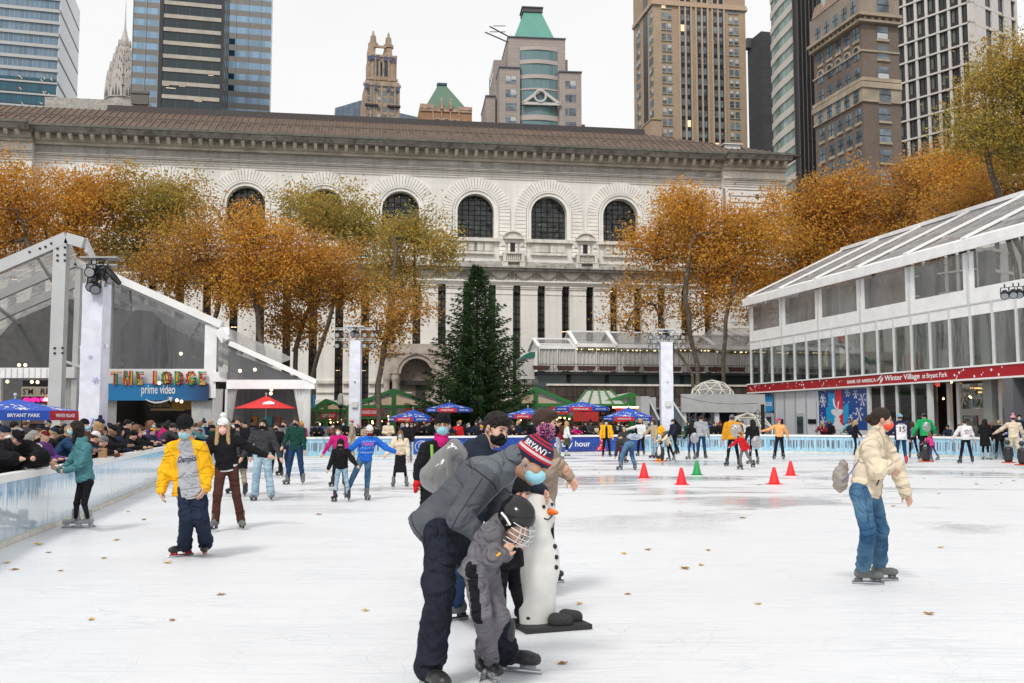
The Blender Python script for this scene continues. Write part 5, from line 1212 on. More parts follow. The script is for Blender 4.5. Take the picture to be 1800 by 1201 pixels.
for px,py,off,s_ in((1478,594,1.4,.5),(1646,672,.9,.5)):
 q=MB();x_,y_,z_=PR(px,py,off);q.box(x_-s_*.6,x_+s_*.6,y_-.05,y_,z_-.25,z_+.25);e=q.build('exit_sign',mexit,rh_);text_obj('sign_lettering','EXIT',.34,wp,e,(x_,y_-.052,z_),.006,.012,width=s_)
q=MB();x_,y_,z_=PR(1467,629,3);q.ball((x_,y_,z_),.75,14,(1,1,1.25));lanp=q.build('paper_lantern',mat('lantern_paper',(.55,.50,.42),.6,emit=(1,.8,.55),es=.25),None,smooth=True);lanp.matrix_world=FR.M;tag(lanp,'large oval cream paper lantern behind the hall windows above the red band','lantern')
def blobtree(nm,lab,px,py,off,h,w_,mt):
 x_,y_,z_=PR(px,py,off);q=MB();r=random.Random(px)
 for k in range(90):
  u=r.random();a=r.uniform(0,6.28);rr=w_*(1-u)*r.uniform(.5,1);q.tube([(x_+rr*.3*math.cos(a),y_+rr*.3*math.sin(a),z_+h*u+.2),(x_+rr*math.cos(a),y_+rr*math.sin(a),z_+h*u-.1)],[.09,.03],4)
 q.tube([(x_,y_,z_-.1),(x_,y_,z_+h)],.04,5);o=q.build(nm,mt,None);o.matrix_world=FR.M;tag(o,lab,'tree')
blobtree('frosted_tree','small frosted christmas tree standing behind the upper hall windows',1499,660,2.0,2.2,.7,mat('frost_tree',(.42,.42,.40),.8))
for nm,lab,px0,px1,py0,py1,off,col in(('red_box_display','red snow speckled display box behind the upper hall glass',1589,1627,652,622,1.2,(.30,.03,.07)),('black_screen','black screen hanging in the upper storey of the hall',1648,1657,615,586,1.5,(.01,.01,.012)),('dark_cabinet','dark cabinet with red top in the upper hall window',1700,1722,644,626,1.5,(.06,.055,.05)),('wall_screen','dark wall screen with a blue picture at the right edge of the hall',1786,1804,598,568,1.5,(.03,.025,.02))):
 q=MB();xa,_,za=PR(px0,py0,off);xb,_,zb_=PR(px1,py1,off);q.box(min(xa,xb),max(xa,xb),off,off+.3,min(za,zb_),max(za,zb_));q.box(min(xa,xb)-.04,max(xa,xb)+.04,off-.04,off+.34,max(za,zb_)+.002,max(za,zb_)+.06)
 o=q.build(nm,mat('m_'+nm,col,.5,var=.4,vscale=4),None);o.matrix_world=FR.M;tag(o,lab,'fitting')
def par_can(q,ql,p,d,s_=1.0):
 q.mark();p=vis(p);d=vis(d).normalized();b0=p-d*.22*s_
 q.tube([b0-d*.06*s_,b0,p,p+d*.05*s_],[.05*s_,.12*s_,.15*s_,.16*s_],12);q.cur=1;q.tube([p+d*.045*s_,p+d*.056*s_],.13*s_,12);q.cur=0
 side=d.cross(vis((0,0,1))).normalized()if abs(d.z)<.98 else vis((1,0,0))
 top=p-d*.1*s_+vis((0,0,.24*s_))
 for g_ in(-1,1):q.bar(p-d*.1*s_+side*.15*s_*g_,top+side*.13*s_*g_,.02*s_,.035*s_)
 q.bar(top-side*.14*s_,top+side*.14*s_,.03*s_,.02*s_);q.bar(top,top+vis((0,0,.14*s_)),.035*s_)
def fx_side(root,w_,h,s):
 q=MB();ql=MB();q.bar((-1.75,-.2,h-.1),(.6,-.2,h+.05),.05,.05)
 for i in range(7):par_can(q,ql,(-1.35+.24*i,-.3-.1*(i%2),h-.32+.02*i),(-.5,-1,-.9),.9)
 q.each('stage_light',[m_blk,m_lens],root)
def post(px,Y,wpx,ytop,lab,fixtures,flakes=True,turn=0,ybase=None):
 p=at(px,HY,Y);s=Y/F;root=thing('lamp_tower',lab,'lamp post',T(p.x,Y,0,R(turn)));w_=wpx*s;h=CAMH+(HY-ytop)*s/math.cos(PITCH)
 mb=MB();rows_=26;n_=16;vs=[]
 r=random.Random(px)
 ph_=r.uniform(0,6)
 for j in range(rows_+1):
  z_=.02+(h-.02)*j/rows_
  for k in range(n_):
   t_=k/n_*4;sd=int(t_);u=t_-sd;c_=[(-1,-1),(1,-1),(1,1),(-1,1)];a=c_[sd];b_=c_[(sd+1)%4]
   x_=(a[0]+(b_[0]-a[0])*u)*w_/2;y_=(a[1]+(b_[1]-a[1])*u)*w_/2;wr=.012*math.sin(z_*3+k*1.3+ph_)+.008*math.sin(z_*7.1+k*2.7)
   vs.append((x_*(1+wr),y_*(1+wr),z_))
 fs=[(j*n_+k,j*n_+(k+1)%n_,(j+1)*n_+(k+1)%n_,(j+1)*n_+k)for j in range(rows_)for k in range(n_)];fs.append(tuple(rows_*n_+k for k in range(n_)))
 mb.add(vs,fs);mb.build('fabric_sleeve',mat('sleeve_white',(.70,.71,.80),.7,var=.12,vscale=2.5,bump=.4,bscale=5),root)
 if flakes:
  q=MB()
  for k,(u,v,s_)in enumerate([(.1,.26,.42),(.3,.50,.15),(-.25,.12,.25),(.0,.62,.10)]):
   x_,z_=u*w_,h*v;s_*=w_*1.15
   for j in range(6):
    t_=math.pi*j/3+.2;c0,c1=max(-w_/2,min(w_/2,x_+s_*math.cos(t_))),z_+s_*math.sin(t_)
    q.bar((x_,-w_/2-.022,z_),(c0,-w_/2-.022,c1),.006,s_*.16,(0,1,0))
    for u_ in(.5,.8):
     for g_ in(-1,1):q.bar((x_+(c0-x_)*u_,-w_/2-.022,z_+(c1-z_)*u_),(max(-w_/2,min(w_/2,x_+(c0-x_)*u_+s_*.28*math.cos(t_+g_*.9))),-w_/2-.022,z_+(c1-z_)*u_+s_*.28*math.sin(t_+g_*.9)),.006,s_*.11,(0,1,0))
  q.build('printed_snowflakes',mat('flake_lilac',(.46,.50,.72),.7),root)
 fixtures(root,w_,h,s);return root,w_,h
def fx_near(root,w_,h,s):
 q=MB();q.box(-.15,.55,-.3,-.1,h+.28,h+.36)
 q.bar((-.42,-.35,h+.55),(.72,-.35,h+.55),.04,.04);q.bar((-.22,-.2,h),(-.22,-.2,h+.75),.06,.06);q.bar((.35,-.2,h-.1),(.35,-.2,h+.75),.06,.06);q.bar((-.2,-.25,h+.55),(.3,-.25,h+.1),.04,.04);q.box(-.35,.75,-.5,.1,h+.74,h+.78)
 q.build('truss',mat('truss_steel',(.42,.42,.42),.35,metal=.6),root)
 q=MB();ql=MB()
 for p_,d_ in(((-.02,-.5,h+.30),(.1,-1,-.2)),((.05,-.55,h-.14),(.15,-1,-.5)),((.20,-.6,h-.22),(.3,-1,-.7)),((.38,-.4,h+.22),(.9,-.5,-.75)),((.55,-.45,h+.12),(1,-.3,-.8)),((.25,-.3,h+.42),(.6,-.6,-.6)),((.0,-.3,h+.15),(-.3,-1,-.4))):par_can(q,ql,p_,d_,1.0)
 q.tube([(.42,-.4,h+.42),(.62,-.45,h+.22),(.88,-.5,h-.04)],[.10,.11,.07],8)
 q.each('stage_light',[m_blk,m_lens],root)
 q=MB();q.bar((-.42,-.1,h-1.95),(-.22,0,h-1.80),.05,.09);q.bar((.22,0,h-1.80),(.42,-.1,h-1.92),.05,.09);q.build('camera_boxes',mat('paint_white'),root)
def fx_far(root,w_,h,s):
 q=MB();L_=1.05
 for z_ in(h+.02,h+.58):q.bar((-L_,-.2,z_),(L_,-.2,z_),.05,.05);q.bar((-L_,-.2,z_+.08),(L_,-.2,z_+.08),.03,.03)
 for x_ in(-.24,.24):q.bar((x_,-.2,h-.1),(x_,-.2,h+.7),.05,.05)
 q.box(-.5,.45,-.3,.2,h+.72,h+.78);q.build('truss',mat('truss_white',(.62,.63,.65),.4,metal=.3),root)
 q=MB();ql=MB()
 for z_ in(h-.28,h+.28):
  for x_ in(-.92,-.50,.50,.92):par_can(q,ql,(x_,-.38,z_),(-.05 if x_<0 else.05,-1,-.25),.85)
 par_can(q,ql,(.08,-.35,h+.3),(.4,-1,-1),1.0);par_can(q,ql,(-.12,-.3,h+.35),(-.4,-1,-.8),1.0)
 q.each('stage_light',[m_blk,m_lens],root)
 q=MB();q.box(-.12,.18,-w_/2-.12,-w_/2-.03,h*.44-.18,h*.44+.12);q.ball((0,-w_/2-.06,h*.64),.06,8);q.build('control_box',mat('box_ivory',(.6,.6,.56),.6),root)
post(163,30,36,500,'tall white wrapped lamp post with clustered stage lights and pale snowflakes beside the left barrier',fx_near)
post(624,52,19,600,'white wrapped lamp post with two rows of stage lights left of the fir tree',fx_far,False)
post(1172,57,21,603,'white wrapped lamp post with stage lights before the grey dome terrace',fx_far,False)
post(1838,33.5,30,505,'stage light bar reaching in at the right edge in front of the hall',lambda root,w_,h,s:fx_side(root,w_,h,s),False)
grn=mat('frame_green',(.02,.16,.03),.45);poly=clear_panel('polycarbonate',(.72,.70,.64),.15,.15,.35,.2,1.0)
polr=mat('roof_poly_pale',(.45,.47,.42),.5,var=.15);stock=masonry('stock_shelves',(.45,.22,.06),(.10,.10,.08),(.02,.015,.01),.35,.3,.05,.5,2.5)
glow=mat('kiosk_glow',(.9,.7,.4),.5,emit=(1,.62,.28),es=1.1);rsign=mat('sign_red',(.45,.02,.02),.5)
def kiosk(px,Y,x0p,x1p,apy,evy,lab,words_,depth=5.0,slats=True,tint=glow):
 f=Frame(px,Y,4);r_=thing('market_kiosk',lab,'kiosk',f.M);X=lambda p:f.px(p,700)[0];Z=lambda p:f.px(px,p)[1]
 xa,xb,za,ze=X(x0p),X(x1p),Z(apy),Z(evy);xm=0.0
 q=MB();
 for y_ in(0,depth):q.bar((xa,y_,ze),(xm,y_,za),.16,.22);q.bar((xm,y_,za),(xb,y_,ze),.16,.22)
 q.bar((xa,0,ze),(xb,0,ze),.14,.22);q.bar((xm,-.02,0),(xm,-.02,za),.30,.2)
 for t_ in(-.75,-.55,.55,.75):x_=(xb if t_>0 else-xa)*t_;q.bar((x_,0,0),(x_,0,ze+(za-ze)*(1-abs(t_))),.09,.09)
 q.bar((xa,0,ze-.75),(xb,0,ze-.75),.08,.12);q.bar((xa,0,0),(xa,0,ze),.16,.16);q.bar((xb,0,0),(xb,0,ze),.16,.16);q.bar((xm,0,za),(xm,depth,za),.2,.2)
 q.build('frame',grn,r_)
 q=MB();q.quad((xa,0,ze+.12),(xm,0,za+.12),(xm,depth,za+.12),(xa,depth,ze+.12));q.quad((xm,0,za+.12),(xb,0,ze+.12),(xb,depth,ze+.12),(xm,depth,za+.12));q.build('roof',polr,r_)
 q=MB();q.add([(xa,.03,ze),(xb,.03,ze),(xm,.03,za)],[(0,1,2)]);q.quad((xa,.03,ze-.75),(xb,.03,ze-.75),(xb,.03,ze),(xa,.03,ze));q.build('gable_glazing',poly,r_)
 q=MB();q.add([(xa*.85,depth*.6,ze+.1),(xb*.85,depth*.6,ze+.1),(xm,depth*.6,za-.3)],[(0,1,2)]);q.build('lit_ceiling',mat('ceiling_glow',(.6,.5,.4),.6,emit=(1,.7,.45),es=.35),r_)
 q=MB();q.box(xa,xb,depth*.6,depth*.6+.1,0,ze);q.build('stocked_shelves',stock,r_)
 q=MB();q.box(xa+.2,xb-.2,.1,.7,0,1.0);q.build('counter',mat('counter_dark',(.05,.05,.045),.7),r_)
 for(p0,p1,tx)in words_:
  q=MB();a,b_=X(p0),X(p1);q.box(a,b_,-.12,-.04,ze-.62,ze-.12);s_=q.build('sign_board',rsign,r_);text_obj('sign_lettering',tx,.3,wp,s_,((a+b_)/2,-.122,ze-.37),.006,.008,width=(b_-a)*.82)
 q=MB();r=random.Random(px)
 for k in range(14):q.ball((r.uniform(xa+.3,xb-.3),r.uniform(-.1,2),ze-r.uniform(.5,1.1)),.055,6)
 q.build('fairy_bulbs',bulb,r_);return r_
kiosk(692,66,612,772,686,715,'green framed glass kiosk with red signs left of the fir tree',[(622,673,'FRESH BAKED GOODS'),(712,745,'HOT CHOCOLATE')])
kiosk(942,66,888,1012,683,712,'green framed glass kiosk with glowing gable right of the fir tree',[(968,1000,'GIFTS')])
kiosk(1110,68,1050,1150,693,711,'green framed kiosk with pale roof beside the grey stair block',[(1060,1082,'SWEETS')],9)
kiosk(572,72,545,626,704,722,'low green framed kiosk between the marquee and the left white lamp post',[(565,592,'GIFT SHOP')])
fk=Frame(1040,66,4);kr=thing('kiosk_row','long kiosk with pale ribbed roof behind the blue umbrellas right of centre','kiosk',fk.M)
q=MB();a,b_=fk.px(1012,700),fk.px(1100,700);z0_,z1_=fk.px(1040,712)[1],fk.px(1040,690)[1]
q.add([(a[0],0,z0_),(b_[0],0,z0_),(b_[0],6,z1_+.3),(a[0]+1.6,6,z1_+.3)],[(0,1,2,3)]);q.build('roof',polr,kr)
q=MB();
for k in range(5):t_=k/4;q.bar((a[0]+(b_[0]-a[0])*t_,-.03,z0_+.04),(a[0]+1.6*(1-t_)+(b_[0]-a[0])*t_,6,z1_+.36),.1,.1)
q.bar((a[0],0,z0_),(b_[0],0,z0_),.12,.15);q.build('roof_ribs',grn,kr)
q=MB();q.box(a[0],b_[0],1,1.1,0,z0_);q.build('stocked_front',stock,kr)
q=MB();q.mark();q.box(fk.px(995,700)[0]+.5,fk.px(1012,700)[0]+1.5,-.1,0,fk.px(1000,741)[1],fk.px(1000,724)[1]);q.mark();q.box(fk.px(1082,700)[0],fk.px(1100,700)[0],-.1,0,fk.px(1090,742)[1],fk.px(1090,717)[1]);q.each('red_sign',rsign,kr)
q=MB();q.box(fk.px(1076,700)[0],fk.px(1128,700)[0],-.1,-.02,fk.px(1090,718)[1],fk.px(1090,714.5)[1]);q.build('light_strip',mat('strip_peach',(1,.7,.5),.5,emit=(1,.62,.4),es=1.2),kr)
p=at(598,741,62);q=MB();q.tube([(0,0,0),(0,0,2.6)],[.07,.05],8);q.lathe([(.05,0),(.2,.12),(.12,.2)],8,(0,0,2.5));lamp=thing('street_lamp','black lantern street lamp left of the white lamp post','lamp',T(p.x,p.y));q.build('pole',m_blk,lamp)
q=MB();q.lathe([(.14,0),(.2,.1),(.16,.6),(.05,.75)],8,(0,0,2.7));q.build('lantern',mat('lantern_glass',(.35,.35,.33),.2),lamp)
ft=Frame(1130,82,8.7);rt=thing('terrace_restaurant','dark green restaurant front with stone balustrade and a tented roof terrace','restaurant',ft.M)
X=lambda p,o=0:ft.px(p,650,o)[0];Z=lambda p,o=0:ft.px(1130,p,o)[1]
q=MB();q.box(X(946),X(1400),0,6,0,Z(660));q.build('green_wall',stripes('restaurant_green',(.012,.03,.026),(.035,.06,.06),50,1,3.2,(.01,.02,.016),.12,rough=.15,var=.8),rt)
q=MB();q.box(X(942),X(1400),-.5,6.2,Z(660)+.01,Z(655));q.build('cornice',mat('cornice_black',(.02,.02,.022),.6),rt)
q=MB();q.box(X(950),X(1400),-3,-2.6,0,Z(679,-3));k=X(950)
q.build('stone_balustrade',masonry('stone_stained',(.10,.075,.055),(.06,.045,.035),(.03,.02,.018),.8,.9,.05,.5,.7,streak=.5),rt)
q=MB();q.box(X(950),X(1400),-3.1,-2.5,Z(679,-3)+.002,Z(679,-3)+.15);q.build('balustrade_cap',st_trim,rt)
q=MB();fl_=Z(655);k=X(944)
while k<X(1330):q.box(k,k+.03,-.4,-.37,fl_,fl_+.62);k+=1.25
q.box(X(944),X(1330),-.4,-.36,fl_+.58,fl_+.62);q.build('rail',m_blk,rt)
q=MB();k=X(930)+.2;i=0
while k<X(1330):
 q.mark();q.prism([(k,fl_+.46),(k+.12,fl_+.12),(k+1.3,fl_+.12),(k+1.42,fl_+.46)],-.72,-.42)
 k+=1.75 if i%3 else 2.0;i+=1
q.each('planter',mat('planter_brown',(.06,.025,.02),.9,bump=.8,bscale=12),rt)
def roof_tent(pa,pb,prg,pev,o0,o1,lab):
 g_=thing('terrace_tent',lab,'tent',ft.M);xa,xb=X(pa,o0),X(pb,o0);ze,zr_=Z(pev,o0),Z(prg,(o0+o1)/2);ym=(o0+o1)/2;ins=(xb-xa)*.0
 q=MB();q.quad((xa,o0,ze),(xb,o0,ze),(xb,ym,zr_),(xa,ym,zr_));q.quad((xa,o1,ze),(xa,ym,zr_),(xb,ym,zr_),(xb,o1,ze));q.add([(xa,o0,ze),(xa,ym,zr_),(xa,o1,ze)],[(0,1,2)]);q.build('clear_roof',vin2,g_)
 q=MB()
 for x_ in(xa,xb):q.mark();q.bar((x_,o0-.05,ze),(x_,ym,zr_),.30,.14);q.mark();q.bar((x_,ym,zr_),(x_,o1,ze),.22,.12)
 q.mark();q.bar((xa,ym,zr_),(xb,ym,zr_),.14,.14);q.mark();q.bar((xa,o0,ze),(xb,o0,ze),.12,.30);q.mark();q.bar((xa,o0+.8,ze+.3),(xb,o0+.8,ze+.3),.06,.1)
 q.each('roof_beam',fab,g_)
 q=MB();n_=40;vs=[]
 for j in(0,1):
  for k in range(n_+1):u=k/n_;vs.append((xa+(xb-xa)*u,o0+.1+.07*math.sin(u*n_*1.6),fl_+.05+(ze-.2-fl_)*j))
 q.add(vs,[(k,k+1,n_+2+k,n_+1+k)for k in range(n_)]);q.build('side_curtain',mat('tent_sidewall',(.50,.49,.47),.75,var=.1),g_)
 q=MB()
 for x_ in(xa,(xa+xb)/2,xb):q.mark();q.tube([(x_,o0,fl_),(x_,o0,ze)],.06,6)
 q.each('pole',alu2,g_)
 q=MB();r=random.Random(pa);
 if pa>1000:
  for k in range(150):x_=r.uniform(xa,xb);q.ball((x_,o0-.05,ze-.3-r.random()*.18),r.uniform(.03,.08),5)
  q.build('garland',mat('garland_green',(.10,.11,.035),.8),g_)
  q=MB();
  for k in range(14):q.ball((r.uniform(xa,xb),o0-.14,ze-.36),.05,5)
  q.build('fairy_bulbs',mat('bulb_warm'),g_)
roof_tent(948,1012,598,612,-.2,5,'smallest white framed terrace tent at the left end of the row')
roof_tent(1014,1083,584.5,608,-.2,6,'white framed terrace tent second from the left above the planters')
roof_tent(1084,1166,585,609,-.1,6,'white framed terrace tent partly behind the right lamp post')
roof_tent(1167,1258,590,608,-.2,6,'white framed terrace tent right of the lamp post, behind bare trunks')
roof_tent(1259,1345,588,610,.2,6,'white framed terrace tent running behind the glass hall')
pc_=thing('peaked_canopy','peaked white canopy rising above the terrace tents beside the glass hall','tent',ft.M)
q=MB();a=vis((X(1258,4),4,Z(571,4)));
for px,py in((1240,590),(1305,606),(1325,598)):q.bar(a,(X(px,2),2,Z(py,2)),.35,.12)
q.quad(a,(X(1240,3),3,Z(600,3)),(X(1300,2),2,Z(606,2)),(X(1330,6),6,Z(585,6)));q.build('canopy',vin2,pc_)
ap_=thing('awning_tent','white sided booth with a green sloping cap beside the fir tree','tent',ft.M)
q=MB();q.prism([(X(914),Z(668)),(X(939),Z(668)),(X(939),Z(629)),(X(914),Z(632))],-.1,2);q.build('side_curtain',MATS['tent_sidewall'],ap_)
q=MB();q.prism([(X(912),Z(634)),(X(940),Z(630)),(X(940),Z(621)),(X(932),Z(621))],-.2,2.1);q.build('cap',mat('cap_teal_green',(.01,.13,.09),.6),ap_)
fd=Frame(1250,66,9);dt=thing('dome_terrace','pale grey raised terrace with a diagonal stair below the igloo dome','terrace',fd.M)
X=lambda p,o=0:fd.px(p,700,o)[0];Z=lambda p,o=0:fd.px(1250,p,o)[1]
gp=mat('panel_concrete_grey',(.40,.41,.41),.7,var=.1,vscale=1.2,bump=.1,bscale=5)
q=MB();q.box(X(1198),X(1345),0,.2,Z(725),Z(693));q.box(X(1198),X(1345),.2,12,Z(718),Z(715));q.build('parapet',gp,dt)
q=MB();q.box(X(1129),X(1144),.3,1.5,0,Z(697));q.box(X(1144),X(1165),1.5,1.7,0,Z(698));q.build('stair_block',gp,dt)
q=MB();q.prism([(X(1146),Z(725)),(X(1163),Z(758)),(X(1163),Z(732)),(X(1146),Z(699))],.9,1.1);q.prism([(X(1185),Z(733)),(X(1206),Z(760)),(X(1206),Z(743)),(X(1185),Z(712))],.2,.4);q.build('stair_flank',mat('stair_slate',(.10,.12,.135),.6),dt)
q=MB();q.bar((X(1144),.85,Z(697)),(X(1165),.85,Z(738)),.12,.14);q.bar((X(1184),.15,Z(708)),(X(1207),.15,Z(743)),.12,.14);q.build('handrails',alu2,dt)
q=MB()
for p in(1204,1262,1320):q.box(X(p)-.15,X(p)+.15,.2,.5,0,Z(724.8))
q.build('terrace_post',alu2,dt)
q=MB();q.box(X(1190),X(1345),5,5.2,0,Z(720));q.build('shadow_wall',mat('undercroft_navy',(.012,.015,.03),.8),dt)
def dome(pcx,ptop,pr,off,zb_,lab,Y=None):
 c_=fd.M@vis((X(pcx,off),off,zb_));d_=thing('igloo_dome',lab,'dome',T(c_.x,c_.y,c_.z));r_=pr*(c_.y)/F;h_=at(pcx,ptop,c_.y).z-zb_
 import bmesh
 bm=bmesh.new();bmesh.ops.create_icosphere(bm,subdivisions=2,radius=1)
 V=[vis((v.co.x*r_,v.co.y*r_,(v.co.z)*h_))for v in bm.verts];q=MB()
 for e in bm.edges:
  a,b_=V[e.verts[0].index],V[e.verts[1].index]
  if min(a.z,b_.z)>-.15*h_:q.bar(a,b_,.055,.055)
 q.build('struts',mat('strut_pale',(.65,.63,.56),.5),d_);q=MB()
 for f_ in bm.faces:
  P_=[V[v.index]*.985 for v in f_.verts]
  if min(p_.z for p_ in P_)>-.15*h_:q.add(P_,[(0,1,2)])
 q.build('clear_skin',clear_panel('dome_skin',(.8,.8,.78),.2,.1,.12,.2,1),d_);bm.free()
dome(1252,668,40,3.5,Z(700),'clear igloo dome standing on top of the pale grey terrace')
dome(1352,673,44,14,Z(700,14),'clear igloo dome on the terrace, half hidden by the glass hall')
dome(1314,726,52,-4.0,.3,'lower clear igloo dome under the terrace behind the rink barrier')
q=MB();r=random.Random(9)
for cx_ in(1222,1236,1250,1211):
 q.mark();p=vis((X(cx_,1),1,0));q.tube([p,p+vis((0,0,2.4))],.04,5)
 for k in range(60):u=r.random();a=r.uniform(0,6.28);rr=.9*(1-u)+.05;q.tube([p+vis((0,0,.3+2*u)),p+vis((rr*math.cos(a),rr*math.sin(a),.5+2*u))],[.03,.012],4)
mft=mat('tree_frosted',(.50,.48,.56),.7)
tr_=q.each('frosted_tree',mft,None)
for i_,t__ in enumerate(tr_):t__.matrix_world=fd.M;tag(t__,['frosted artificial tree under the terrace, second from the left','frosted artificial tree under the terrace, third from the left','frosted artificial tree under the terrace, nearest the lower dome','frosted artificial tree under the terrace, nearest the stair'][i_],'tree','frosted trees under the terrace')
ub=mat('canvas_blue',(.012,.07,.42),.7,var=.08);ur=mat('canvas_red',(.50,.012,.03),.7);ured=mat('canvas_scarlet',(.62,.03,.035),.7);pole_m=mat('pole_grey',(.45,.45,.45),.4)
def umbrella(px,apy,half,evy,Y,rot,lab,kind='blue',words_=True):
 p=at(px,HY,Y);s=Y/F;root=thing('umbrella',lab,'umbrella',T(p.x,Y,0,R(rot)),'blue umbrellas round the rink' if kind=='blue' else None);rd_=half*s
 za=at(px,apy,Y).z;ze=at(px,evy,Y).z;vh=.24 if kind=='blue' else.03;N=8
 ring=[(rd_*math.cos(2*math.pi*k/N),rd_*math.sin(2*math.pi*k/N))for k in range(N)]
 q=MB();mids=[(.45*x_,.45*y_)for x_,y_ in ring]
 zt=ze+vh
 for k in range(N):
  a,b_=ring[k],ring[(k+1)%N];a2,b2=mids[k],mids[(k+1)%N];zm_=zt+(za-zt)*.50;q.cur=0
  q.add([(0,0,za),(*a2,zm_),(*b2,zm_)],[(0,1,2)]);q.quad((*a2,zm_),(*a,zt),(*b_,zt),(*b2,zm_));q.cur=k%2 if kind=='blue' else 0
  ca,cb=(a[0]*1.01,a[1]*1.01),(b_[0]*1.01,b_[1]*1.01);q.quad((*a,zt),(*ca,ze),(*cb,ze),(*b_,zt))
 q.build('canopy',[ub,ur]if kind=='blue' else[ured,ured],root)
 q=MB();q.tube([(0,0,0),(0,0,za+.12)],.025,6);q.ball((0,0,za+.1),.05,6);q.build('pole',pole_m,root)
 q=MB()
 for k in range(N):q.bar((ring[k][0]*.97,ring[k][1]*.97,zt-.01),(0,0,za-.05),.02,.02)
 q.build('ribs',pole_m,root)
 q=MB();r=random.Random(px);
 for k in range(N if kind=='blue' else 0):
  a,b_=vis((*ring[k],zt)),vis((*ring[(k+1)%N],zt));c_=vis((*mids[k],zt+(za-zt)*.5));e_=vis((*mids[(k+1)%N],zt+(za-zt)*.5));nrm=(b_-a).cross(c_-a).normalized();nrm=nrm if nrm.z>0 else-nrm
  for j in range(16):
   u,v=r.uniform(.08,.92),r.uniform(.05,.95);pt=(a.lerp(b_,u)).lerp(c_.lerp(e_,u),v)+nrm*.006;s_=r.choice([.018,.03,.05]);ex=(b_-a).normalized();ey=nrm.cross(ex)
   q.add([pt+ex*s_*math.cos(t_)+ey*s_*math.sin(t_)for t_ in[math.pi*i/3 for i in range(6)]],[tuple(range(6))])
  ct=(a.lerp(b_,.5)).lerp(c_.lerp(e_,.5),.22)+nrm*.008
  for j in range(3):
   for sg in(-1,1):
    t_=math.pi*j/3;q.add([ct+ex*.17*math.cos(t_)*sg+ey*.17*math.sin(t_)*sg-ey*0+ex*.02*math.sin(t_)-ey*.02*math.cos(t_),ct+ex*.17*math.cos(t_)*sg+ey*.17*math.sin(t_)*sg-ex*.02*math.sin(t_)+ey*.02*math.cos(t_),ct-ex*.025*math.sin(t_)+ey*.025*math.cos(t_),ct+ex*.025*math.sin(t_)-ey*.025*math.cos(t_)],[(0,1,2,3)])
 if q.n:q.build('printed_snow',wp,root)
 if kind=='blue':
  for k in range(N):
   a,b_=vis((*ring[k],0)),vis((*ring[(k+1)%N],0));m_=(a+b_)/2*1.012;d_=(b_-a).normalized();nn=vis((m_.x,m_.y,0)).normalized()
   M=Matrix(((d_.x,-nn.x,0,m_.x+nn.x*.012),(d_.y,-nn.y,0,m_.y+nn.y*.012),(0,0,1,ze+vh/2),(0,0,0,1)))
   wM=root.matrix_world@M;
   if(wM.to_3x3()@vis((0,-1,0))).y>0.25:continue
   text_obj('valance_lettering','BRYANT PARK' if k%2==0 else 'WINTER VILLAGE',vh*.5,wp,root,None,.004,.02,Mx=M,width=(b_-a).length*(.62 if k%2==0 else.66))
 else:
  M=Matrix.Translation((0,-rd_*.62,zt+(za-zt)*.36))@Matrix.Rotation(-R(rot),4,'Z')@Matrix.Rotation(R(-62),4,'X')
  q=MB();q.prism([(-.28,-.12),(.28,-.12),(.25,.04),(.12,.14),(0,.22),(-.12,.14),(-.25,.04)],-.02,-.01);q.build('printed_mark',wp,root,M=M)
 return root
umbrella(25,701,105,739,25.5,12,'big blue umbrella with red valance panels beside the near left barrier')
umbrella(726,720,42,741,60,5,'blue umbrella lowest and left of the pair before the fir tree')
umbrella(790,708,42,725,60,20,'blue umbrella higher and right of the pair before the fir tree')
umbrella(928,717,40,736,59,8,'blue umbrella right of the fir tree behind the two masked men')
umbrella(1024,706,50,723,62,15,'blue umbrella in front of the long pale roofed kiosk')
umbrella(1105,716,46,740,60,6,'blue umbrella just left of the right white lamp post')
umbrella(467,696,53,718.5,47.5,22,'plain red umbrella with a white mark under the marquee wing','red')
umbrella(1567,703,40,716,62,10,'blue umbrella seen dimly through the ground floor glass of the hall')
def railing(p0,p1,Y0,Y1,ytop,lab):
 a,b_=at(p0,HY,Y0),at(p1,HY,Y1);L_=(b_-a).length;root=thing('railing',lab,'railing',T(a.x,a.y,0,math.atan2(b_.y-a.y,b_.x-a.x)));h=at(p0,ytop,Y0).z
 q=MB();q.bar((0,0,h),(L_,0,h),.06,.06);q.bar((0,0,.15),(L_,0,.15),.05,.05);k=0
 while k<=L_:q.bar((k,0,.15),(k,0,h),.022,.022);k+=.14
 q.build('bars',alu,root)
railing(424,478,47,50,753,'grey metal railing under the red umbrella')
railing(530,570,50,50,751,'grey metal railing beside the marquee wing and kiosk')
railing(570,582,50,48,751,'short sloping grey railing end near the green kiosk')
def bush(px,py,Y,rx,rz,lab,seed):
 p=at(px,py,Y);r=random.Random(seed);q=MB();V=[];Fq=[]
 for k in range(1500):
  a,u=r.uniform(0,6.28),r.random()**.5;z_=p.z+rz*r.uniform(-1,1)*(1-u*.5);x_,y_=rx*u*math.cos(a),.4*rx*u*math.sin(a);d=vis((r.uniform(-1,1),r.uniform(-1,1),r.uniform(-.4,1))).normalized()*.10;e=d.orthogonal().normalized()*.018;o=len(V);c_=vis((x_,y_,z_));V+=[c_-e,c_+e,c_+d+e*.3,c_+d-e*.3];Fq.append((o,o+1,o+2,o+3))
 o=npmesh('evergreen_bush',V,Fq,mat('needle_dark',(.035,.075,.028),.8,var=.4,vscale=3),None,False);o.location=(p.x,p.y,0);tag(o,lab,'bush')
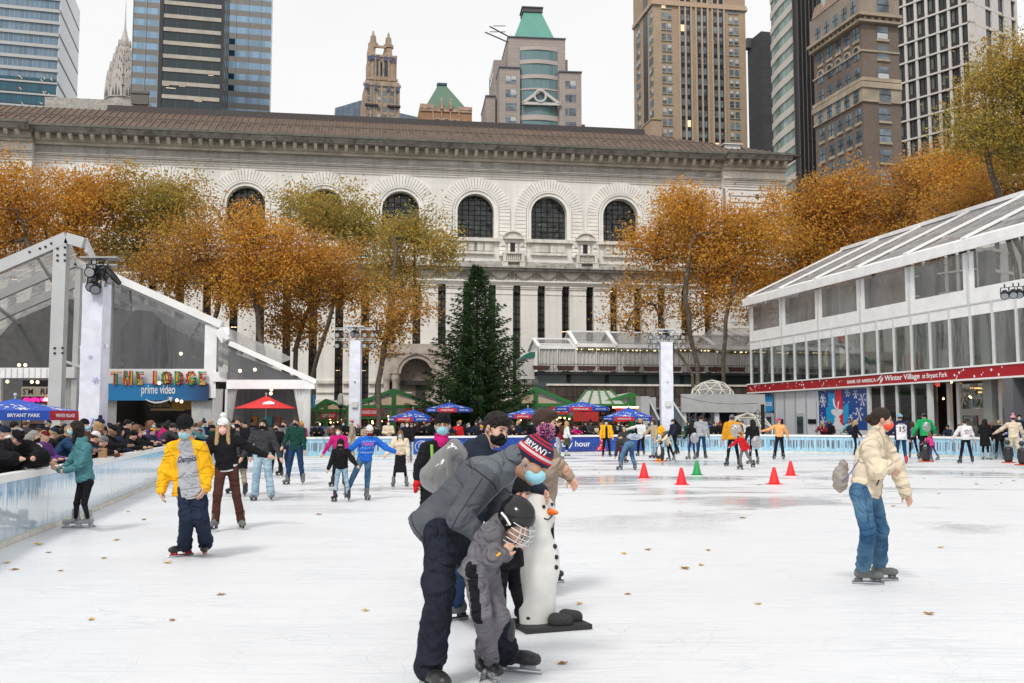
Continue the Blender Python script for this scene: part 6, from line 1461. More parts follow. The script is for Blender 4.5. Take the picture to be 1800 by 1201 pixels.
bush(196,778,31,.75,.22,'evergreen garland bush at the foot of the near lamp post',1);bush(650,764,51,1.0,.22,'evergreen bush at the foot of the lamp post left of the fir',2);bush(1190,764,56,1.0,.25,'evergreen bush at the foot of the right lamp post',3);bush(262,772,46,.9,.2,'evergreen trim on the counter front under the coloured letter sign',4)
p=at(1341,741,57);q=MB();q.tube([(0,0,0),(0,0,at(1341,711,57).z)],.11,10);q.tube([(-.3+.12*math.cos(t_),-.05,2.1+.25*math.sin(t_))for t_ in[math.pi*2*k/14 for k in range(15)]],.015,5);o=q.build('black_pole',m_blk,None);o.location=(p.x,p.y,0);tag(o,'short black pole with a coiled cable beside the glass hall','pole')
q=MB();a,b_=at(1185,694,62),at(1332,709,57);q.tube([a.lerp(b_,k/12)-vis((0,0,.25*math.sin(math.pi*k/12)))for k in range(13)],.015,4);tag(q.build('cable',m_blk,None),'black cable sagging across the grey terrace front to the black pole','cable')
cr_m=mat('cone_red',(.75,.015,.02),.4);cg_m=mat('cone_green',(.01,.28,.07),.4)
def cone_mb():q=MB();q.lathe([(.0,.012),(.15,.012),(.16,.03),(.145,.035),(.04,.44),(.032,.455),(.001,.458)],20);q.prism([(-.19,-.19),(.19,-.19),(.19,.19),(-.19,.19)],.001,.014,'z');return q
for px,py,m_,lab in((1132,840,cr_m,'red cone furthest left of the four red ones'),(1198,852,cr_m,'red cone on the wet patch, second from the left'),(1225,835,cg_m,'single green cone among the red ones'),(1361,851,cr_m,'red cone nearer the camera of the right pair'),(1390,836,cr_m,'red cone further back of the right pair')):
 o=cone_mb().build('traffic_cone',m_,None,smooth=False);g_=gr(px,py);o.location=(g_.x,g_.y,0);tag(o,lab,'cone','training cones on the ice')
def leaf_mat(name,ramp,big=.35):
 if name in MATS:return MATS[name]
 m=bpy.data.materials.new(name);m.use_nodes=True;n,l,b=nodes_of(m)
 ge=n.new('ShaderNodeNewGeometry');cr=n.new('ShaderNodeValToRGB');t=n.new('ShaderNodeTexCoord');z=n.new('ShaderNodeTexNoise');z.inputs['Scale'].default_value=big;z.inputs['Detail'].default_value=3
 l.new(t.outputs['Object'],z.inputs['Vector']);r=n.new('ShaderNodeMapRange');r.inputs[1].default_value=.3;r.inputs[2].default_value=.7;l.new(z.outputs['Fac'],r.inputs[0])
 a=n.new('ShaderNodeMath');a.operation='MULTIPLY';a.inputs[1].default_value=.5;l.new(r.outputs[0],a.inputs[0]);a2=n.new('ShaderNodeMath');a2.operation='MULTIPLY';a2.inputs[1].default_value=.5;l.new(ge.outputs['Random Per Island'],a2.inputs[0])
 a3=n.new('ShaderNodeMath');l.new(a.outputs[0],a3.inputs[0]);l.new(a2.outputs[0],a3.inputs[1]);l.new(a3.outputs[0],cr.inputs[0])
 while len(cr.color_ramp.elements)<len(ramp):cr.color_ramp.elements.new(.5)
 for i,c in enumerate(ramp):cr.color_ramp.elements[i].position=i/(len(ramp)-1);cr.color_ramp.elements[i].color=(*c,1)
 l.new(cr.outputs[0],b.inputs['Base Color']);b.inputs['Roughness'].default_value=.75;b.inputs['Specular IOR Level'].default_value=.2
 o=n['Material Output'];tl=n.new('ShaderNodeBsdfTranslucent');l.new(cr.outputs[0],tl.inputs[0]);mx=n.new('ShaderNodeMixShader');mx.inputs[0].default_value=.42
 l.new(b.outputs[0],mx.inputs[1]);l.new(tl.outputs[0],mx.inputs[2]);l.new(mx.outputs[0],o.inputs[0]);MATS[name]=m;return m
L_or=leaf_mat('foliage_orange',[(.24,.105,.035),(.47,.205,.04),(.62,.30,.045),(.66,.39,.07),(.42,.30,.07)])
L_ye=leaf_mat('foliage_yellow_green',[(.34,.18,.05),(.50,.31,.07),(.44,.32,.07),(.28,.25,.06),(.18,.18,.05)])
L_br=leaf_mat('foliage_brown',[(.20,.10,.05),(.38,.19,.06),(.50,.255,.055),(.56,.33,.065),(.38,.27,.08)])
bark=masonry('plane_bark',(.17,.135,.10),(.085,.065,.05),(.10,.08,.06),.22,.35,.06,.4,1.2)
def plane_tree(lab,base,Y,fork_z,ells,lm,seed,nc=90,nl=86,leaf=.165,lean=(0,0),tr=.22,dens=1.0):
 """base (px,Y) on the ground; ells: crown lobes (px,py,rx,ry,dY) in photo pixels at depth Y+dY"""
 r=random.Random(seed);rs=np.random.RandomState(seed)
 b0=at(base,HY,Y);b0.z=0;root=thing('plane_tree',lab,'tree',T(b0.x,b0.y,0),'autumn plane trees')
 fork=vis((lean[0],lean[1],fork_z));nodes=[vis((0,0,0)),vis((lean[0]*.35+.1,lean[1]*.3,fork_z*.5)),fork];par=[-1,0,1];
 cl=[]
 for(cx_,cy_,rx,ry,dY)in ells:
  c_=at(cx_,cy_,Y+dY)-b0;s=(Y+dY)/F;a=rx*s;h=ry*s;dd=(a+h)/2
  k0_=len(cl)*.37;n_=int(nc*(rx*ry)/5600*dens)
  for k in range(n_):
   d=vis(rs.normal(size=3)).normalized();u=r.random()**.42*(1+.24*math.sin(3.1*d.x*4+seed+k0_)*math.cos(2.7*d.z*4+seed*2))*(1.22 if r.random()<.08 else 1)
   p_=c_+vis((d.x*a*u,d.y*dd*u,d.z*h*u));cl.append(p_)
 order=sorted(range(len(cl)),key=lambda i:(cl[i]-fork).length)
 tips=[]
 limbs=[]
 for(cx_,cy_,rx,ry,dY)in ells:
  c_=at(cx_,cy_,Y+dY)-b0
  for k in range(3):limbs.append(c_+vis((r.uniform(-.5,.5)*rx*Y/F,r.uniform(-.5,.5)*rx*Y/F,-.35*ry*Y/F)))
 for tgt in limbs:
  j=min(range(1,len(nodes)),key=lambda i:(nodes[i]-tgt).length+(6 if i<2 else 0));st=nodes[j];L_=(tgt-st).length;prev=j;k_=max(2,int(L_/1.1))
  off=vis((r.uniform(-1,1),r.uniform(-1,1),r.uniform(0,1)))*L_*.10
  for q_ in range(1,k_+1):
   t_=q_/k_;nodes.append(st.lerp(tgt,t_)+off*math.sin(math.pi*t_)+vis((r.uniform(-.12,.12),r.uniform(-.12,.12),r.uniform(-.1,.1))));par.append(prev);prev=len(nodes)-1
 NA=np.array([tuple(v)for v in nodes])
 for i in order:
  p_=cl[i];dist=np.linalg.norm(NA-np.array(p_),axis=1);dist[:2]+=50;j=int(dist.argmin());st=nodes[j]
  m_=st.lerp(p_,.55)+vis((r.uniform(-.25,.25),r.uniform(-.25,.25),r.uniform(-.1,.3)));nodes.append(m_);par.append(j);nodes.append(vis(p_));par.append(len(nodes)-2)
  NA=np.vstack([NA,[tuple(m_)],[tuple(p_)]])
 w_=[0.0]*len(nodes)
 for i in range(len(nodes)-1,0,-1):
  w_[i]+=1e-9
  if w_[i]<.5:w_[i]=1
  w_[par[i]]+=w_[i]
 rad=[max(.012,.72*tr*math.sqrt(w_[i]/max(w_[0],1))**.95)for i in range(len(nodes))]
 q=MB();kids={}
 for i in range(1,len(nodes)):kids.setdefault(par[i],[]).append(i)
 stack=[(0,k)for k in kids.get(0,[])]
 while stack:
  s0,k=stack.pop();chain=[s0,k]
  while kids.get(chain[-1]):
   ks=sorted(kids[chain[-1]],key=lambda i:-w_[i])
   for o_ in ks[1:]:stack.append((chain[-1],o_))
   chain.append(ks[0])
  rr=[rad[chain[1]]]+[rad[i]for i in chain[1:]]
  if chain[0]==0:rr[0]=tr*1.25
  q.tube([nodes[i]for i in chain],rr,8 if rr[0]>.08 else 4,False)
 q.build('trunk',bark,root,smooth=True)
 C=np.array([tuple(p_)for p_ in cl]);n_=nl;sc_=Y/70
 cen=np.repeat(C,n_,axis=0)+rs.normal(size=(len(C)*n_,3))*np.array([.60,.60,.42])*sc_
 N_=len(cen);d=rs.normal(size=(N_,3));d[:,2]-=.3;d/=np.linalg.norm(d,axis=1)[:,None];e=np.cross(d,rs.normal(size=(N_,3)));e/=np.linalg.norm(e,axis=1)[:,None]
 s_=leaf*sc_*rs.uniform(.45,1.3,size=(N_,1));V=np.stack([cen-e*s_*.5,cen-d*s_*.2+e*0,cen+e*s_*.5,cen+d*s_*.75],axis=1).reshape(-1,3)
 V=np.stack([cen-d*s_*.5,cen+e*s_*.48,cen+d*s_*.55,cen-e*s_*.48],axis=1).reshape(-1,3)
 Fq=np.arange(N_*4).reshape(-1,4);npmesh('crown',V,Fq,lm,root,False)
 return root
plane_tree('orange plane tree at the left edge above the marquee roof',20,62,4.5,[(15,345,75,70,0),(0,410,90,60,2)],L_or,1)
plane_tree('deep orange plane tree behind the marquee apex',110,64,4.5,[(130,370,75,75,0),(190,345,60,48,1),(120,430,90,45,3)],L_or,2)
plane_tree('rust and yellow plane tree between the marquee apex and the letter sign',235,66,4.5,[(255,355,75,52,0),(250,420,85,60,1),(320,350,60,45,2)],L_ye,3)
plane_tree('broad brownish plane tree spreading above the letter sign',330,62,4.8,[(345,430,85,70,0),(290,480,80,45,2),(400,500,60,50,1)],L_br,4)
plane_tree('bright orange plane tree in front of the second arched window',478,60,4.5,[(445,415,62,55,0),(490,450,70,60,0),(430,500,60,60,1),(560,450,50,40,2)],L_or,5,lean=(-.4,0))
plane_tree('yellow green plane tree reaching highest left of the fir',548,72,5.0,[(585,380,85,58,0),(520,365,45,30,1),(640,420,60,45,0)],L_ye,6)
plane_tree('orange brown plane tree low in front of the slit windows',520,64,4.0,[(540,510,85,60,0),(600,480,60,60,1),(520,570,60,35,0)],L_br,7)
plane_tree('golden plane tree touching the fir from the left',655,68,4.2,[(725,410,72,45,0),(770,440,42,38,-1),(690,500,75,45,1)],L_ye,8,lean=(.3,0))
plane_tree('thin olive plane tree hanging over the left lamp post',664,61,4.0,[(700,550,70,50,0),(650,600,50,30,0)],L_br,9,dens=.75)
plane_tree('tall orange plane tree right of centre with a visible forked trunk',1225,78,6.2,[(1210,395,95,62,0),(1150,440,60,45,1),(1255,450,70,50,0),(1190,350,45,25,0)],L_or,10,lean=(.1,0),tr=.26)
plane_tree('sparse orange plane tree drooping over the right lamp post',1218,79,5.5,[(1150,520,75,38,0),(1110,570,40,30,0),(1220,560,50,40,1)],L_br,11,dens=.55,tr=.16)
plane_tree('orange plane tree with a wide forked trunk beside the hall end',1262,78,5.0,[(1330,400,80,62,0),(1310,470,50,45,1),(1265,500,35,50,0)],L_or,12,lean=(.5,0),tr=.22)
plane_tree('russet plane tree behind the left end of the hall roof',1385,86,5.5,[(1420,375,80,68,0),(1390,450,75,60,0),(1345,520,45,60,0)],L_br,13)
plane_tree('golden brown plane tree below the brown stone building',1470,84,6.0,[(1490,350,75,58,0),(1500,420,95,55,0),(1440,490,60,40,0)],L_or,14)
plane_tree('rusty plane tree below the white gridded block',1570,82,6.0,[(1590,345,85,62,0),(1640,310,65,50,1),(1590,410,80,50,0)],L_br,15)
plane_tree('orange plane tree rising behind the middle of the hall roof',1680,76,6.0,[(1690,320,85,65,0),(1740,270,70,55,1),(1680,390,80,40,0)],L_or,16)
plane_tree('large yellow green plane tree filling the upper right corner',1900,60,7.0,[(1750,165,75,62,0),(1790,110,70,55,0),(1715,230,68,52,0),(1780,250,75,62,1),(1830,180,60,100,1)],L_ye,17,tr=.26)
plane_tree('brown plane tree low at the right edge above the hall roof',1850,66,6.0,[(1790,320,85,60,0),(1710,360,75,45,2),(1800,380,70,40,0)],L_br,18)
def fir(px,Y,top,basey,half,lab):
 p=at(px,HY,Y);root=thing('fir_tree',lab,'tree',T(p.x,p.y));zt=at(px,top,Y).z;zb_=.6;rmax=half*1.26*Y/F;rs=np.random.RandomState(5);r=random.Random(5)
 q=MB();q.tube([(0,0,0),(0,0,zt*.5),(0,0,zt)],[.22,.13,.02],8)
 V=[];n_b=330;
 cen=[];dirs=[];sz=[]
 for k in range(n_b):
  u=(k+.5)/n_b;z_=zb_+(zt-zb_)*(u**1.12)
  tt=(zt-z_)/(zt-zb_);L_=rmax*(tt**.92)*r.uniform(.55,1.25)+.10;a=k*2.39996+r.uniform(-.3,.3);rise=.38-.50*tt
  d=vis((math.cos(a),math.sin(a),0));pts=[vis((0,0,z_))]
  m_=max(4,int(L_/.22))
  for j in range(1,m_+1):
   t_=j/m_;pts.append(vis((0,0,z_))+d*L_*t_+vis((0,0,L_*(rise*t_+.28*t_*t_*tt))))
  q.tube(pts[::max(1,m_//3)],[.03*(1-.7*i/len(pts))for i in range(len(pts[::max(1,m_//3)]))],4,False)
  side=vis((-d.y,d.x,0))
  for j in range(1,m_+1):
   t_=j/m_;w_=.55*L_*(1-t_)*.55+.16
   for g_ in range(int(9+w_*10)):
    o_=r.uniform(-1,1)*w_;c_=pts[j]+side*o_+d*abs(o_)*.55+vis((0,0,r.uniform(-.12,.05)-abs(o_)*.10));cen.append(tuple(c_));dd=(d*.7+side*(1 if o_>0 else-1)*.6+vis((r.uniform(-.3,.3),r.uniform(-.3,.3),r.uniform(-.55,.25))));dirs.append(tuple(dd.normalized()));sz.append(r.uniform(.12,.24))
 cen=np.array(cen);d=np.array(dirs);s_=np.array(sz)[:,None];e=np.cross(d,rs.normal(size=d.shape));e/=np.linalg.norm(e,axis=1)[:,None]
 V=np.stack([cen-e*s_*.22,cen+e*s_*.22,cen+d*s_+e*s_*.05,cen+d*s_-e*s_*.05],axis=1).reshape(-1,3)
 npmesh('crown',V,np.arange(len(cen)*4).reshape(-1,4),leaf_mat('needles',[(.014,.03,.012),(.028,.062,.02),(.045,.095,.028),(.07,.125,.035)],.9),root,False)
 q.build('trunk',mat('fir_bark',(.06,.045,.035),.9),root)
 q=MB()
 for k in range(60):i=r.randrange(len(cen));q.tube([cen[i],cen[i]+np.array([0,0,-.22])],.008,4)
 q.build('hanging_icicles',mat('icicle_pale',(.6,.62,.64),.4),root)
fir(838,63,468,745,92,'tall dark green fir tree in front of the library right of the archway')
def V3(*a):return np.array(a,dtype=float)
def nrmz(v):v=np.asarray(v,float);return v/(np.linalg.norm(v)+1e-12)
def cone_(a,b,ra,rb,side=None,s=1.0,ring=None,k=None,fold=None,fc=1.0,ph=0.0):return dict(fold=fold,fc=fc,ph=ph,t='c',a=np.asarray(a,float),b=np.asarray(b,float),ra=ra,rb=rb,side=None if side is None else nrmz(side),s=s,ring=ring,k=k)
def ell_(c,r,M=None,k=None):return dict(t='e',c=np.asarray(c,float),r=np.asarray(r,float),M=M,k=k)
def surface(prims,res,k=.03,cuts=(),carve=(),wrinkle=0.0,wf=1.0,seed=0):
 lo=np.full(3,1e9);hi=-lo
 for p in prims:
  if p['t']=='c':m=max(p['ra'],p['rb'])*max(1,p['s'])+.03;a=np.minimum(p['a'],p['b'])-m;b=np.maximum(p['a'],p['b'])+m
  else:m=p['r'].max()+.02;a=p['c']-m;b=p['c']+m
  lo=np.minimum(lo,a);hi=np.maximum(hi,b)
 lo-=2*res+k*.5;hi+=2*res+k*.5
 n=np.ceil((hi-lo)/res).astype(int)+1
 ax=[lo[i]+res*np.arange(n[i])for i in range(3)]
 D=np.full(n,1.0,dtype=np.float32)
 def win(a,b):
  i0=np.maximum(((a-lo)/res).astype(int),0);i1=np.minimum(((b-lo)/res).astype(int)+2,n);return i0,i1
 def ev(p,pad):
  if p['t']=='c':m=max(p['ra'],p['rb'])*max(1,p['s'])+pad;a=np.minimum(p['a'],p['b'])-m;b=np.maximum(p['a'],p['b'])+m
  else:m=p['r'].max()+pad;a=p['c']-m;b=p['c']+m
  i0,i1=win(a,b);X,Y,Z=np.meshgrid(ax[0][i0[0]:i1[0]],ax[1][i0[1]:i1[1]],ax[2][i0[2]:i1[2]],indexing='ij')
  P=np.stack([X,Y,Z],-1)
  if p['t']=='c':
   ab=p['b']-p['a'];L2=ab@ab+1e-12;q=P-p['a'];t=np.clip((q@ab)/L2,0,1);q=q-t[...,None]*ab
   if p['side']is not None:sd=q@p['side'];q=q-sd[...,None]*p['side']*(1-1/p['s'])
   r=p['ra']+(p['rb']-p['ra'])*t;d=np.sqrt((q*q).sum(-1))-r
   if p.get('fold'):
    am,pr=p['fold'];L_=math.sqrt(L2);u_=nrmz(np.cross(ab,V3(.31,.77,.55)));v_=nrmz(np.cross(ab,u_));qu=q@u_;qv=q@v_;rr=np.sqrt(qu*qu+qv*qv)+1e-6;cu,cv=qu/rr,qv/rr;x_=t*L_
    ph=6.283*x_/pr+2.8*cu+2.0*cv+p['ph']+2.4*np.sin(2.3*cu*cv+x_*9+p['ph'])+1.3*np.sin(x_*23+2*cv);wgt=.22+.78*np.exp(-((t-p['fc'])*L_/.12)**2)*(.5+.5*np.sin(cu*2+cv+p['ph']))
    d=d-am*wgt*(1-1.6*np.abs(np.sin(ph*.5))**.7)
   if p['ring']:d=d-p['ring'][1]*np.abs(np.sin(math.pi*t*math.sqrt(L2)/p['ring'][0]))
  else:
   q=P-p['c']
   if p['M']is not None:q=q@p['M'].T
   l=np.sqrt(((q/p['r'])**2).sum(-1));l2=np.sqrt(((q/p['r']**2)**2).sum(-1))+1e-9;d=l*(l-1)/l2
  return i0,i1,d,P
 for p in prims:
  kk=p['k']or k;i0,i1,d,_=ev(p,kk+2*res);S=D[i0[0]:i1[0],i0[1]:i1[1],i0[2]:i1[2]]
  h=np.clip(.5+.5*(S-d)/kk,0,1);S[...]=S*(1-h)+d*h-kk*h*(1-h)
 if wrinkle or len(cuts):
  X,Y,Z=np.meshgrid(*ax,indexing='ij')
  if wrinkle:
   f=9*wf;o=seed*1.7
   w1=np.sin(f*(1.9*Z+.5*X)+2.2*np.sin(f*.5*(X-Y)+o)+o)*np.cos(f*(.7*X+.9*Y)+1.3*np.sin(f*.9*Z+o));w2=np.sin(f*2.3*(Z*1.2-X*.8+Y*.3)+1.9*np.sin(f*1.4*Y+o*2))
   D+=(wrinkle*(.65*w1+.35*w2)).astype(np.float32)
  for(pt,nr)in cuts:D=np.maximum(D,((X-pt[0])*nr[0]+(Y-pt[1])*nr[1]+(Z-pt[2])*nr[2]).astype(np.float32))
 for p in carve:
  i0,i1,d,_=ev(p,.06);S=D[i0[0]:i1[0],i0[1]:i1[1],i0[2]:i1[2]];S[...]=np.maximum(S,-d)
 ins=D<0
 c=np.zeros(tuple(n-1),dtype=np.int8)
 cor=[(0,0,0),(1,0,0),(0,1,0),(1,1,0),(0,0,1),(1,0,1),(0,1,1),(1,1,1)]
 sl=lambda A,o:A[o[0]:n[0]-1+o[0],o[1]:n[1]-1+o[1],o[2]:n[2]-1+o[2]]
 for o in cor:c+=sl(ins,o)
 act=(c>0)&(c<8);idx=np.full(act.shape,-1,dtype=np.int64);A=np.argwhere(act)
 if len(A)==0:return np.zeros((0,3)),np.zeros((0,4),int)
 idx[act]=np.arange(len(A));acc_=np.zeros((len(A),3));cnt=np.zeros(len(A))
 for i in range(8):
  for j in range(i+1,8):
   a,b=np.array(cor[i]),np.array(cor[j])
   if abs(a-b).sum()!=1:continue
   da=D[A[:,0]+a[0],A[:,1]+a[1],A[:,2]+a[2]];db=D[A[:,0]+b[0],A[:,1]+b[1],A[:,2]+b[2]];m=(da<0)!=(db<0)
   t=np.where(m,da/(da-db+1e-12),0)[:,None];acc_+=np.where(m[:,None],a+(b-a)*t,0);cnt+=m
 V=lo+res*(A+acc_/np.maximum(cnt,1)[:,None]);Fs=[]
 for axn in range(3):
  u,v=(axn+1)%3,(axn+2)%3;o=[0,0,0];o[axn]=1
  S0=ins[:n[0]-o[0],:n[1]-o[1],:n[2]-o[2]];S1=ins[o[0]:,o[1]:,o[2]:];E=np.argwhere(S0!=S1)
  ok=(E[:,u]>0)&(E[:,v]>0)&(E[:,u]<n[u]-1)&(E[:,v]<n[v]-1);E=E[ok]
  if len(E)==0:continue
  def cell(du,dv):Q=E.copy();Q[:,u]+=du;Q[:,v]+=dv;return idx[Q[:,0],Q[:,1],Q[:,2]]
  q=np.stack([cell(-1,-1),cell(0,-1),cell(0,0),cell(-1,0)],1);fl=S1[E[:,0],E[:,1],E[:,2]];q[fl]=q[fl][:,::-1];Fs.append(q)
 return V,np.concatenate(Fs)
def join(parts):
 V=[];Fq=[];o=0
 for v,f in parts:
  if len(v)==0:continue
  V.append(v);Fq.append(f+o);o+=len(v)
 return np.concatenate(V),np.concatenate(Fq)
def boxmesh(c,ax3,h):
 """box at c with half sizes h along the rows of ax3"""
 c=np.asarray(c);S=[(-1,-1,-1),(1,-1,-1),(1,1,-1),(-1,1,-1),(-1,-1,1),(1,-1,1),(1,1,1),(-1,1,1)]
 V=np.array([c+ax3[0]*h[0]*a+ax3[1]*h[1]*b+ax3[2]*h[2]*d for a,b,d in S]);return V,np.array([(0,3,2,1),(4,5,6,7),(0,1,5,4),(1,2,6,5),(2,3,7,6),(3,0,4,7)])
UP=V3(0,0,1)
def creases(m,sc_=3.3,st=.75):
 n,l,b=nodes_of(m);t=n.new('ShaderNodeTexCoord');mp=n.new('ShaderNodeMapping');mp.inputs['Scale'].default_value=(1,1,1.5);mp.inputs['Rotation'].default_value=(.5,.3,.4);z=n.new('ShaderNodeTexNoise');z.inputs['Scale'].default_value=sc_;z.inputs['Detail'].default_value=2;z.inputs['Distortion'].default_value=1.2
 l.new(t.outputs['Object'],mp.inputs[0]);l.new(mp.outputs[0],z.inputs['Vector'])
 a=n.new('ShaderNodeMath');a.operation='SUBTRACT';a.inputs[1].default_value=.5;l.new(z.outputs['Fac'],a.inputs[0]);c=n.new('ShaderNodeMath');c.operation='ABSOLUTE';l.new(a.outputs[0],c.inputs[0])
 r_=n.new('ShaderNodeMapRange');r_.inputs[1].default_value=0;r_.inputs[2].default_value=.17;l.new(c.outputs[0],r_.inputs[0]);r_.interpolation_type='SMOOTHSTEP'
 bp=n.new('ShaderNodeBump');bp.inputs['Strength'].default_value=st;bp.inputs['Distance'].default_value=.03;l.new(r_.outputs[0],bp.inputs['Height'])
 old=[k for k in n if k.type=='BUMP' and k is not bp]
 bp2=next((k for k in n if k.type=='BUMP' and k!=bp),None)
 if bp2:l.new(bp.outputs[0],bp2.inputs['Normal'])
 else:l.new(bp.outputs[0],b.inputs['Normal'])
def cloth(name,col,rough=.9,bump=.55,bs=13,var=.14,**k):
 m_=mat(name,col,rough,spec=.12,var=var,vscale=6,bump=bump,bscale=bs,**k)
 return m_
SK=[mat('skin_light',(.56,.33,.24),.55,var=.06,vscale=8),mat('skin_tan',(.42,.235,.155),.55,var=.06,vscale=8),mat('skin_brown',(.22,.115,.07),.55,var=.06,vscale=8)]
for m in SK:m.node_tree.nodes['Principled BSDF'].inputs['Subsurface Weight'].default_value=.08;m.node_tree.nodes['Principled BSDF'].inputs['Subsurface Radius'].default_value=(.02,.008,.004)
HA={'black':mat('hair_black',(.010,.007,.006),.5,spec=.25,bump=1,bscale=55),'brown':mat('hair_brown',(.045,.024,.015),.5,spec=.25,bump=1,bscale=55),'auburn':mat('hair_auburn',(.17,.07,.03),.45,bump=1,bscale=55),'blond':mat('hair_blond',(.42,.27,.12),.5,bump=1,bscale=55),'grey':mat('hair_grey',(.25,.24,.23),.5,bump=1,bscale=55)}
CL={}
for nm,col in dict(black=(.012,.012,.014),navy=(.018,.026,.050),charcoal=(.045,.045,.05),grey=(.16,.165,.175),lightgrey=(.36,.37,.40),white=(.68,.68,.68),cream=(.66,.56,.42),beige=(.42,.33,.23),tan=(.33,.26,.20),brown=(.13,.06,.04),yellow=(.82,.42,.015),mustard=(.62,.28,.02),orange=(.80,.28,.02),peach=(.80,.38,.15),red=(.60,.02,.025),darkred=(.20,.015,.03),maroon=(.14,.015,.03),pink=(.66,.05,.22),rose=(.70,.30,.36),teal=(.065,.19,.21),darkgreen=(.012,.055,.042),green=(.02,.34,.11),olive=(.06,.065,.03),blue=(.02,.13,.55),skyblue=(.18,.40,.50),lightblue=(.36,.50,.62),denim=(.045,.11,.20),denimlight=(.30,.42,.52),denimdark=(.018,.045,.11),khaki=(.34,.29,.20),chocolate=(.075,.03,.022),purple=(.10,.04,.16),fleece=(.085,.092,.105),surgical=(.30,.58,.68),coral=(.75,.10,.06),blushmask=(.75,.42,.40),magenta=(.50,.015,.16)).items():CL[nm]=cloth('cloth_'+nm,col)
def denimize(m,c,light):
 n,l,b=nodes_of(m);t=n.new('ShaderNodeTexCoord');z=n.new('ShaderNodeTexNoise');z.inputs['Scale'].default_value=2.5;z.inputs['Detail'].default_value=5;l.new(t.outputs['Object'],z.inputs['Vector'])
 r=n.new('ShaderNodeMapRange');r.inputs[1].default_value=.42;r.inputs[2].default_value=.68;l.new(z.outputs['Fac'],r.inputs[0]);x=n.new('ShaderNodeMix');x.data_type='RGBA';l.new(r.outputs[0],x.inputs[0]);x.inputs[6].default_value=(*c,1);x.inputs[7].default_value=(*light,1);l.new(x.outputs[2],b.inputs['Base Color'])
denimize(CL['denim'],(.035,.095,.19),(.13,.25,.36));denimize(CL['denimlight'],(.24,.36,.46),(.46,.57,.64))
for nm in CL:
 if nm not in('surgical','coral','blushmask'):creases(CL[nm],st=.4 if nm=='fleece' else.75)
boot_b=mat('boot_black',(.02,.02,.022),.4,bump=.3,bscale=40);boot_g=mat('boot_grey',(.13,.135,.13),.5,bump=.3,bscale=40);boot_w=mat('boot_silver',(.36,.37,.38),.4,var=.3,vscale=25);boot_r=mat('boot_red',(.45,.02,.03),.4);steel=mat('blade_steel',(.55,.57,.6),.25,metal=.8);eye_m=mat('eye_dark',(.02,.013,.01),.2);lace=mat('lace_white',(.5,.5,.5),.7)
def dirv(fwd,out,sg):f,o=R(fwd),R(out);return V3(sg*math.sin(o),-math.sin(f)*math.cos(o),-math.cos(f)*math.cos(o))
def rotz(v,h):c,s=math.cos(h),math.sin(h);v=np.asarray(v);return np.array([v[0]*c-v[1]*s,v[0]*s+v[1]*c,v[2]])
def fk(H=1.72,lean=6,side=0,twist=0,hp=8,hy=0,aL=(8,14,15,8),aR=(8,14,15,8),lL=(10,5,14),lR=(4,5,10),skate=True,h=0,sh=1.0):
 s=H/1.80 if skate else H/1.74;J={'s':s};base=.14 if skate else.09*s
 sp=V3(math.sin(R(side)),-math.sin(R(lean)),math.cos(R(lean))*math.cos(R(side)));sp=nrmz(sp)
 J['pel']=V3(0,0,0);J['chest']=sp*.36*s;J['neck']=sp*.50*s;hd=nrmz(sp*.6+UP*.4);J['head']=J['neck']+hd*.155*s+V3(0,-.02*s,0)
 hl,hh=R(hp),R(hy);fw=V3(math.sin(hh)*math.cos(hl),-math.cos(hh)*math.cos(hl),-math.sin(hl));J['hf']=fw;lf=nrmz(np.cross(UP,fw));J['hu']=nrmz(np.cross(fw,lf));J['hl']=lf
 tw=R(twist)
 for sd,sg,a,l_ in(('L',1,aL,lL),('R',-1,aR,lR)):
  sx=rotz(V3(sg*.185*s*sh,0,0),tw);J['sh'+sd]=J['neck']-sp*.055*s+sx;u=rotz(dirv(a[0],a[1],sg),tw);f=rotz(dirv(a[0]+a[2],a[3],sg),tw)
  J['el'+sd]=J['sh'+sd]+u*.285*s;J['wr'+sd]=J['el'+sd]+f*.25*s;J['hd'+sd]=f
  J['hp'+sd]=V3(sg*.085*s,0,-.02*s);th=dirv(l_[0],l_[1],sg);shn=dirv(l_[0]-l_[2],l_[1],sg);J['kn'+sd]=J['hp'+sd]+th*.42*s;J['an'+sd]=J['kn'+sd]+shn*.41*s;J['td'+sd]=nrmz(V3(sg*(.30 if len(l_)<4 else l_[3]),-1,0))
 zmin=min(J['anL'][2],J['anR'][2]);off=V3(0,0,base-zmin)
 for kx in list(J):
  if kx in('s',):continue
  if kx[:2]in('hf','hu','hl','hd','td'):J[kx]=rotz(J[kx],h)if not kx.startswith('head')else J[kx]
 for kx in list(J):
  if kx[:2]in('pe','ch','ne','sh','el','wr','hp','kn','an')or kx=='head':J[kx]=rotz(J[kx]+off,h)
 return J
def headframe(J,fw,up=None):
 fw=nrmz(fw);up=UP if up is None else nrmz(up);lf=nrmz(np.cross(up,fw));J['hf']=fw;J['hl']=lf;J['hu']=nrmz(np.cross(fw,lf))
def HP(J,l,f,u):return J['head']+(J['hl']*l+J['hf']*f+J['hu']*u)*J['s']*J.get('hs',1.0)
def hmat(J):return np.array([J['hl'],J['hf'],J['hu']])
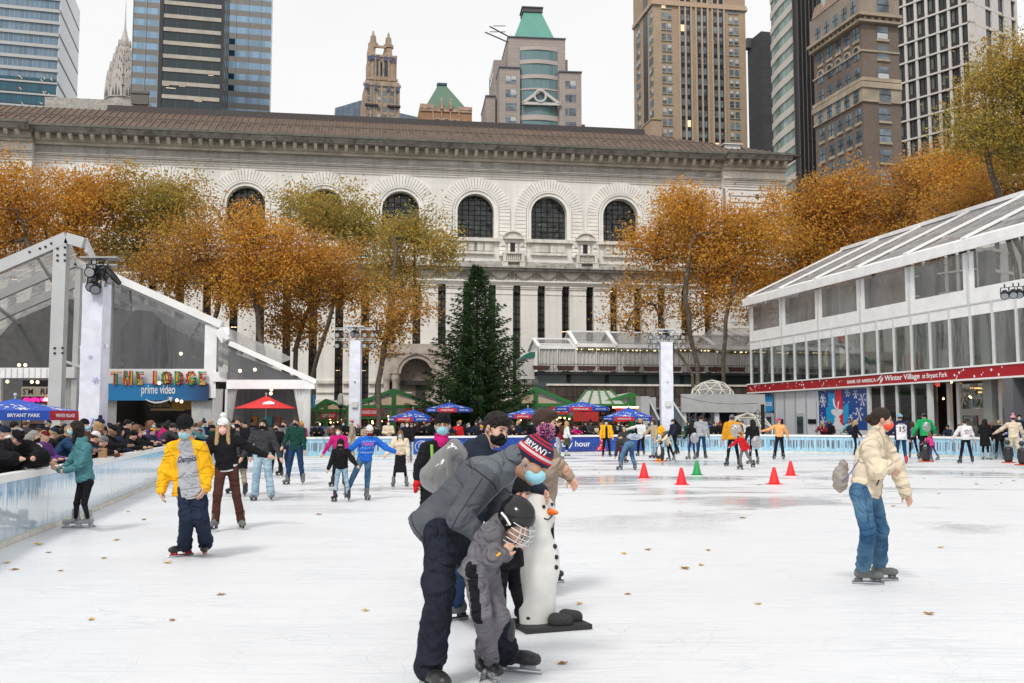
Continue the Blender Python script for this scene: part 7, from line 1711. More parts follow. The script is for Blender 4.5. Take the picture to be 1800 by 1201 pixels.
def hand_prims(w,d,n,s,curl=25,sg=1,spread=.0):
 """palm, four fingers and a thumb; d along the hand, n the palm's normal (palm side)"""
 d=nrmz(d);n=nrmz(n-d*(n@d));t=np.cross(d,n)*sg;P=[];c=w+d*.045*s
 P.append(cone_(w-d*.03*s,w+d*.01*s,.026*s,.024*s));P.append(cone_(w+d*.015*s,w+d*.075*s,.017*s,.016*s,side=t,s=2.1))
 for k,(o,L_)in enumerate(((.030,.062),(.010,.072),(-.010,.067),(-.029,.052))):
  b0=w+d*.085*s+t*o*s;c1=R(curl*(.8+.12*k));d1=d*math.cos(c1)+n*math.sin(c1)+t*spread*o*6;d2=d*math.cos(c1*2.1)+n*math.sin(c1*2.1)
  P.append(cone_(b0-d*.02*s,b0+d1*L_*.55*s,.0105*s,.0092*s,k=.004));P.append(cone_(b0+d1*L_*.55*s,b0+d1*L_*.55*s+d2*L_*.5*s,.0092*s,.0075*s,k=.004))
 tb=w+d*.025*s+t*.03*s;td=nrmz(t*.75+d*.6+n*.35);P.append(cone_(tb,tb+td*.04*s,.0135*s,.0115*s,k=.010));td2=nrmz(t*.3+d*.9+n*.4);P.append(cone_(tb+td*.04*s,tb+td*.04*s+td2*.032*s,.011*s,.009*s,k=.005));return P
def body_mesh(J,res,fine=False,female=False):
 s=J['s'];hs=s*J.get('hs',1.0);M=hmat(J);P=[]
 P+=[ell_(HP(J,0,-.012,.022),(.076*hs,.096*hs,.094*hs),M),ell_(HP(J,0,.022,-.045),(.056*hs,.064*hs,.068*hs),M),ell_(HP(J,0,.062,-.098),(.026*hs,.024*hs,.020*hs),M,k=.03)]
 P+=[cone_(HP(J,0,.088,.015),HP(J,0,.108,-.028),.008*hs,.0145*hs,k=.014)]
 P+=[ell_(HP(J,sg*.036,.064,-.028),(.024*hs,.022*hs,.024*hs),M)for sg in(1,-1)]
 P+=[ell_(HP(J,sg*.079,-.008,-.012),(.010*hs,.020*hs,.032*hs),M,k=.008)for sg in(1,-1)]
 P+=[cone_(HP(J,0,-.018,-.06),J['neck'],.052*s,.062*s)]
 sl=nrmz(J['shL']-J['shR'])
 P+=[cone_(J['pel'],J['chest'],.10*s,.10*s,side=sl,s=1.35),cone_(J['chest'],J['neck'],.10*s,.06*s,side=sl,s=1.4),cone_(J['shL'],J['shR'],.05*s,.05*s)]
 for sd in 'LR':
  P+=[cone_(J['sh'+sd],J['el'+sd],.042*s,.036*s),cone_(J['el'+sd],J['wr'+sd],.038*s,.026*s),cone_(J['hp'+sd],J['kn'+sd],.055*s,.036*s),cone_(J['kn'+sd],J['an'+sd],.036*s,.026*s)]
  if not fine:
   w=J['wr'+sd];d=J['hd'+sd];P+=[cone_(w,w+d*.08*s,.028*s,.034*s,side=J['hl'],s=1.0),cone_(w+d*.08*s,w+d*.15*s,.030*s,.018*s)]
 carve=[ell_(HP(J,sg*.033,.098,.012),(.020*hs,.016*hs,.012*hs),M)for sg in(1,-1)]if res<.013 else[]
 parts=[surface(P,res,.03*s,carve=carve)]
 if fine:
  for sd,sg in(('L',1),('R',-1)):
   nn=J.get('pn'+sd);nn=(-J['hf']*.2+(-sg)*sl)if nn is None else nn
   parts.append(surface(hand_prims(J['wr'+sd],J['hd'+sd],nn,s,J.get('curl'+sd,25),sg),.0055,.010))
 return join(parts)
def put(name,VF,m,root):return npmesh(name,VF[0],VF[1],m,root,True)
def person(J,S,lab,loc=(0,0,0),res=.02,cat='person',group=None,M=None,name='person'):
 """S: clothing. keys top, bottom, hair, hat, mask, skates, gloves, skin ..."""
 s=J['s'];hs=s*J.get('hs',1.0);root=thing(name,lab,cat,M if M is not None else Matrix.Translation(loc),group);Mh=hmat(J);seed=S.get('seed',0);fine=S.get('fine',False)
 put('body',body_mesh(J,res if res>.012 else res,fine),SK[S.get('skin',0)],root);sl=nrmz(J['shL']-J['shR']);sp=nrmz(J['neck']-J['pel']);fwd=nrmz(np.cross(sl,sp))
 if(fwd@J['hf'])<0 and not S.get('lookback'):fwd=-fwd
 t=S.get('top')
 if t:
  m,puff,hem,kind=t['m'],t.get('puff',.02),t.get('hem',.08),t.get('kind','jacket');rg=t.get('ring');k=.035*s
  hemp=J['pel']-sp*hem*s if kind!='coat' else J['pel']-sp*.02
  w=t.get('wide',1.28);r0=(.118+puff)*s*t.get('belly',1)
  fo_=None if rg else(t.get('fo',.010)*s,.085*s)
  P=[cone_(hemp+sp*.02,J['pel']*.45+J['chest']*.55,r0,(.108+puff)*s,side=sl,s=w,ring=rg,fold=None if rg else(t.get('fo',.010)*s*.8,.12*s),fc=.3,ph=seed),cone_(J['pel']*.4+J['chest']*.6,J['chest'],(.110+puff)*s,(.112+puff)*s,side=sl,s=w*1.04,ring=rg),cone_(J['chest'],J['neck']-sp*.04*s,(.105+puff)*s,(.062+puff*.7)*s,side=sl,s=w*1.15)]
  P+=[cone_(J['sh'+a]-sp*.005,J['neck']-sp*.05*s,(.055+puff)*s,(.06+puff)*s)for a in 'LR']
  P.append(cone_(J['neck']-sp*.03*s,J['neck']+sp*t.get('collar',.03)*s,(.066+puff*.5)*s,(.066+puff*.3)*s))
  if kind=='hoodie' or t.get('hood'):P.append(ell_(J['neck']-fwd*.075*s-sp*.0*s,(.11*s,.065*s,.075*s),np.array([sl,fwd,sp])))
  for a in 'LR':
   sl_len=t.get('sleeve',1.0);e=J['el'+a];wv=J['wr'+a];wv=e+(wv-e)*min(sl_len,1.0)
   P+=[cone_(J['sh'+a],e,(.058+puff)*s,(.046+puff)*s,ring=rg,fold=fo_,fc=1.0,ph=seed+(a=='L')*2)]
   if sl_len>.1:P+=[cone_(e,wv,(.048+puff)*s,(t.get('cuff',.036)+puff*.7)*s,ring=rg,fold=fo_,fc=0.0,ph=seed*2+(a=='L'))]
  cuts=[]
  if kind=='coat':
   L_=t.get('len',.55);kk=(J['knL']+J['knR'])/2;q=J['pel']+(kk-J['pel'])*L_/.42;q2=q.copy();P+=[cone_(J['pel']+sp*.05,q,(.125+puff)*s,(.135+puff+t.get('flare',.02))*s,side=sl,s=1.25,ring=rg)];cuts.append((q,nrmz(q-J['pel'])))
  else:cuts.append((hemp,-sp))
  carve=[]
  if t.get('open'):
   carve.append(cone_(hemp-sp*.1+fwd*(.19+puff*.5)*s,J['neck']+fwd*.15*s,.14*s,.11*s,side=sl,s=t['open']/.13))
  jk=surface(P,res,k,cuts=cuts,carve=carve,wrinkle=t.get('wr',.005)*s*(1 if res<.03 else.6),seed=seed);ob=put(t.get('name','jacket'),jk,m,root);root_top=ob
  if t.get('collarm'):put('collar',surface([cone_(J['neck']-sp*.02*s,J['neck']+sp*.05*s,.078*s,.07*s)],min(res,.012),.01),t['collarm'],root)
  if t.get('ribhem'):put('hem',surface([cone_(hemp-sp*.01,hemp+sp*.01,r0-.008,r0-.004,side=sl,s=w)],res,.01,cuts=[(hemp-sp*.02,-sp),(hemp+sp*.025,sp)]),t['ribhem'],root)
  if S.get('under'):
   u_=S['under'];P=[cone_(J['pel']-sp*u_.get('hem',.06)*s,J['chest'],(.134+u_.get('r',0))*s,.114*s,side=sl,s=1.27,fold=(.010*s,.13*s),fc=.2,ph=seed),cone_(J['chest'],J['neck']-sp*.03*s,.108*s,.068*s,side=sl,s=1.35)]+[cone_(J['sh'+a],J['neck']-sp*.04*s,.05*s,.06*s)for a in 'LR']
   if u_.get('hood'):P.append(cone_(J['neck']-sp*.02*s-fwd*.02*s,J['neck']+sp*.035*s-fwd*.045*s,.088*s,.078*s));P.append(cone_(J['neck']-sp*.02*s+fwd*.02*s,J['neck']+sp*.0,.08*s,.07*s))
   uo=put(u_.get('name','shirt'),surface(P,res,.03*s,cuts=[(J['pel']-sp*u_.get('hem',.06)*s,-sp)],wrinkle=.004,seed=seed+3),u_['m'],root);root['_u']=uo.name
  root['_t']=ob.name
 b=S.get('bottom')
 if b:
  lo_,hm,kn_=b.get('loose',.012),b.get('hemr',.048),b.get('kn',.0)
  P=[cone_(J['hpL'],J['hpR'],(.085+lo_)*s,(.085+lo_)*s),cone_(J['pel'],J['pel']+sp*(.10 if not S.get('under')else.0)*s,(.10+lo_*(1 if not S.get('under')else.3))*s,(.098+lo_*(1 if not S.get('under')else.3))*s,side=sl,s=1.25)]
  for a in 'LR':
   an=J['kn'+a]+(J['an'+a]-J['kn'+a])*b.get('len',1.0);fo_=(b.get('fo',.006+lo_*.22)*s,.10*s);P+=[cone_(J['hp'+a],J['kn'+a],(.080+lo_)*s,(.056+lo_+kn_)*s,fold=fo_,fc=1.0,ph=seed+(a=='L')),cone_(J['kn'+a],an,(.056+lo_+kn_)*s,(hm+lo_*.5)*s,fold=fo_,fc=.9,ph=seed*3+(a=='L'))]
  cuts=[]
  if b.get('skirt'):P=[cone_(J['pel']+sp*.1*s,J['pel'],.10*s,.12*s,side=sl,s=1.2),cone_(J['pel'],(J['knL']+J['knR'])/2+V3(0,0,.02-b.get('drop',0)),.125*s,(.15+b.get('flare',0))*s,side=sl,s=1.2)];cuts=[((J['knL']+J['knR'])/2-V3(0,0,b.get('drop',0)),V3(0,0,-1))]
  put('skirt' if b.get('skirt')else 'trousers',surface(P,res,.028*s,cuts=cuts,wrinkle=b.get('wr',.005)*s,wf=.9,seed=seed+1),b['m'],root)
  if b.get('skirt'):put('leggings',surface([cone_(J['kn'+a]+V3(0,0,.05),J['an'+a],.055*s,.042*s)for a in 'LR'],res,.01),b.get('leg',CL['black']),root)
 sk=S.get('skates',boot_b)
 if sk is not None:
  bl=S.get('blade',True)
  for a in 'LR':
   A=J['an'+a];td=J['td'+a];u=J.get('fu'+a);u=UP if u is None else u;td=nrmz(td-u*(td@u));z0=A-u*(.14 if bl else.09)*1.0;fs=max(s,.7)*S.get('fsc',1.08)
   h1=.06 if bl else.0
   P=[cone_(A+u*.115*fs,A-u*.01,.054*fs,.050*fs,side=td,s=1.15),cone_(A-u*.01-td*.03,z0+u*(h1+.045),.05*fs,.043*fs),cone_(z0+u*(h1+.042)-td*.045*fs,z0+u*(h1+.038)+td*.13*fs,.040*fs,.036*fs,k=.03),cone_(z0+u*(h1+.036)+td*.12*fs,z0+u*(h1+.034)+td*.165*fs,.036*fs,.032*fs,side=np.cross(u,td),s=1.15)]
   o=put('skate' if bl else 'shoe',surface(P,min(res,.012 if res<.02 else.02),.02,cuts=[(z0+u*(h1+.004),-u)]),sk,root)
   if bl:
    sd_=np.cross(u,td);ax3=np.array([td,sd_,u]);put('blade',boxmesh(z0+u*.014+td*.045*fs,ax3,(.155*fs,.0035,.014)),steel,o)
    bh=S.get('holder',boot_b);put('blade_holder',join([boxmesh(z0+u*.045+td*(-.045)*fs,ax3,(.04*fs,.009,.018)),boxmesh(z0+u*.045+td*.13*fs,ax3,(.04*fs,.009,.018)),boxmesh(z0+u*.030+td*.045*fs,ax3,(.15*fs,.006,.005))]),bh,o)
   if res<.013:
    fwd_l=[]
    for q in range(5):c=A+td*(.052+.017*q)*fs-u*(.015+.022*q);sd_=np.cross(u,td);fwd_l.append(boxmesh(c+u*.012+td*.006,np.array([sd_,td,u]),(.026,.003,.004)))
    put('laces',join(fwd_l),lace,o)
 hc=S.get('hair')
 if hc:
  st,hm_=hc;P=[ell_(HP(J,0,-.022,.034),(.086*hs,.103*hs,.097*hs),Mh)];carve=[ell_(HP(J,0,.115,-.035),(.105*hs,.085*hs,.092*hs),Mh)];cuts=[]
  if st in('short','fade','curly','quiff'):
   cuts=[(HP(J,0,-.05,-.055),-nrmz(J['hu']*.9-J['hf']*.45))]
   if st in('quiff','curly'):P+=[ell_(HP(J,0,.02,.075),(.072*hs,.080*hs,.046*hs),Mh)]
  elif st=='long':
   bk=HP(J,0,-.075,-.06);P+=[cone_(HP(J,0,-.06,0),bk+V3(0,0,-.22*s)-fwd*.03*s,.085*hs,.06*hs,side=J['hl'],s=1.35)]
   P+=[cone_(HP(J,sg*.075,.0,.0),HP(J,sg*.09,.012,-.12)+V3(0,0,-.10*s),.03*hs,.03*hs)for sg in(1,-1)]
  elif st=='side':
   P+=[cone_(HP(J,sg*.07,.02,.0),HP(J,sg*.09,.05,-.14)+V3(0,0,-.12*s),.036*hs,.032*hs)for sg in(1,-1)]+[cone_(HP(J,0,-.06,0),HP(J,0,-.07,-.16),.08*hs,.07*hs)]
  elif st=='bun':P+=[ell_(HP(J,0,-.135,-.02),(.052*hs,.045*hs,.045*hs),Mh),ell_(HP(J,0,-.07,-.05),(.07*hs,.05*hs,.04*hs),Mh)]
  elif st=='tail':P+=[cone_(HP(J,0,-.11,.0),HP(J,0,-.14,-.14)+V3(0,0,-.1*s),.035*hs,.025*hs)]
  wr_=.011 if st in('curly',)else.004
  put('hair',surface(P,min(res,.014 if res<.02 else.022),.02,cuts=cuts,carve=carve,wrinkle=wr_,wf=3.4 if st!='curly' else 6,seed=seed),hm_,root)
  if res<.02:put('eyebrows',surface([cone_(HP(J,sg*.014,.092,.030),HP(J,sg*.046,.078,.032),.0045*hs,.0035*hs)for sg in(1,-1)],.005,.002),hm_,root)
 ht=S.get('hat')
 if ht:
  st,hm_=ht[0],ht[1];rr_=min(res,.014 if res<.02 else.022)
  if st in('beanie','pom','slouch'):
   P=[ell_(HP(J,0,-.016,.052),(.090*hs,.110*hs,.098*hs if st!='slouch' else.115*hs),Mh),ell_(HP(J,0,-.014,.042),(.095*hs,.115*hs,.045*hs),Mh,k=.008)]
   o=put('beanie',surface(P,rr_,.015,cuts=[(HP(J,0,0,.030 if st!='low' else.02),-nrmz(J['hu']-J['hf']*.05+J['hf']*.0))],wrinkle=.002,wf=3),hm_,root)
   if st=='pom':put('pompom',surface([ell_(HP(J,0,-.03,.175),(.05*hs,)*3,None)],rr_,.01,wrinkle=.006,wf=5),ht[2]if len(ht)>2 else hm_,o)
  elif st=='cap':
   P=[ell_(HP(J,0,-.012,.050),(.088*hs,.108*hs,.078*hs),Mh)];o=put('cap',surface(P,rr_,.01,cuts=[(HP(J,0,0,.035),-J['hu'])]),hm_,root)
   put('cap_brim',surface([cone_(HP(J,0,.07,.042),HP(J,0,.150,.030),.012*hs,.010*hs,side=J['hl'],s=5.0)],rr_,.01),hm_,o)
  elif st=='hood':put('hood',surface([ell_(HP(J,0,-.022,.018),(.105*hs,.122*hs,.125*hs),Mh),cone_(HP(J,0,-.03,-.06),J['neck'],.09*s,.09*s)],rr_,.03,carve=[ell_(HP(J,0,.13,-.01),(.075*hs,.10*hs,.10*hs),Mh)]),hm_,root)
 if S.get('mask'):
  P=[ell_(HP(J,0,.048,-.052),(.063*hs,.066*hs,.058*hs),Mh),ell_(HP(J,0,.080,-.035),(.036*hs,.040*hs,.040*hs),Mh,k=.02)]
  o=put('mask',surface(P,min(res,.010 if res<.02 else.018),.015,cuts=[(HP(J,0,.02,0),-nrmz(J['hf']*1.0+J['hu']*.0)),(HP(J,0,.09,-.005),nrmz(J['hu']+J['hf']*.25))],wrinkle=.0015,wf=4),S['mask'],root)
  if res<.02:
   q=MB()
   for sg in(1,-1):q.tube([HP(J,sg*.060,.045,-.030),HP(J,sg*.086,.0,-.005),HP(J,sg*.090,-.018,.0),HP(J,sg*.086,-.016,-.03),HP(J,sg*.062,.035,-.065)],.0022*hs,4)
   q.build('ear_loops',S['mask'],o)
 if res<.022:put('eyes',surface([ell_(HP(J,sg*.032,.083,.012),(.013*hs,.008*hs,.0065*hs),Mh)for sg in(1,-1)],.004,.002),eye_m,root)
 if S.get('glasses'):q=MB();[q.tube([HP(J,sg*.033+.024*math.cos(t_),.098,.012+.018*math.sin(t_))for t_ in[math.pi*2*k/10 for k in range(11)]],.0025,4)for sg in(1,-1)];q.build('glasses',m_blk,root)
 if S.get('scarf'):put('scarf',surface([cone_(J['neck']-sp*.03*s,J['neck']+sp*.045*s,.092*s,.082*s),cone_(J['neck']+fwd*.07*s-sp*.02*s,J['neck']+fwd*.08*s+sp*.02*s,.04*s,.04*s)],min(res,.016),.02,wrinkle=.005,wf=2),S['scarf'],root)
 if S.get('gloves'):
  put('gloves',join([surface(([cone_(J['wr'+a]-J['hd'+a]*.03,J['wr'+a]+J['hd'+a]*.09*s,.036*s,.040*s),cone_(J['wr'+a]+J['hd'+a]*.09*s,J['wr'+a]+J['hd'+a]*.16*s,.036*s,.024*s),cone_(J['wr'+a]+J['hd'+a]*.03*s,J['wr'+a]+J['hd'+a]*.09*s+fwd*.05,.018*s,.015*s)]),min(res,.014),.015)for a in S.get('gl','LR')]),S['gloves'],root)
 for k_ in('_t','_u'):
  if k_ in root.keys()and not S.get('keep'):del root[k_]
 J['sl'],J['sp'],J['fw']=sl,sp,fwd
 return root
def wrap_text(name,s_,size,m,target,parent,c,right,up,nrm,width=None,bold=.01,off=.004,shear=0):
 """letters laid onto the surface of target (all in the same local frame)"""
 V,Fs=text_mesh(s_,size,bold,1.0,shear)
 if width:V[:,0]*=width/(V[:,0].max()-V[:,0].min())
 V[:,1]-=(V[:,1].max()+V[:,1].min())/2
 me=target.data;co=np.zeros(len(me.vertices)*3,dtype=np.float32);me.vertices.foreach_get('co',co);co=co.reshape(-1,3)
 bv=BVHTree.FromPolygons([tuple(x)for x in co],[tuple(p.vertices)for p in me.polygons]);out=[]
 for v in V:
  p=np.asarray(c)+np.asarray(right)*float(v[0])+np.asarray(up)*float(v[1]);h=bv.ray_cast(Vector(p+np.asarray(nrm)*.6),Vector(-np.asarray(nrm)),1.2)
  out.append(tuple(Vector(h[0])+Vector(nrm)*off)if h[0]is not None else tuple(p))
 q=MB();q.add(out,Fs);return q.build(name,m,parent)
def paint(ob,m,test):
 me=ob.data;me.materials.append(m);k=len(me.materials)-1;nf=len(me.polygons);C=np.zeros(nf*3);N=np.zeros(nf*3);me.polygons.foreach_get('center',C);me.polygons.foreach_get('normal',N);mi=np.zeros(nf,dtype=np.int32);me.polygons.foreach_get('material_index',mi)
 mi[test(C.reshape(-1,3),N.reshape(-1,3))]=k;me.polygons.foreach_set('material_index',mi)
def seam(ob,name,pt,nr,keep,w_,m):
 """stitched line where a plane meets the garment"""
 import bmesh
 bm=bmesh.new();bm.from_mesh(ob.data);r_=bmesh.ops.bisect_plane(bm,geom=bm.verts[:]+bm.edges[:]+bm.faces[:],plane_co=tuple(pt),plane_no=tuple(nr),dist=1e-5);q=MB()
 for e in r_['geom_cut']:
  if isinstance(e,bmesh.types.BMEdge):
   a,b=e.verts;c=np.array((a.co+b.co)/2)
   if keep(c):n_=(a.normal+b.normal)*.5;d_=(b.co-a.co)*.15;q.bar(a.co+n_*w_*.2-d_,b.co+n_*w_*.2+d_,w_,w_*.8)
 bm.free()
 if q.n:q.build(name,m,ob)
def bag_sack(c,lab,size=.2,col=None,M=None,parts=None,squash=(1,.55,1.2)):
 m=col or clear_panel('sack_plastic',(.50,.50,.50),.3,.15,.5,.8,6)
 o=put('drawstring_bag',surface([ell_(c,(size*.72*squash[0],size*.72*squash[1],size*.72*squash[2]))],.02,.02,wrinkle=.018,wf=2.2,seed=int(c[0]*9)),m,None);tag(o,lab,'bag');return o
def pixJ(Y0,d,s):
 """joints from photo pixels at depths Y0+dY -> world, relative to the ground point below the pelvis"""
 J={'s':s};W={k:np.array(at(v[0],v[1],Y0+(v[2]if len(v)>2 else 0)))for k,v in d.items()}
 for k in('anL','anR'):W[k]=np.array(gr(d[k][0],d[k][1],.14));o=W['pel'].copy();o[2]=0
 for k,v in W.items():J[k]=v-o
 for a in 'LR':J['hd'+a]=nrmz(J['ha'+a]-J['wr'+a])if 'ha'+a in J else nrmz(J['wr'+a]-J['el'+a])
 return J,o
def J_(name):return CL[name]
def hero(Y0,s,d,fw,up=None,td=None,lab='',S=None,res=.011,cat='person',pn=None,hs=1.0,fu=None,curl=None):
 J,o=pixJ(Y0,d,s);J['hs']=hs;headframe(J,V3(*fw),None if up is None else V3(*up))
 for i,a in enumerate('LR'):J['td'+a]=nrmz(V3(*(td[i])));
 if pn:J['pnL'],J['pnR']=V3(*pn[0]),V3(*pn[1])
 if fu:J['fuL'],J['fuR']=nrmz(V3(*fu[0])),nrmz(V3(*fu[1]))
 if curl is not None:J['curlL']=J['curlR']=curl
 r_=person(J,dict(S,fine=True,keep=True),lab,o,res,cat);return r_,J,o
def child(root,nm):return[c for c in root.children if c.name.split('.')[0]==nm][0]
d=dict(pel=(776,916,.12),chest=(843,842,.05),neck=(892,815,.02),head=(936,812,.0),shL=(882,838,.27),elL=(872,905,.30),wrL=(884,945,.15),haL=(893,965,.0),shR=(856,833,-.16),elR=(808,908,-.26),wrR=(864,960,-.22),haR=(884,970,-.2),hpL=(800,928,.26),knL=(852,1035,.42),anL=(884,1143,.45),hpR=(774,932,.02),knR=(774,1038,-.14),anR=(754,1172,-.22))
stripe=mat('knit_striped',(.5,.05,.06),.9,bump=.9,bscale=120)
f_root,FJ,fo=hero(6.5,1.12,d,(.74,-.42,-.52),(.55,-.12,.83),[(.92,-.35,0),(.45,-.85,0)],'man in grey fleece and striped pompom hat bending over a helmeted child',dict(top=dict(m=CL['fleece'],puff=.018,hem=.12,wr=.006,fo=.016,collar=.06,belly=1.08),bottom=dict(m=cloth('cloth_ink',(.019,.022,.033)),loose=.032,hemr=.074,kn=-.004,wr=.012,fo=.020),hair=('short',HA['brown']),mask=CL['surgical'],skates=boot_b,fsc=1.25,skin=1,seed=2,gl='R',holder=mat('holder_grey',(.35,.38,.40),.4)),pn=((0,-1,0),(.3,.4,.9)),curl=45)
def knit_hat(J,root):
 Mh=hmat(J);hs=J['s']*J.get('hs',1);n,l,b=nodes_of(stripe);t=n.new('ShaderNodeTexCoord');vt=n.new('ShaderNodeVectorMath');vt.operation='DOT_PRODUCT';l.new(t.outputs['Object'],vt.inputs[0]);vt.inputs[1].default_value=tuple(J['hu'])
 o0=float(J['head']@J['hu']);r_=n.new('ShaderNodeMapRange');r_.inputs[1].default_value=o0+.01*hs;r_.inputs[2].default_value=o0+.16*hs;l.new(vt.outputs['Value'],r_.inputs[0]);cr=n.new('ShaderNodeValToRGB');cr.color_ramp.interpolation='CONSTANT'
 nv,rd,wh=(.02,.018,.07),(.55,.015,.03),(.62,.60,.60);bands=[(0,nv),(.17,rd),(.27,wh),(.37,rd),(.45,nv),(.50,nv),(.74,rd),(.80,nv),(.86,rd),(.92,nv)]
 while len(cr.color_ramp.elements)<len(bands):cr.color_ramp.elements.new(.99)
 for e,(p_,c_)in zip(cr.color_ramp.elements,bands):e.position=p_;e.color=(*c_,1)
 l.new(r_.outputs[0],cr.inputs[0]);l.new(cr.outputs[0],b.inputs['Base Color'])
 P=[ell_(HP(J,0,-.016,.050),(.093*hs,.112*hs,.112*hs),Mh),ell_(HP(J,0,-.014,.040),(.099*hs,.118*hs,.05*hs),Mh,k=.008)]
 o=put('knit_hat',surface(P,.008,.012,cuts=[(HP(J,0,0,.012),-J['hu'])],wrinkle=.0015,wf=6),stripe,root)
 pm=mat('pompom_pink',(.42,.08,.22),.95,var=.7,vscale=60,bump=1,bscale=150);pm.node_tree.nodes['Noise Texture'].inputs['Scale'].default_value=45
 q=MB();c=HP(J,0,-.03,.185);r=random.Random(1)
 for k in range(520):
  dd=nrmz(np.array([r.gauss(0,1)for _ in range(3)]));q.cur=k%3;q.tube([c,c+dd*.055*hs*r.uniform(.85,1.1)],[.004,.0035],3)
 q.build('pompom',[mat('yarn_pink',(.55,.10,.28),.95),mat('yarn_navy',(.04,.03,.12),.95),mat('yarn_rose',(.62,.30,.42),.95)],o)
 wrap_text('hat_lettering','BRYANT',.045*hs,mat('yarn_white',(.7,.7,.7),.9),o,root,HP(J,0,0,.092),nrmz(np.cross(J['hu'],-J['hl'])),J['hu'],-J['hl'],width=.15*hs,bold=.02)
knit_hat(FJ,f_root)
creases(MATS['cloth_ink']);jk_=child(f_root,'jacket');fp=cloth('cloth_fleece_pale',(.125,.138,.155));creases(fp);FD=nrmz(FJ['elR']-FJ['shR']);SP=FJ['sp']
paint(jk_,fp,lambda C,N:(((C-FJ['shR'])@SP)>-.05)&(((C-FJ['shR'])@FD)<-.01)&(((C-FJ['shR'])@nrmz(V3(.75,0,.66)))>-.02))
sm=mat('stitching_black',(.012,.012,.014),.8)
seam(jk_,'armhole_seam',FJ['shR']+FD*.03,nrmz(FD*.85-SP*.5),lambda c:np.linalg.norm(c-FJ['shR'])<.17,.006,sm);seam(jk_,'yoke_seam',FJ['shR']-SP*.055,SP,lambda c:(c-FJ['shR'])@FD<.02,.005,sm);seam(jk_,'hem_seam',FJ['pel']-SP*.105,SP,lambda c:True,.005,sm)
seam(jk_,'zip',FJ['chest'],FJ['sl'],lambda c:(c-FJ['chest'])@FJ['fw']>0,.010,mat('zip_grey',(.3,.31,.33),.4));seam(jk_,'sleeve_seam',FJ['elR'],nrmz(np.cross(FJ['elR']-FJ['shR'],V3(0,-1,.25))),lambda c:(c-FJ['shR'])@FD>.06 and c[1]<FJ['chest'][1]-.05,.004,sm)
seam(child(f_root,'trousers'),'side_seam',FJ['knR']+V3(.02,0,0),V3(1,0,.12),lambda c:c[1]<FJ['knR'][1],.004,sm)
d=dict(pel=(842,1000),chest=(864,950),neck=(878,922),head=(907,917,-.02),shL=(888,938,.12),elL=(885,972,.12),wrL=(890,972,.02),haL=(898,960,-.02),shR=(862,935,-.11),elR=(866,982,-.14),wrR=(884,974,-.12),haR=(893,962,-.12),hpL=(856,1006,.08),knL=(878,1082,.05),anL=(846,1152,.02),hpR=(836,1004,-.06),knR=(846,1080,-.12),anR=(864,1160,.05))
k_root,KJ,ko=hero(6.25,.72,d,(.72,-.50,-.50),(.35,-.1,.93),[(-.05,-1,0),(.45,-.9,0)],'small child in black hockey helmet and grey tracksuit held from behind',dict(top=dict(m=cloth('cloth_smoke',(.14,.135,.15)),puff=.030,hem=.10,wr=.008,fo=.018,name='sweater'),bottom=dict(m=cloth('cloth_smoke2',(.15,.142,.16)),loose=.028,hemr=.055,wr=.008,fo=.018),hair=('short',HA['brown']),skates=boot_b,skin=0,seed=5,holder=mat('holder_grey')),res=.010,hs=1.30,curl=60)
def near_leg(C,N,J=KJ,a='R',dq=nrmz(V3(-.45,-.9,0)),w=.5):
 best=None
 for p0,p1 in((J['hp'+a]+V3(0,0,.08),J['kn'+a]),(J['kn'+a],J['an'+a])):
  ab=p1-p0;t=np.clip(((C-p0)@ab)/(ab@ab),0,1);q=(C-p0)-t[:,None]*ab;q2=q-(q@nrmz(ab))[:,None]*nrmz(ab);dl=np.linalg.norm(q,axis=1);ok=(q2@dq)/(np.linalg.norm(q2,axis=1)+1e-9)
  best=(dl,ok)if best is None else(np.minimum(dl,best[0]),np.where(dl<best[0],ok,best[1]))
 return(best[1]>w)&(best[0]<.12)&(C[:,1]<J['kn'+a][1]+.02)
for mm in('cloth_smoke','cloth_smoke2'):creases(MATS[mm])
paint(child(k_root,'trousers'),CL['black'],lambda C,N:near_leg(C,N,w=.86))
hs=KJ['s']*KJ['hs'];Mh=hmat(KJ);helm=mat('helmet_black',(.012,.012,.013),.12)
sh_=surface([ell_(HP(KJ,0,-.015,.045),(.108*hs,.132*hs,.108*hs),Mh),ell_(HP(KJ,0,-.05,-.02),(.098*hs,.085*hs,.09*hs),Mh),ell_(HP(KJ,0,-.02,.11),(.055*hs,.11*hs,.055*hs),Mh)],.008,.012,carve=[ell_(HP(KJ,0,.115,-.045),(.12*hs,.10*hs,.075*hs),Mh)])
ho=put('helmet',sh_,helm,k_root)
q=MB()
for u in(-.08,-.045,0,.045,.08):q.tube([HP(KJ,u*1.05,.118-abs(u)*.25,.02),HP(KJ,u,.150-abs(u)*.45,-.035),HP(KJ,u*.9,.142-abs(u)*.45,-.085),HP(KJ,u*.6,.10-abs(u)*.2,-.125)],.0032*hs,5)
for z_,rr in((.018,.0),(-.018,.012),(-.052,.018),(-.088,.010),(-.118,-.025)):
 q.tube([HP(KJ,.105*math.sin(t_),.02+(.125+rr)*math.cos(t_),z_)for t_ in[R(-80)+R(160)*k/12 for k in range(13)]],.0032*hs,5)
q.build('face_cage',mat('cage_white',(.6,.62,.63),.35),ho)
q=MB();q.tube([HP(KJ,-.105,.03,-.01),HP(KJ,-.115,-.02,.015),HP(KJ,-.105,-.07,.02)],.008*hs,5);q.build('helmet_sticker',wp,ho)
q=MB();pp=KJ['wrR']+V3(-.055,-.06,-.015);q.bar(pp,pp+V3(.04,-.0,.03),.03,.012);q.build('glove_tag',mat('tag_yellow',(.8,.42,.01),.5),k_root)
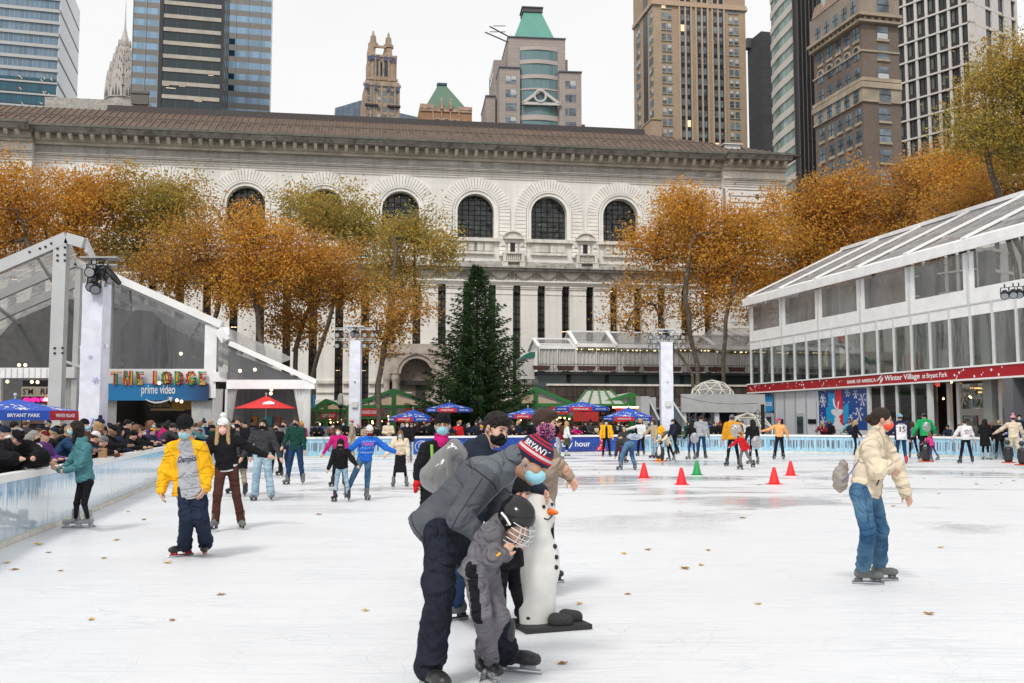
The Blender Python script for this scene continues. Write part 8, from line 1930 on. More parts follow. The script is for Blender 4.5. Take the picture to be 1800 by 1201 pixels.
put('green_neck_band',surface([cone_(KJ['neck']+V3(-.035,-.055,.0),KJ['neck']+V3(-.02,-.075,-.045),.018,.015)],.008,.01),mat('band_lime',(.22,.65,.01),.6),k_root)
d=dict(pel=(808,925,.0),chest=(835,840,-.05),neck=(846,793,-.08),head=(873,755,-.10),shL=(888,810,.12),elL=(922,843,.35),wrL=(953,862,.42),haL=(968,880,.32),shR=(808,812,-.1),elR=(835,875,-.35),wrR=(880,905,-.30),haR=(890,918,-.3),hpL=(822,930,.1),knL=(830,1005,.2),anL=(842,1060,.4),hpR=(798,930,-.05),knR=(805,1000,-.05),anR=(803,1062,.05))
m_root,MJ,mo=hero(8.0,1.05,d,(.62,-.70,-.30),(.25,.05,.95),[(.5,-.8,0),(-.75,-.6,0)],'dark haired man in navy jacket and black mask reaching to the snowman skating aid',dict(top=dict(m=cloth('cloth_midnight',(.022,.030,.044)),puff=.024,hem=.06,wr=.010,hood=True,collar=.06),bottom=dict(m=CL['denimdark'],loose=.012),hair=('curly',HA['black']),mask=CL['black'],skates=boot_g,skin=0,seed=8),res=.012,hs=1.05)
sk_m=clear_panel('sack_clear',(.50,.46,.45),.10,.12,.40,.4,5)
p=np.array(at(783,815,7.75));o=put('clear_backpack',surface([cone_(p+V3(.09,0,.10),p+V3(-.09,0,-.12),.072,.095,side=V3(.6,0,-.6),s=1.3)],.013,.04,wrinkle=.012,wf=1.6),sk_m,None);tag(o,'clear crinkled plastic backpack on the back of the navy jacket man','bag')
d=dict(pel=(893,965),chest=(900,915),neck=(905,892),head=(913,868,-.03),shL=(915,898,.1),elL=(918,930,.08),wrL=(912,948,0),haL=(915,956,0),shR=(890,900,-.1),elR=(893,935,-.12),wrR=(905,950,-.15),haR=(912,955,-.15),hpL=(900,985,.08),knL=(905,1030,.1),anL=(915,1072,.08),hpR=(884,985,-.05),knR=(880,1028,-.05),anR=(882,1070,0))
t_root,TJ,to=hero(8.05,.66,d,(.45,-.85,-.12),None,[(.5,-.8,0),(.4,-.9,0)],'toddler in black beanie and dark coat between the helmet and the snowman',dict(top=dict(m=CL['black'],puff=.03,kind='coat',len=.20,wr=.006),bottom=dict(m=CL['black'],loose=.02),hat=('beanie',CL['black']),hair=('short',HA['black']),skates=boot_b,skin=0,seed=9),res=.013,hs=1.35)
sp0=gr(952,1103);root=thing('snowman_skating_aid','white snowman shaped skating aid on a black base with orange nose','skating aid',Matrix.Translation(sp0)@Matrix.Rotation(R(20),4,'Z'))
Ys=sp0.y;sc_=Ys/F
def sn(px,py):return V3((px-952)*sc_*1.02,0,(1103-py)*sc_*1.0)
prims=[ell_(sn(944,908)+V3(0,.0,0),(.165,.075,.175)),cone_(sn(943,925),sn(943,945),.09,.11,side=V3(1,0,0),s=1.1),ell_(sn(944,990),(.200,.095,.26)),cone_(sn(944,1010),sn(944,1096),.092,.078,side=V3(1,0,0),s=1.95)]
b_=put('body',surface(prims,.012,.045,cuts=[(V3(0,0,.028),V3(0,0,-1))]),mat('snowman_white',(.70,.69,.66),.45,var=.10,vscale=5),root)
q=MB();c_=sn(944,1100);q.prism([(-.22,-.22),(.36,-.22),(.36,.24),(-.22,.24)],.004,.042,'z');q.build('base',mat('base_rubber',(.02,.02,.022),.7,bump=.5,bscale=80),root)
for x_,y_ in((.10,-.13),(.24,-.01)):
 put('foot',surface([cone_(V3(x_-.03,y_,.075),V3(x_+.06,y_-.02,.07),.065,.055)],.01,.02,cuts=[(V3(0,0,.040),V3(0,0,-1))]),mat('foot_foam',(.03,.03,.032),.9,bump=.8,bscale=60),root)
ndir=V3(.42,-.9,0);ndir=nrmz(ndir)
def onbody(px,py,dy=-.10):
 me=b_.data;p_=sn(px,py)+V3(0,-.5,0);h=SNB.ray_cast(Vector(p_),Vector((0,1,0)),1);return V3(*h[0])if h[0]is not None else sn(px,py)+V3(0,dy,0)
co=np.zeros(len(b_.data.vertices)*3,dtype=np.float32);b_.data.vertices.foreach_get('co',co);SNB=BVHTree.FromPolygons([tuple(x)for x in co.reshape(-1,3)],[tuple(p_.vertices)for p_ in b_.data.polygons])
q=MB()
for px,py,r_ in((953,896,.013),(970,893,.012),(974,965,.017),(976,983,.016),(975,1000,.016)):c=onbody(px-2,py);q.mark();q.ball(tuple(c),r_*1.3,10)
q.each('button',mat('button_black',(.01,.01,.01),.3),root)
c=onbody(962,905);put('carrot_nose',surface([cone_(c+V3(0,.01,0),c+V3(.04,-.05,-.005),.032,.018)],.007,.01),mat('nose_orange',(.80,.16,.01),.5),root)
q=MB();q.tube([tuple(onbody(950+3.0*k,915+4.5*math.sin(math.pi*k/6)-.6*k)+V3(0,-.004,0))for k in range(7)],.006,5);q.build('smile',mat('button_black'),root)
d=dict(pel=(948,908),chest=(955,835),neck=(950,785),head=(960,745),shL=(965,800,.2),elL=(985,822,.2),wrL=(1002,838,.15),haL=(1010,852,.12),shR=(945,800,-.2),elR=(962,828,-.28),wrR=(984,815,-.25),haR=(995,826,-.25),hpL=(955,915,.1),knL=(962,970,.15),anL=(955,1000,.2),hpR=(945,915,-.1),knR=(950,960,-.1),anR=(940,1000,-.1))
w_root,WJ,wo=hero(9.6,1.04,d,(.93,-.28,-.10),None,[(1,-.2,0),(1,-.2,0)],'man with faded haircut, black mask and tan jacket skating right behind the snowman',dict(top=dict(m=CL['tan'],puff=.022,hem=.10,wr=.007,collarm=CL['black'],collar=.05),bottom=dict(m=CL['black'],loose=.015),hair=('quiff',HA['brown']),mask=CL['black'],skates=boot_b,skin=0,seed=11),res=.013,hs=1.12)
put('black_hood',surface([ell_(WJ['neck']+V3(-.10,0,.0),(.10,.13,.10)),cone_(WJ['neck']+V3(0,0,-.02),WJ['neck']+V3(0,0,.04),.095,.085)],.015,.03,wrinkle=.006),CL['black'],w_root)
d=dict(pel=(768,900),chest=(770,825),neck=(775,778),head=(778,748),shL=(796,790,.05),elL=(806,835,.1),wrL=(800,870,.1),haL=(798,885,.1),shR=(752,790,-.0),elR=(741,818,-.05),wrR=(735,838,-.1),haR=(732,855,-.1),hpL=(778,905,.1),knL=(782,960),anL=(785,1000),hpR=(760,905,-.1),knR=(760,960),anR=(758,1000))
p_root,PJ,po_=hero(10.8,.98,d,(.05,-1,-.05),None,[(.3,-1,0),(-.3,-1,0)],'person in black quilted jacket, black beanie and red gloves left of the grey fleece man',dict(top=dict(m=CL['black'],puff=.028,hem=.08,ring=(.045,.010),wr=.0),bottom=dict(m=CL['black'],loose=.01),hair=('short',HA['brown']),hat=('beanie',CL['black']),mask=CL['surgical'],scarf=CL['magenta'],gloves=CL['red'],skates=boot_g,glasses=True,seed=12),res=.013)
q=MB();q.tube([PJ['shL']+V3(-.05,-.11,.05),PJ['shL']+V3(-.06,-.16,-.08),PJ['shL']+V3(-.05,-.16,-.28)],.018,5);q.tube([PJ['shR']+V3(.05,-.11,.05),PJ['shR']+V3(.06,-.16,-.08),PJ['shR']+V3(.05,-.16,-.28)],.018,5);q.build('green_straps',mat('strap_lime',(.18,.38,.05),.7),p_root)
d=dict(pel=(1521,862),chest=(1531,800),neck=(1541,766),head=(1551,738),shL=(1552,778,.16),elL=(1575,820,.20),wrL=(1592,866,.15),haL=(1600,882,.12),shR=(1528,784,-.16),elR=(1541,828,-.26),wrR=(1562,820,-.30),haR=(1576,832,-.30),hpL=(1530,866,.08),knL=(1548,930,.15),anL=(1546,998,.28),hpR=(1512,866,-.08),knR=(1526,935,-.10),anR=(1517,1003,.0))
c_root,CJ,co_=hero(10.25,.97,d,(.93,-.25,-.22),(.25,0,.97),[(.96,.1,0),(.97,-.22,0)],'woman in cream puffer jacket, coral mask and blue jeans gliding right with arms out',dict(top=dict(m=CL['cream'],puff=.030,hem=.06,ring=(.078,.012),wr=.005,collar=.06),bottom=dict(m=CL['denim'],loose=.026,hemr=.068,len=.84,wr=.006,fo=.012),hair=('bun',mat('hair_umber',(.025,.014,.010),.5,spec=.25,bump=1,bscale=50)),mask=CL['coral'],skates=boot_g,holder=boot_g,seed=14),res=.010)
o=put('drawstring_bag',surface([ell_(V3(*at(1477,842,10.35)),(.08,.09,.13)),ell_(V3(*at(1483,820,10.35)),(.05,.06,.07))],.011,.03,wrinkle=.018,wf=3.2),clear_panel('sack_beige',(.46,.38,.28),.08,.25,.55,.6,9),None);tag(o,'beige tinted plastic drawstring bag hanging behind the cream puffer woman','bag')
cj=child(c_root,'jacket');tn=mat('stitching_tan',(.40,.32,.23),.9);seam(cj,'hem_seam',CJ['pel']-CJ['sp']*.03,CJ['sp'],lambda c:True,.006,tn);seam(cj,'zip',CJ['chest'],CJ['sl'],lambda c:(c-CJ['chest'])@CJ['fw']>0,.010,tn);seam(cj,'armhole_seam',CJ['shR']+V3(0,0,-.02),nrmz(V3(.2,-.8,-.5)),lambda c:np.linalg.norm(c-CJ['shR'])<.15,.005,tn)
q9=MB();pk=CJ['pel']+CJ['sp']*.06+V3(.035,-.185,0);q9.bar(pk,pk+V3(.035,.0,.075),.010,.012);q9.build('pocket_zip',sm,cj);seam(child(c_root,'trousers'),'side_seam',CJ['knR'],V3(1,0,.15),lambda c:c[1]<CJ['knR'][1],.004,mat('stitching_indigo',(.02,.05,.10),.9))
q=MB();q.tube([at(1510,808,9.93),at(1495,832,10.0),at(1480,848,10.2)],.006,4);q.build('cord',mat('cord_blue',(.10,.12,.35),.6),o)
d=dict(pel=(337,858),chest=(333,812),neck=(328,778),head=(325,752,-.06),shL=(352,790,.0),elL=(364,826,.0),wrL=(360,858,-.10),haL=(356,868,-.12),shR=(305,790,.0),elR=(292,828,.0),wrR=(283,862,-.08),haR=(284,876,-.1),hpL=(347,862),knL=(354,912,-.08),anL=(362,956,.05),hpR=(327,862),knR=(328,912,-.12),anR=(325,958,-.1))
y_root,YJ,yo_=hero(12.4,1.06,d,(-.05,-.86,-.5),(0,-.3,.95),[(.15,-1,0),(-.65,-.75,0)],'man in open yellow jacket, grey hoodie and black beanie looking down at the ice',dict(top=dict(m=CL['yellow'],puff=.034,hem=.07,open=.205,wr=.007,wide=1.5,fo=.018),under=dict(m=CL['lightgrey'],hem=.10,r=.012,hood=True,name='hoodie'),bottom=dict(m=CL['navy'],loose=.028,hemr=.07,wr=.008,fo=.018),hair=('short',HA['brown']),hat=('beanie',CL['black']),mask=CL['surgical'],skates=boot_b,holder=boot_r,skin=0,seed=15),res=.011,hs=1.05)
ho=child(y_root,'hoodie');cc_=YJ['chest']*.75+YJ['neck']*.25-YJ['sp']*.03
wrap_text('chest_lettering','Champion',.10,mat('ink_navy',(.02,.02,.07),.8),ho,ho,cc_+V3(.01,0,0),V3(1,0,.10),V3(-.1,0,1),V3(0,-1,0),width=.25,bold=.02,shear=.3)
wrap_text('chest_mark','C',.075,mat('ink_red',(.6,.02,.03),.8),ho,ho,cc_+V3(-.165,0,-.015),V3(1,0,0),V3(0,0,1),V3(0,-1,0),bold=.03)
yj=child(y_root,'jacket');om=mat('stitching_ochre',(.42,.20,.01),.9)
for a_ in 'LR':seam(yj,'armhole_seam',YJ['sh'+a_]+(YJ['sh'+a_]-YJ['neck'])*.12,nrmz(YJ['sh'+a_]-YJ['neck']-V3(0,0,.03)),lambda c,a_=a_:np.linalg.norm(c-YJ['sh'+a_])<.16,.006,om);seam(yj,'cuff_seam',YJ['wr'+a_]-YJ['hd'+a_]*.04,YJ['hd'+a_],lambda c,a_=a_:np.linalg.norm(c-YJ['wr'+a_])<.11,.006,om)
seam(yj,'hem_seam',YJ['pel']-YJ['sp']*.03,YJ['sp'],lambda c:True,.006,om);seam(ho,'pocket_seam',YJ['pel']+YJ['sp']*.14,YJ['sp'],lambda c:c[1]<0 and abs(c[0])<.12,.005,CL['grey']);seam(ho,'rib_seam',YJ['pel']+YJ['sp']*.0,YJ['sp'],lambda c:True,.005,CL['grey'])
put('white_tee_hem',surface([cone_(YJ['pel']-YJ['sp']*.115,YJ['pel']-YJ['sp']*.09,.142,.142,side=YJ['sl'],s=1.27)],.013,.01,cuts=[(YJ['pel']-YJ['sp']*.13,-YJ['sp']),(YJ['pel']-YJ['sp']*.08,YJ['sp'])]),CL['white'],y_root)
d=dict(pel=(150,842),chest=(144,800),neck=(139,776),head=(132,753),shL=(137,790,.13),elL=(120,818,.14),wrL=(105,826,.1),haL=(96,823,.1),shR=(152,786,-.13),elR=(141,818,-.18),wrR=(116,828,-.14),haR=(104,830,-.1),hpL=(144,848,.08),knL=(135,885,.08),anL=(133,912,.12),hpR=(156,848,-.08),knR=(148,885,-.1),anR=(155,912,-.05))
g_root,GJ,go_=hero(15.4,.96,d,(-.92,-.30,-.05),None,[(-.85,-.5,0),(-.85,-.5,0)],'girl in teal hoodie and black leggings leaning on the barrier with long dark hair',dict(top=dict(m=CL['teal'],puff=.020,hem=.04,kind='hoodie',wr=.009,name='hoodie'),bottom=dict(m=CL['black'],loose=-.008,hemr=.036,len=.9,wr=.002),hair=('long',HA['black']),mask=CL['surgical'],skates=boot_w,holder=CL['white'],seed=16),res=.013)
def sk(px,fy,hy_,lab,h=0,res=.017,scale=None,z=0,**S):
 g_=gr(px,fy);H=S.pop('H',None)or(CAMH+(HY-hy_)*g_.y/F);P={k:S.pop(k)for k in list(S)if k in('lean','side','twist','hp','hy','aL','aR','lL','lR','sh')};hs=S.pop('hs',1.0)
 lean_loss=1-math.cos(R(P.get('lean',6)))*.5;J=fk(H=H*S.pop('hk',1.02),h=R(h),**P);J['hs']=hs
 S.setdefault('seed',int(px)%17);return person(J,S,lab,(g_.x,g_.y,0),res),J
T_=lambda m,**k:dict(dict(m=CL[m],wr=.006),**k)
B_=lambda m,**k:dict(dict(m=CL[m],wr=.005),**k)
NA_=(6,10,10,6)
sk(396,932,733,'woman in white pompom hat, pink mask and brown trousers holding out her hand',h=12,lean=10,side=-6,aL=(15,58,10,66),aR=(5,12,12,10),lL=(-4,10,8),lR=(26,4,30),top=T_('black',puff=.018,hem=.02),under=dict(m=CL['white'],hem=.04),bottom=B_('chocolate',loose=.012,hemr=.06),hair=('side',HA['blond']),hat=('pom',CL['white']),mask=CL['blushmask'],skates=boot_g)
sk(418,872,733,'man in long black coat and beige trousers behind the white pompom hat',h=-8,lean=4,top=T_('black',puff=.03,kind='coat',len=.36,open=.10),under=dict(m=CL['charcoal']),bottom=B_('khaki',loose=.008),hair=('short',HA['brown']),mask=CL['black'],skates=boot_b,aL=(4,14,8,12),aR=(6,10,8,8),lL=(4,6,8),lR=(18,4,38))
sk(460,880,736,'woman with long dark hair, grey jacket and pale jeans facing the camera',h=3,lean=3,top=T_('charcoal',puff=.022,hem=.05,collarm=CL['black']),bottom=B_('denimlight',loose=.026,hemr=.075),hair=('long',HA['black']),mask=CL['black'],skates=boot_g,aL=(4,22,6,24),aR=(4,24,6,26),lL=(4,8,6),lR=(6,4,8))
sk(484,838,744,'skater in black behind the long haired woman in grey',h=10,lean=8,top=T_('black',puff=.02),bottom=B_('black',loose=.02),hair=('short',HA['brown']),mask=CL['black'],skates=boot_b,lL=(20,8,28),lR=(-6,4,10),res=.02)
sk(499,836,739,'man in grey hoodie, black mask and dark jeans between two other walkers',h=-12,lean=5,top=T_('grey',puff=.02,kind='hoodie'),bottom=B_('denimdark',loose=.012),hair=('short',HA['brown']),mask=CL['black'],skates=boot_b,lL=(14,5,22),lR=(0,5,6),res=.02)
sk(519,852,733,'man in dark green sweater, navy mask and blue jeans gliding forward',h=-5,lean=3,top=T_('darkgreen',puff=.014,hem=.07,name='sweater'),bottom=B_('denimdark',loose=.016),hair=('short',HA['brown']),mask=CL['navy'],skates=boot_g,aL=(4,10,8,6),aR=(14,14,38,2),lL=(2,8,4),lR=(6,8,8))
sk(595,856,751,'woman with bright pink sleeves and black vest behind the small girl',h=-6,lean=6,top=T_('magenta',puff=.014,hem=.04),under=None,bottom=B_('black',loose=-.004,hemr=.038),hair=('short',HA['black']),mask=CL['white'],skates=boot_b,aL=(4,14,6,12),aR=(4,28,4,32),lL=(4,6,6),lR=(4,6,6))
rr_,J=sk(600,882,775,'girl in black bomber jacket, brimmed black hat and ripped pale jeans',h=-4,lean=16,hp=14,top=T_('black',puff=.030,hem=.06),bottom=B_('denimlight',loose=.008,hemr=.05),hair=('side',HA['black']),hat=('beanie',CL['black']),mask=CL['black'],skates=boot_b,aL=(14,34,20,40),aR=(10,16,10,16),lL=(10,10,12),lR=(8,6,8),hs=1.12)
rr_,J=sk(640,880,750,'skater in bright blue sweater and white beanie leaning with one arm stretched left',h=14,lean=6,side=10,hp=14,top=T_('blue',puff=.026,hem=.06,name='sweater'),bottom=B_('denim',loose=.014,hemr=.05),hat=('slouch',CL['white']),hair=('short',HA['brown']),mask=CL['maroon'],skates=boot_g,aL=(10,52,16,62),aR=(14,48,10,52),lL=(6,-2,6),lR=(8,24,6),res=.015)
jo=child(rr_,'sweater');cc_=J['chest']*.7+J['pel']*.3;rt_=nrmz(J['sl']*-1 if J['sl'][0]<0 else J['sl']);
wrap_text('chest_lettering','STRANGER',.09,mat('ink_pink',(.7,.08,.25),.8),jo,jo,cc_+J['sp']*.10,rt_,J['sp'],J['fw'],width=.24,bold=.02)
for k_ in range(3):wrap_text('chest_print',['-+-+-+-+-','.+ i .+ Y','xxxxxxxx'][k_],.07,mat('ink_pale',(.35,.45,.75),.8),jo,jo,cc_+J['sp']*(.165-.0 if k_==0 else(.02 if k_==1 else-.08)),rt_,J['sp'],J['fw'],width=.30,bold=.01)
sk(703,856,757,'woman with auburn hair, cream coat and black skirt skating toward the camera',h=6,lean=14,hp=18,top=T_('cream',puff=.03,hem=-.02),bottom=dict(m=CL['black'],skirt=True,drop=.10,flare=.02,leg=CL['black']),hair=('side',HA['auburn']),mask=CL['surgical'],skates=boot_g,aL=(6,10,10,4),aR=(14,26,20,30),lL=(6,8,8),lR=(6,8,8))
sk(620,806,737,'skater in taupe sweater, pink striped hat and beige trousers near the far barrier',h=-75,lean=6,res=.022,top=T_('tan',puff=.016),bottom=B_('beige',loose=.03,hemr=.08),hat=('beanie',CL['rose']),hair=('short',HA['brown']),mask=CL['surgical'],skates=boot_g)
sk(717,814,741,'woman in long black coat and white mask by the blue barrier panel',h=-15,res=.022,top=T_('black',puff=.03,hem=.10),bottom=B_('denim',loose=.0),hair=('long',HA['black']),mask=CL['white'],skates=boot_g,aR=(4,10,60,-20))
F_=dict(res=.022)
sk(981,808,739,'skater in dark red jacket and pale jeans right of the tan jacket man',h=80,top=T_('darkred',puff=.025),bottom=B_('lightgrey',loose=.02),hair=('short',HA['brown']),mask=CL['black'],skates=boot_g,**F_)
sk(995,802,741,'blonde skater in white top and olive skirt beside the dark red jacket',h=100,top=T_('white',puff=.016),bottom=dict(m=CL['olive'],skirt=True,flare=.04),hair=('long',HA['blond']),mask=CL['red'],skates=boot_w,**F_)
sk(1066,803,738,'skater in long open yellow jacket standing by the blue barrier',h=0,top=T_('yellow',puff=.03,kind='coat',len=.10,open=.07),under=dict(m=CL['black']),bottom=B_('black',loose=.01),hair=('short',HA['black']),hat=('beanie',CL['black']),mask=CL['surgical'],skates=boot_b,**F_)
sk(1107,827,766,'skater in grey top and teal jeans bent over with back to the camera',h=205,H=1.78,hk=1.0,lean=78,hp=50,top=T_('charcoal',puff=.024,hem=.03),bottom=B_('denim',loose=.026,hemr=.055),hair=('short',HA['brown']),skates=boot_g,aL=(12,6,6,4),aR=(14,6,10,4),lL=(22,16,30),lR=(22,14,30),lookback=True,**F_)
o=put('drawstring_bag',surface([ell_(V3(*at(1116,768,33.6)),(.28,.16,.10))],.022,.03,wrinkle=.03,wf=2),mat('sack_pale',(.30,.34,.40),.3,var=.5,vscale=5),None);tag(o,'pale plastic drawstring bag lying on the bent over skater','bag')
sk(1094,814,751,'skater in brown beanie and black jacket behind the bent over skater',h=20,lean=18,top=T_('charcoal',puff=.028),bottom=B_('maroon',loose=.0),hat=('beanie',CL['beige']),hair=('long',HA['brown']),skates=boot_b,**F_)
sk(1127,802,737,'skater in white top, black dungarees and orange beanie reaching left',h=-25,top=T_('white',puff=.014),bottom=B_('black',loose=.02),hat=('beanie',CL['mustard']),hair=('short',HA['black']),mask=CL['black'],skates=boot_g,aR=(30,70,5,70),aL=(5,12,6,8),**F_)
sk(1151,806,738,'woman in beige quilted coat, pale jeans and yellow backpack turning left',h=-60,top=T_('beige',puff=.03,hem=.10),bottom=B_('denimlight',loose=.016),hair=('long',HA['brown']),mask=CL['surgical'],skates=boot_b,aR=(35,20,20,10),**F_)
o=put('backpack',surface([ell_(V3(*at(1162,757,44.6)),(.16,.12,.22))],.022,.03),CL['yellow'],None);tag(o,'small yellow backpack on the beige coated woman','bag')
sk(1176,810,762,'child in cream jacket and black trousers leaning on a penguin aid',h=-70,lean=36,H=1.30,hk=1.0,top=T_('cream',puff=.03,hem=.10),bottom=B_('black',loose=.016),hair=('side',HA['auburn']),mask=CL['purple'],skates=boot_g,aL=(58,8,8,6),aR=(58,8,8,6),lL=(-14,6,8),lR=(-4,6,8),hs=1.15,**F_)
sk(1186,799,737,'man in slate blue hooded jacket, cap and black backpack',h=-70,top=T_('navy',puff=.028,hood=True),bottom=B_('black',loose=.012),hat=('cap',CL['navy']),hair=('short',HA['brown']),mask=CL['white'],skates=boot_b,aL=(18,8,18,6),lL=(4,5,6),lR=(-14,5,10),**F_)
o=put('backpack',surface([ell_(V3(*at(1193,755,48.4)),(.15,.12,.24))],.022,.03),CL['black'],None);tag(o,'black backpack on the slate blue jacket man','bag')
sk(1217,808,742,'girl in black top and jeans with a clear bag at her hip',h=-150,top=T_('black',puff=.008,hem=.05),bottom=B_('denimdark',loose=-.002),hair=('long',HA['black']),skates=boot_g,aL=(10,14,30,10),aR=(4,22,4,22),**F_)
bag_sack(V3(*at(1221,770,43.0)),'grey clear drawstring bag on the girl in black top',.26)
sk(1233,806,730,'man in light grey hoodie and jeans with his back turned',h=165,top=T_('lightgrey',puff=.026,kind='hoodie'),bottom=B_('denimdark',loose=.012),hair=('short',HA['brown']),skates=boot_b,lookback=True,**F_)
bag_sack(V3(*at(1240,757,45.1)),'white patterned drawstring bag on the light grey hoodie man',.22)
sk(1289,820,729,'person in orange puffer jacket and grey beanie skating away',h=180,top=T_('mustard',puff=.045,hem=.06,ring=(.08,.012),wr=.002),bottom=B_('black',loose=-.002,hemr=.042),hat=('beanie',CL['grey']),hair=('short',HA['brown']),skates=boot_b,aL=(2,14,6,10),aR=(2,18,6,14),lL=(0,9,4),lR=(0,7,4),**F_)
bag_sack(V3(*at(1294,757,37.2)),'clear grey drawstring bag on the orange puffer jacket',.30)
sk(1308,826,757,'child in red coat and grey trousers pushing off on one skate',h=-70,lean=20,H=1.34,hk=1.0,top=T_('red',puff=.03,hem=.12,wide=1.4),bottom=B_('grey',loose=.012),hair=('short',HA['auburn']),mask=CL['darkgreen'],skates=boot_b,aR=(48,10,6,10),aL=(-35,10,4,8),lL=(-24,6,14),lR=(16,4,22),hs=1.15,**F_)
sk(1326,816,738,'woman in black leather jacket with a clear bag beside the red coat',h=200,top=T_('black',puff=.016,hem=.05),bottom=B_('black',loose=-.002),hair=('long',HA['black']),hat=('beanie',CL['black']),skates=boot_g,lookback=True,**F_)
bag_sack(V3(*at(1330,778,38.9)),'clear bag with brown content on the black leather jacket',.30)
sk(1371,808,736,'woman in peach sweater and magenta hat with one arm stretched left',h=170,top=T_('peach',puff=.016,hem=.02,name='sweater'),bottom=B_('black',loose=.010,hemr=.07),hat=('beanie',CL['magenta']),hair=('short',HA['blond']),skates=boot_g,aL=(10,62,6,76),aR=(4,24,8,20),lL=(2,10,6),lR=(2,4,6),lookback=True,**F_)
sk(1503,800,738,'blonde woman in black coat partly behind the cream puffer jacket',h=80,top=T_('black',puff=.02,hem=.12),bottom=B_('black',loose=.0),hair=('long',HA['blond']),mask=CL['surgical'],skates=boot_b,aR=(18,12,20,8),**F_)
sk(1496,796,736,'woman in pale blue coat behind the blonde woman at right',h=-30,top=T_('skyblue',puff=.02,hem=.08),bottom=B_('denim',loose=.0),hair=('short',HA['black']),mask=CL['surgical'],skates=boot_b,aR=(10,34,6,34),**F_)
rr_,J=sk(1585,816,728,'skater in white and navy hockey jersey numbered 15 with icy blue hat',h=176,lean=4,top=T_('white',puff=.040,hem=.12,name='jersey',wide=1.4),bottom=B_('denimdark',loose=.006),hat=('slouch',CL['skyblue']),hair=('short',HA['brown']),skates=boot_r,aL=(10,30,30,20),aR=(6,18,10,14),lookback=True,res=.018)
jj=child(rr_,'jersey');cc_=J['chest']*.6+J['pel']*.4;rt_=V3(1,0,0);nn_=V3(0,-1,0)
wrap_text('back_number','15',.30,mat('ink_brown',(.10,.03,.03),.8),jj,jj,cc_+J['sp']*.05,rt_,J['sp'],nn_,width=.24,bold=.03);wrap_text('back_name','PAYTON',.08,mat('ink_white',(.7,.7,.7),.8),jj,jj,J['chest']+J['sp']*.08,rt_,J['sp'],nn_,width=.26,bold=.02,off=.012)
nj=cloth('cloth_jersey_navy',(.02,.022,.06));paint(jj,nj,lambda C,N:(((C-J['shL'])@J['sp'])>-.045)|(np.abs((C-J['chest'])@V3(1,0,0))>.21))
put('hem_band',surface([cone_(J['pel']-J['sp']*.06,J['pel']-J['sp']*.02,.162,.162,side=V3(1,0,0),s=1.4)],.018,.01,cuts=[(J['pel']-J['sp']*.07,-J['sp']),(J['pel']-J['sp']*.0,J['sp'])]),CL['maroon'],jj)
sk(1605,806,741,'woman in black coat with a grey sack on her back near the jersey',h=150,top=T_('black',puff=.03,hem=.10),bottom=B_('black',loose=-.002),hair=('long',HA['brown']),skates=boot_g,lL=(2,4,4),lR=(-8,12,4),lookback=True,**F_)
bag_sack(V3(*at(1606,760,45.2)),'dark grey sack on the woman in black beside the jersey',.26,CL['grey'])
sk(1628,808,725,'man in bright green hoodie and grey cap helping a small child',h=178,top=T_('green',puff=.034,kind='hoodie',hem=.08),bottom=B_('black',loose=.012),hat=('cap',CL['grey']),hair=('short',HA['black']),skates=boot_b,aL=(8,26,24,18),aR=(10,34,30,26),lookback=True,**F_)
bag_sack(V3(*at(1629,750,43.2)),'clear bag with dark content on the green hoodie',.24)
sk(1639,811,761,'small girl in hot pink jacket and patterned leggings holding a penguin aid',h=-140,lean=14,H=1.2,hk=1.0,top=T_('pink',puff=.026,hem=.08),bottom=B_('purple',loose=-.002),hair=('long',HA['auburn']),skates=boot_g,aL=(40,22,6,20),aR=(50,10,6,8),lL=(0,4,4),lR=(-16,12,6),hs=1.2,**F_)
rr_,J=sk(1699,815,737,'skater in white sweatshirt with a red and blue round print on the back',h=172,top=T_('white',puff=.024,hem=.04,name='sweatshirt'),bottom=B_('black',loose=.004),hair=('short',HA['brown']),skates=boot_b,aL=(6,34,20,24),aR=(4,20,10,16),lL=(2,10,4),lR=(2,10,4),lookback=True,res=.019)
jj=child(rr_,'sweatshirt')
for k_ in range(8):t_=math.pi*k_/4;wrap_text('back_print','*',.16,mat('ink_red')if k_%2 else mat('ink_royal',(.03,.06,.35),.8),jj,jj,J['chest']*.75+J['pel']*.25+V3(.065*math.cos(t_),0,.065*math.sin(t_)),V3(1,0,0),V3(0,0,1),V3(0,-1,0),bold=.03)
sk(1685,803,758,'skater in dark red top close behind the white sweatshirt',h=30,top=T_('darkred',puff=.02),bottom=B_('black',loose=.01),hair=('short',HA['brown']),skates=boot_w,**F_)
sk(1732,808,736,'woman in knee length black coat and white skates',h=120,top=T_('black',puff=.03,kind='coat',len=.38,flare=.03),bottom=B_('black',loose=-.004),hair=('long',HA['black']),skates=boot_w,aL=(20,20,30,14),lookback=True,**F_)
sk(1758,808,739,'person in black puffer coat at the right end of the barrier',h=150,top=T_('black',puff=.045,hem=.14,ring=(.08,.012)),bottom=B_('black',loose=.01),hair=('short',HA['blond']),skates=boot_g,lookback=True,**F_)
sk(1784,814,730,'skater in cream sweater and pink knit hat at the right edge',h=155,top=T_('cream',puff=.024,hem=.06),bottom=B_('cream',loose=.02),hat=('pom',CL['rose']),hair=('short',HA['brown']),skates=boot_g,aL=(20,50,20,50),aR=(10,20,20,10),lookback=True,**F_)
sk(1794,806,728,'man in dark navy coat and blue mask at the right edge',h=-20,top=T_('navy',puff=.03,hem=.1),bottom=B_('black',loose=.01),hair=('short',HA['black']),mask=CL['surgical'],skates=boot_b,**F_)
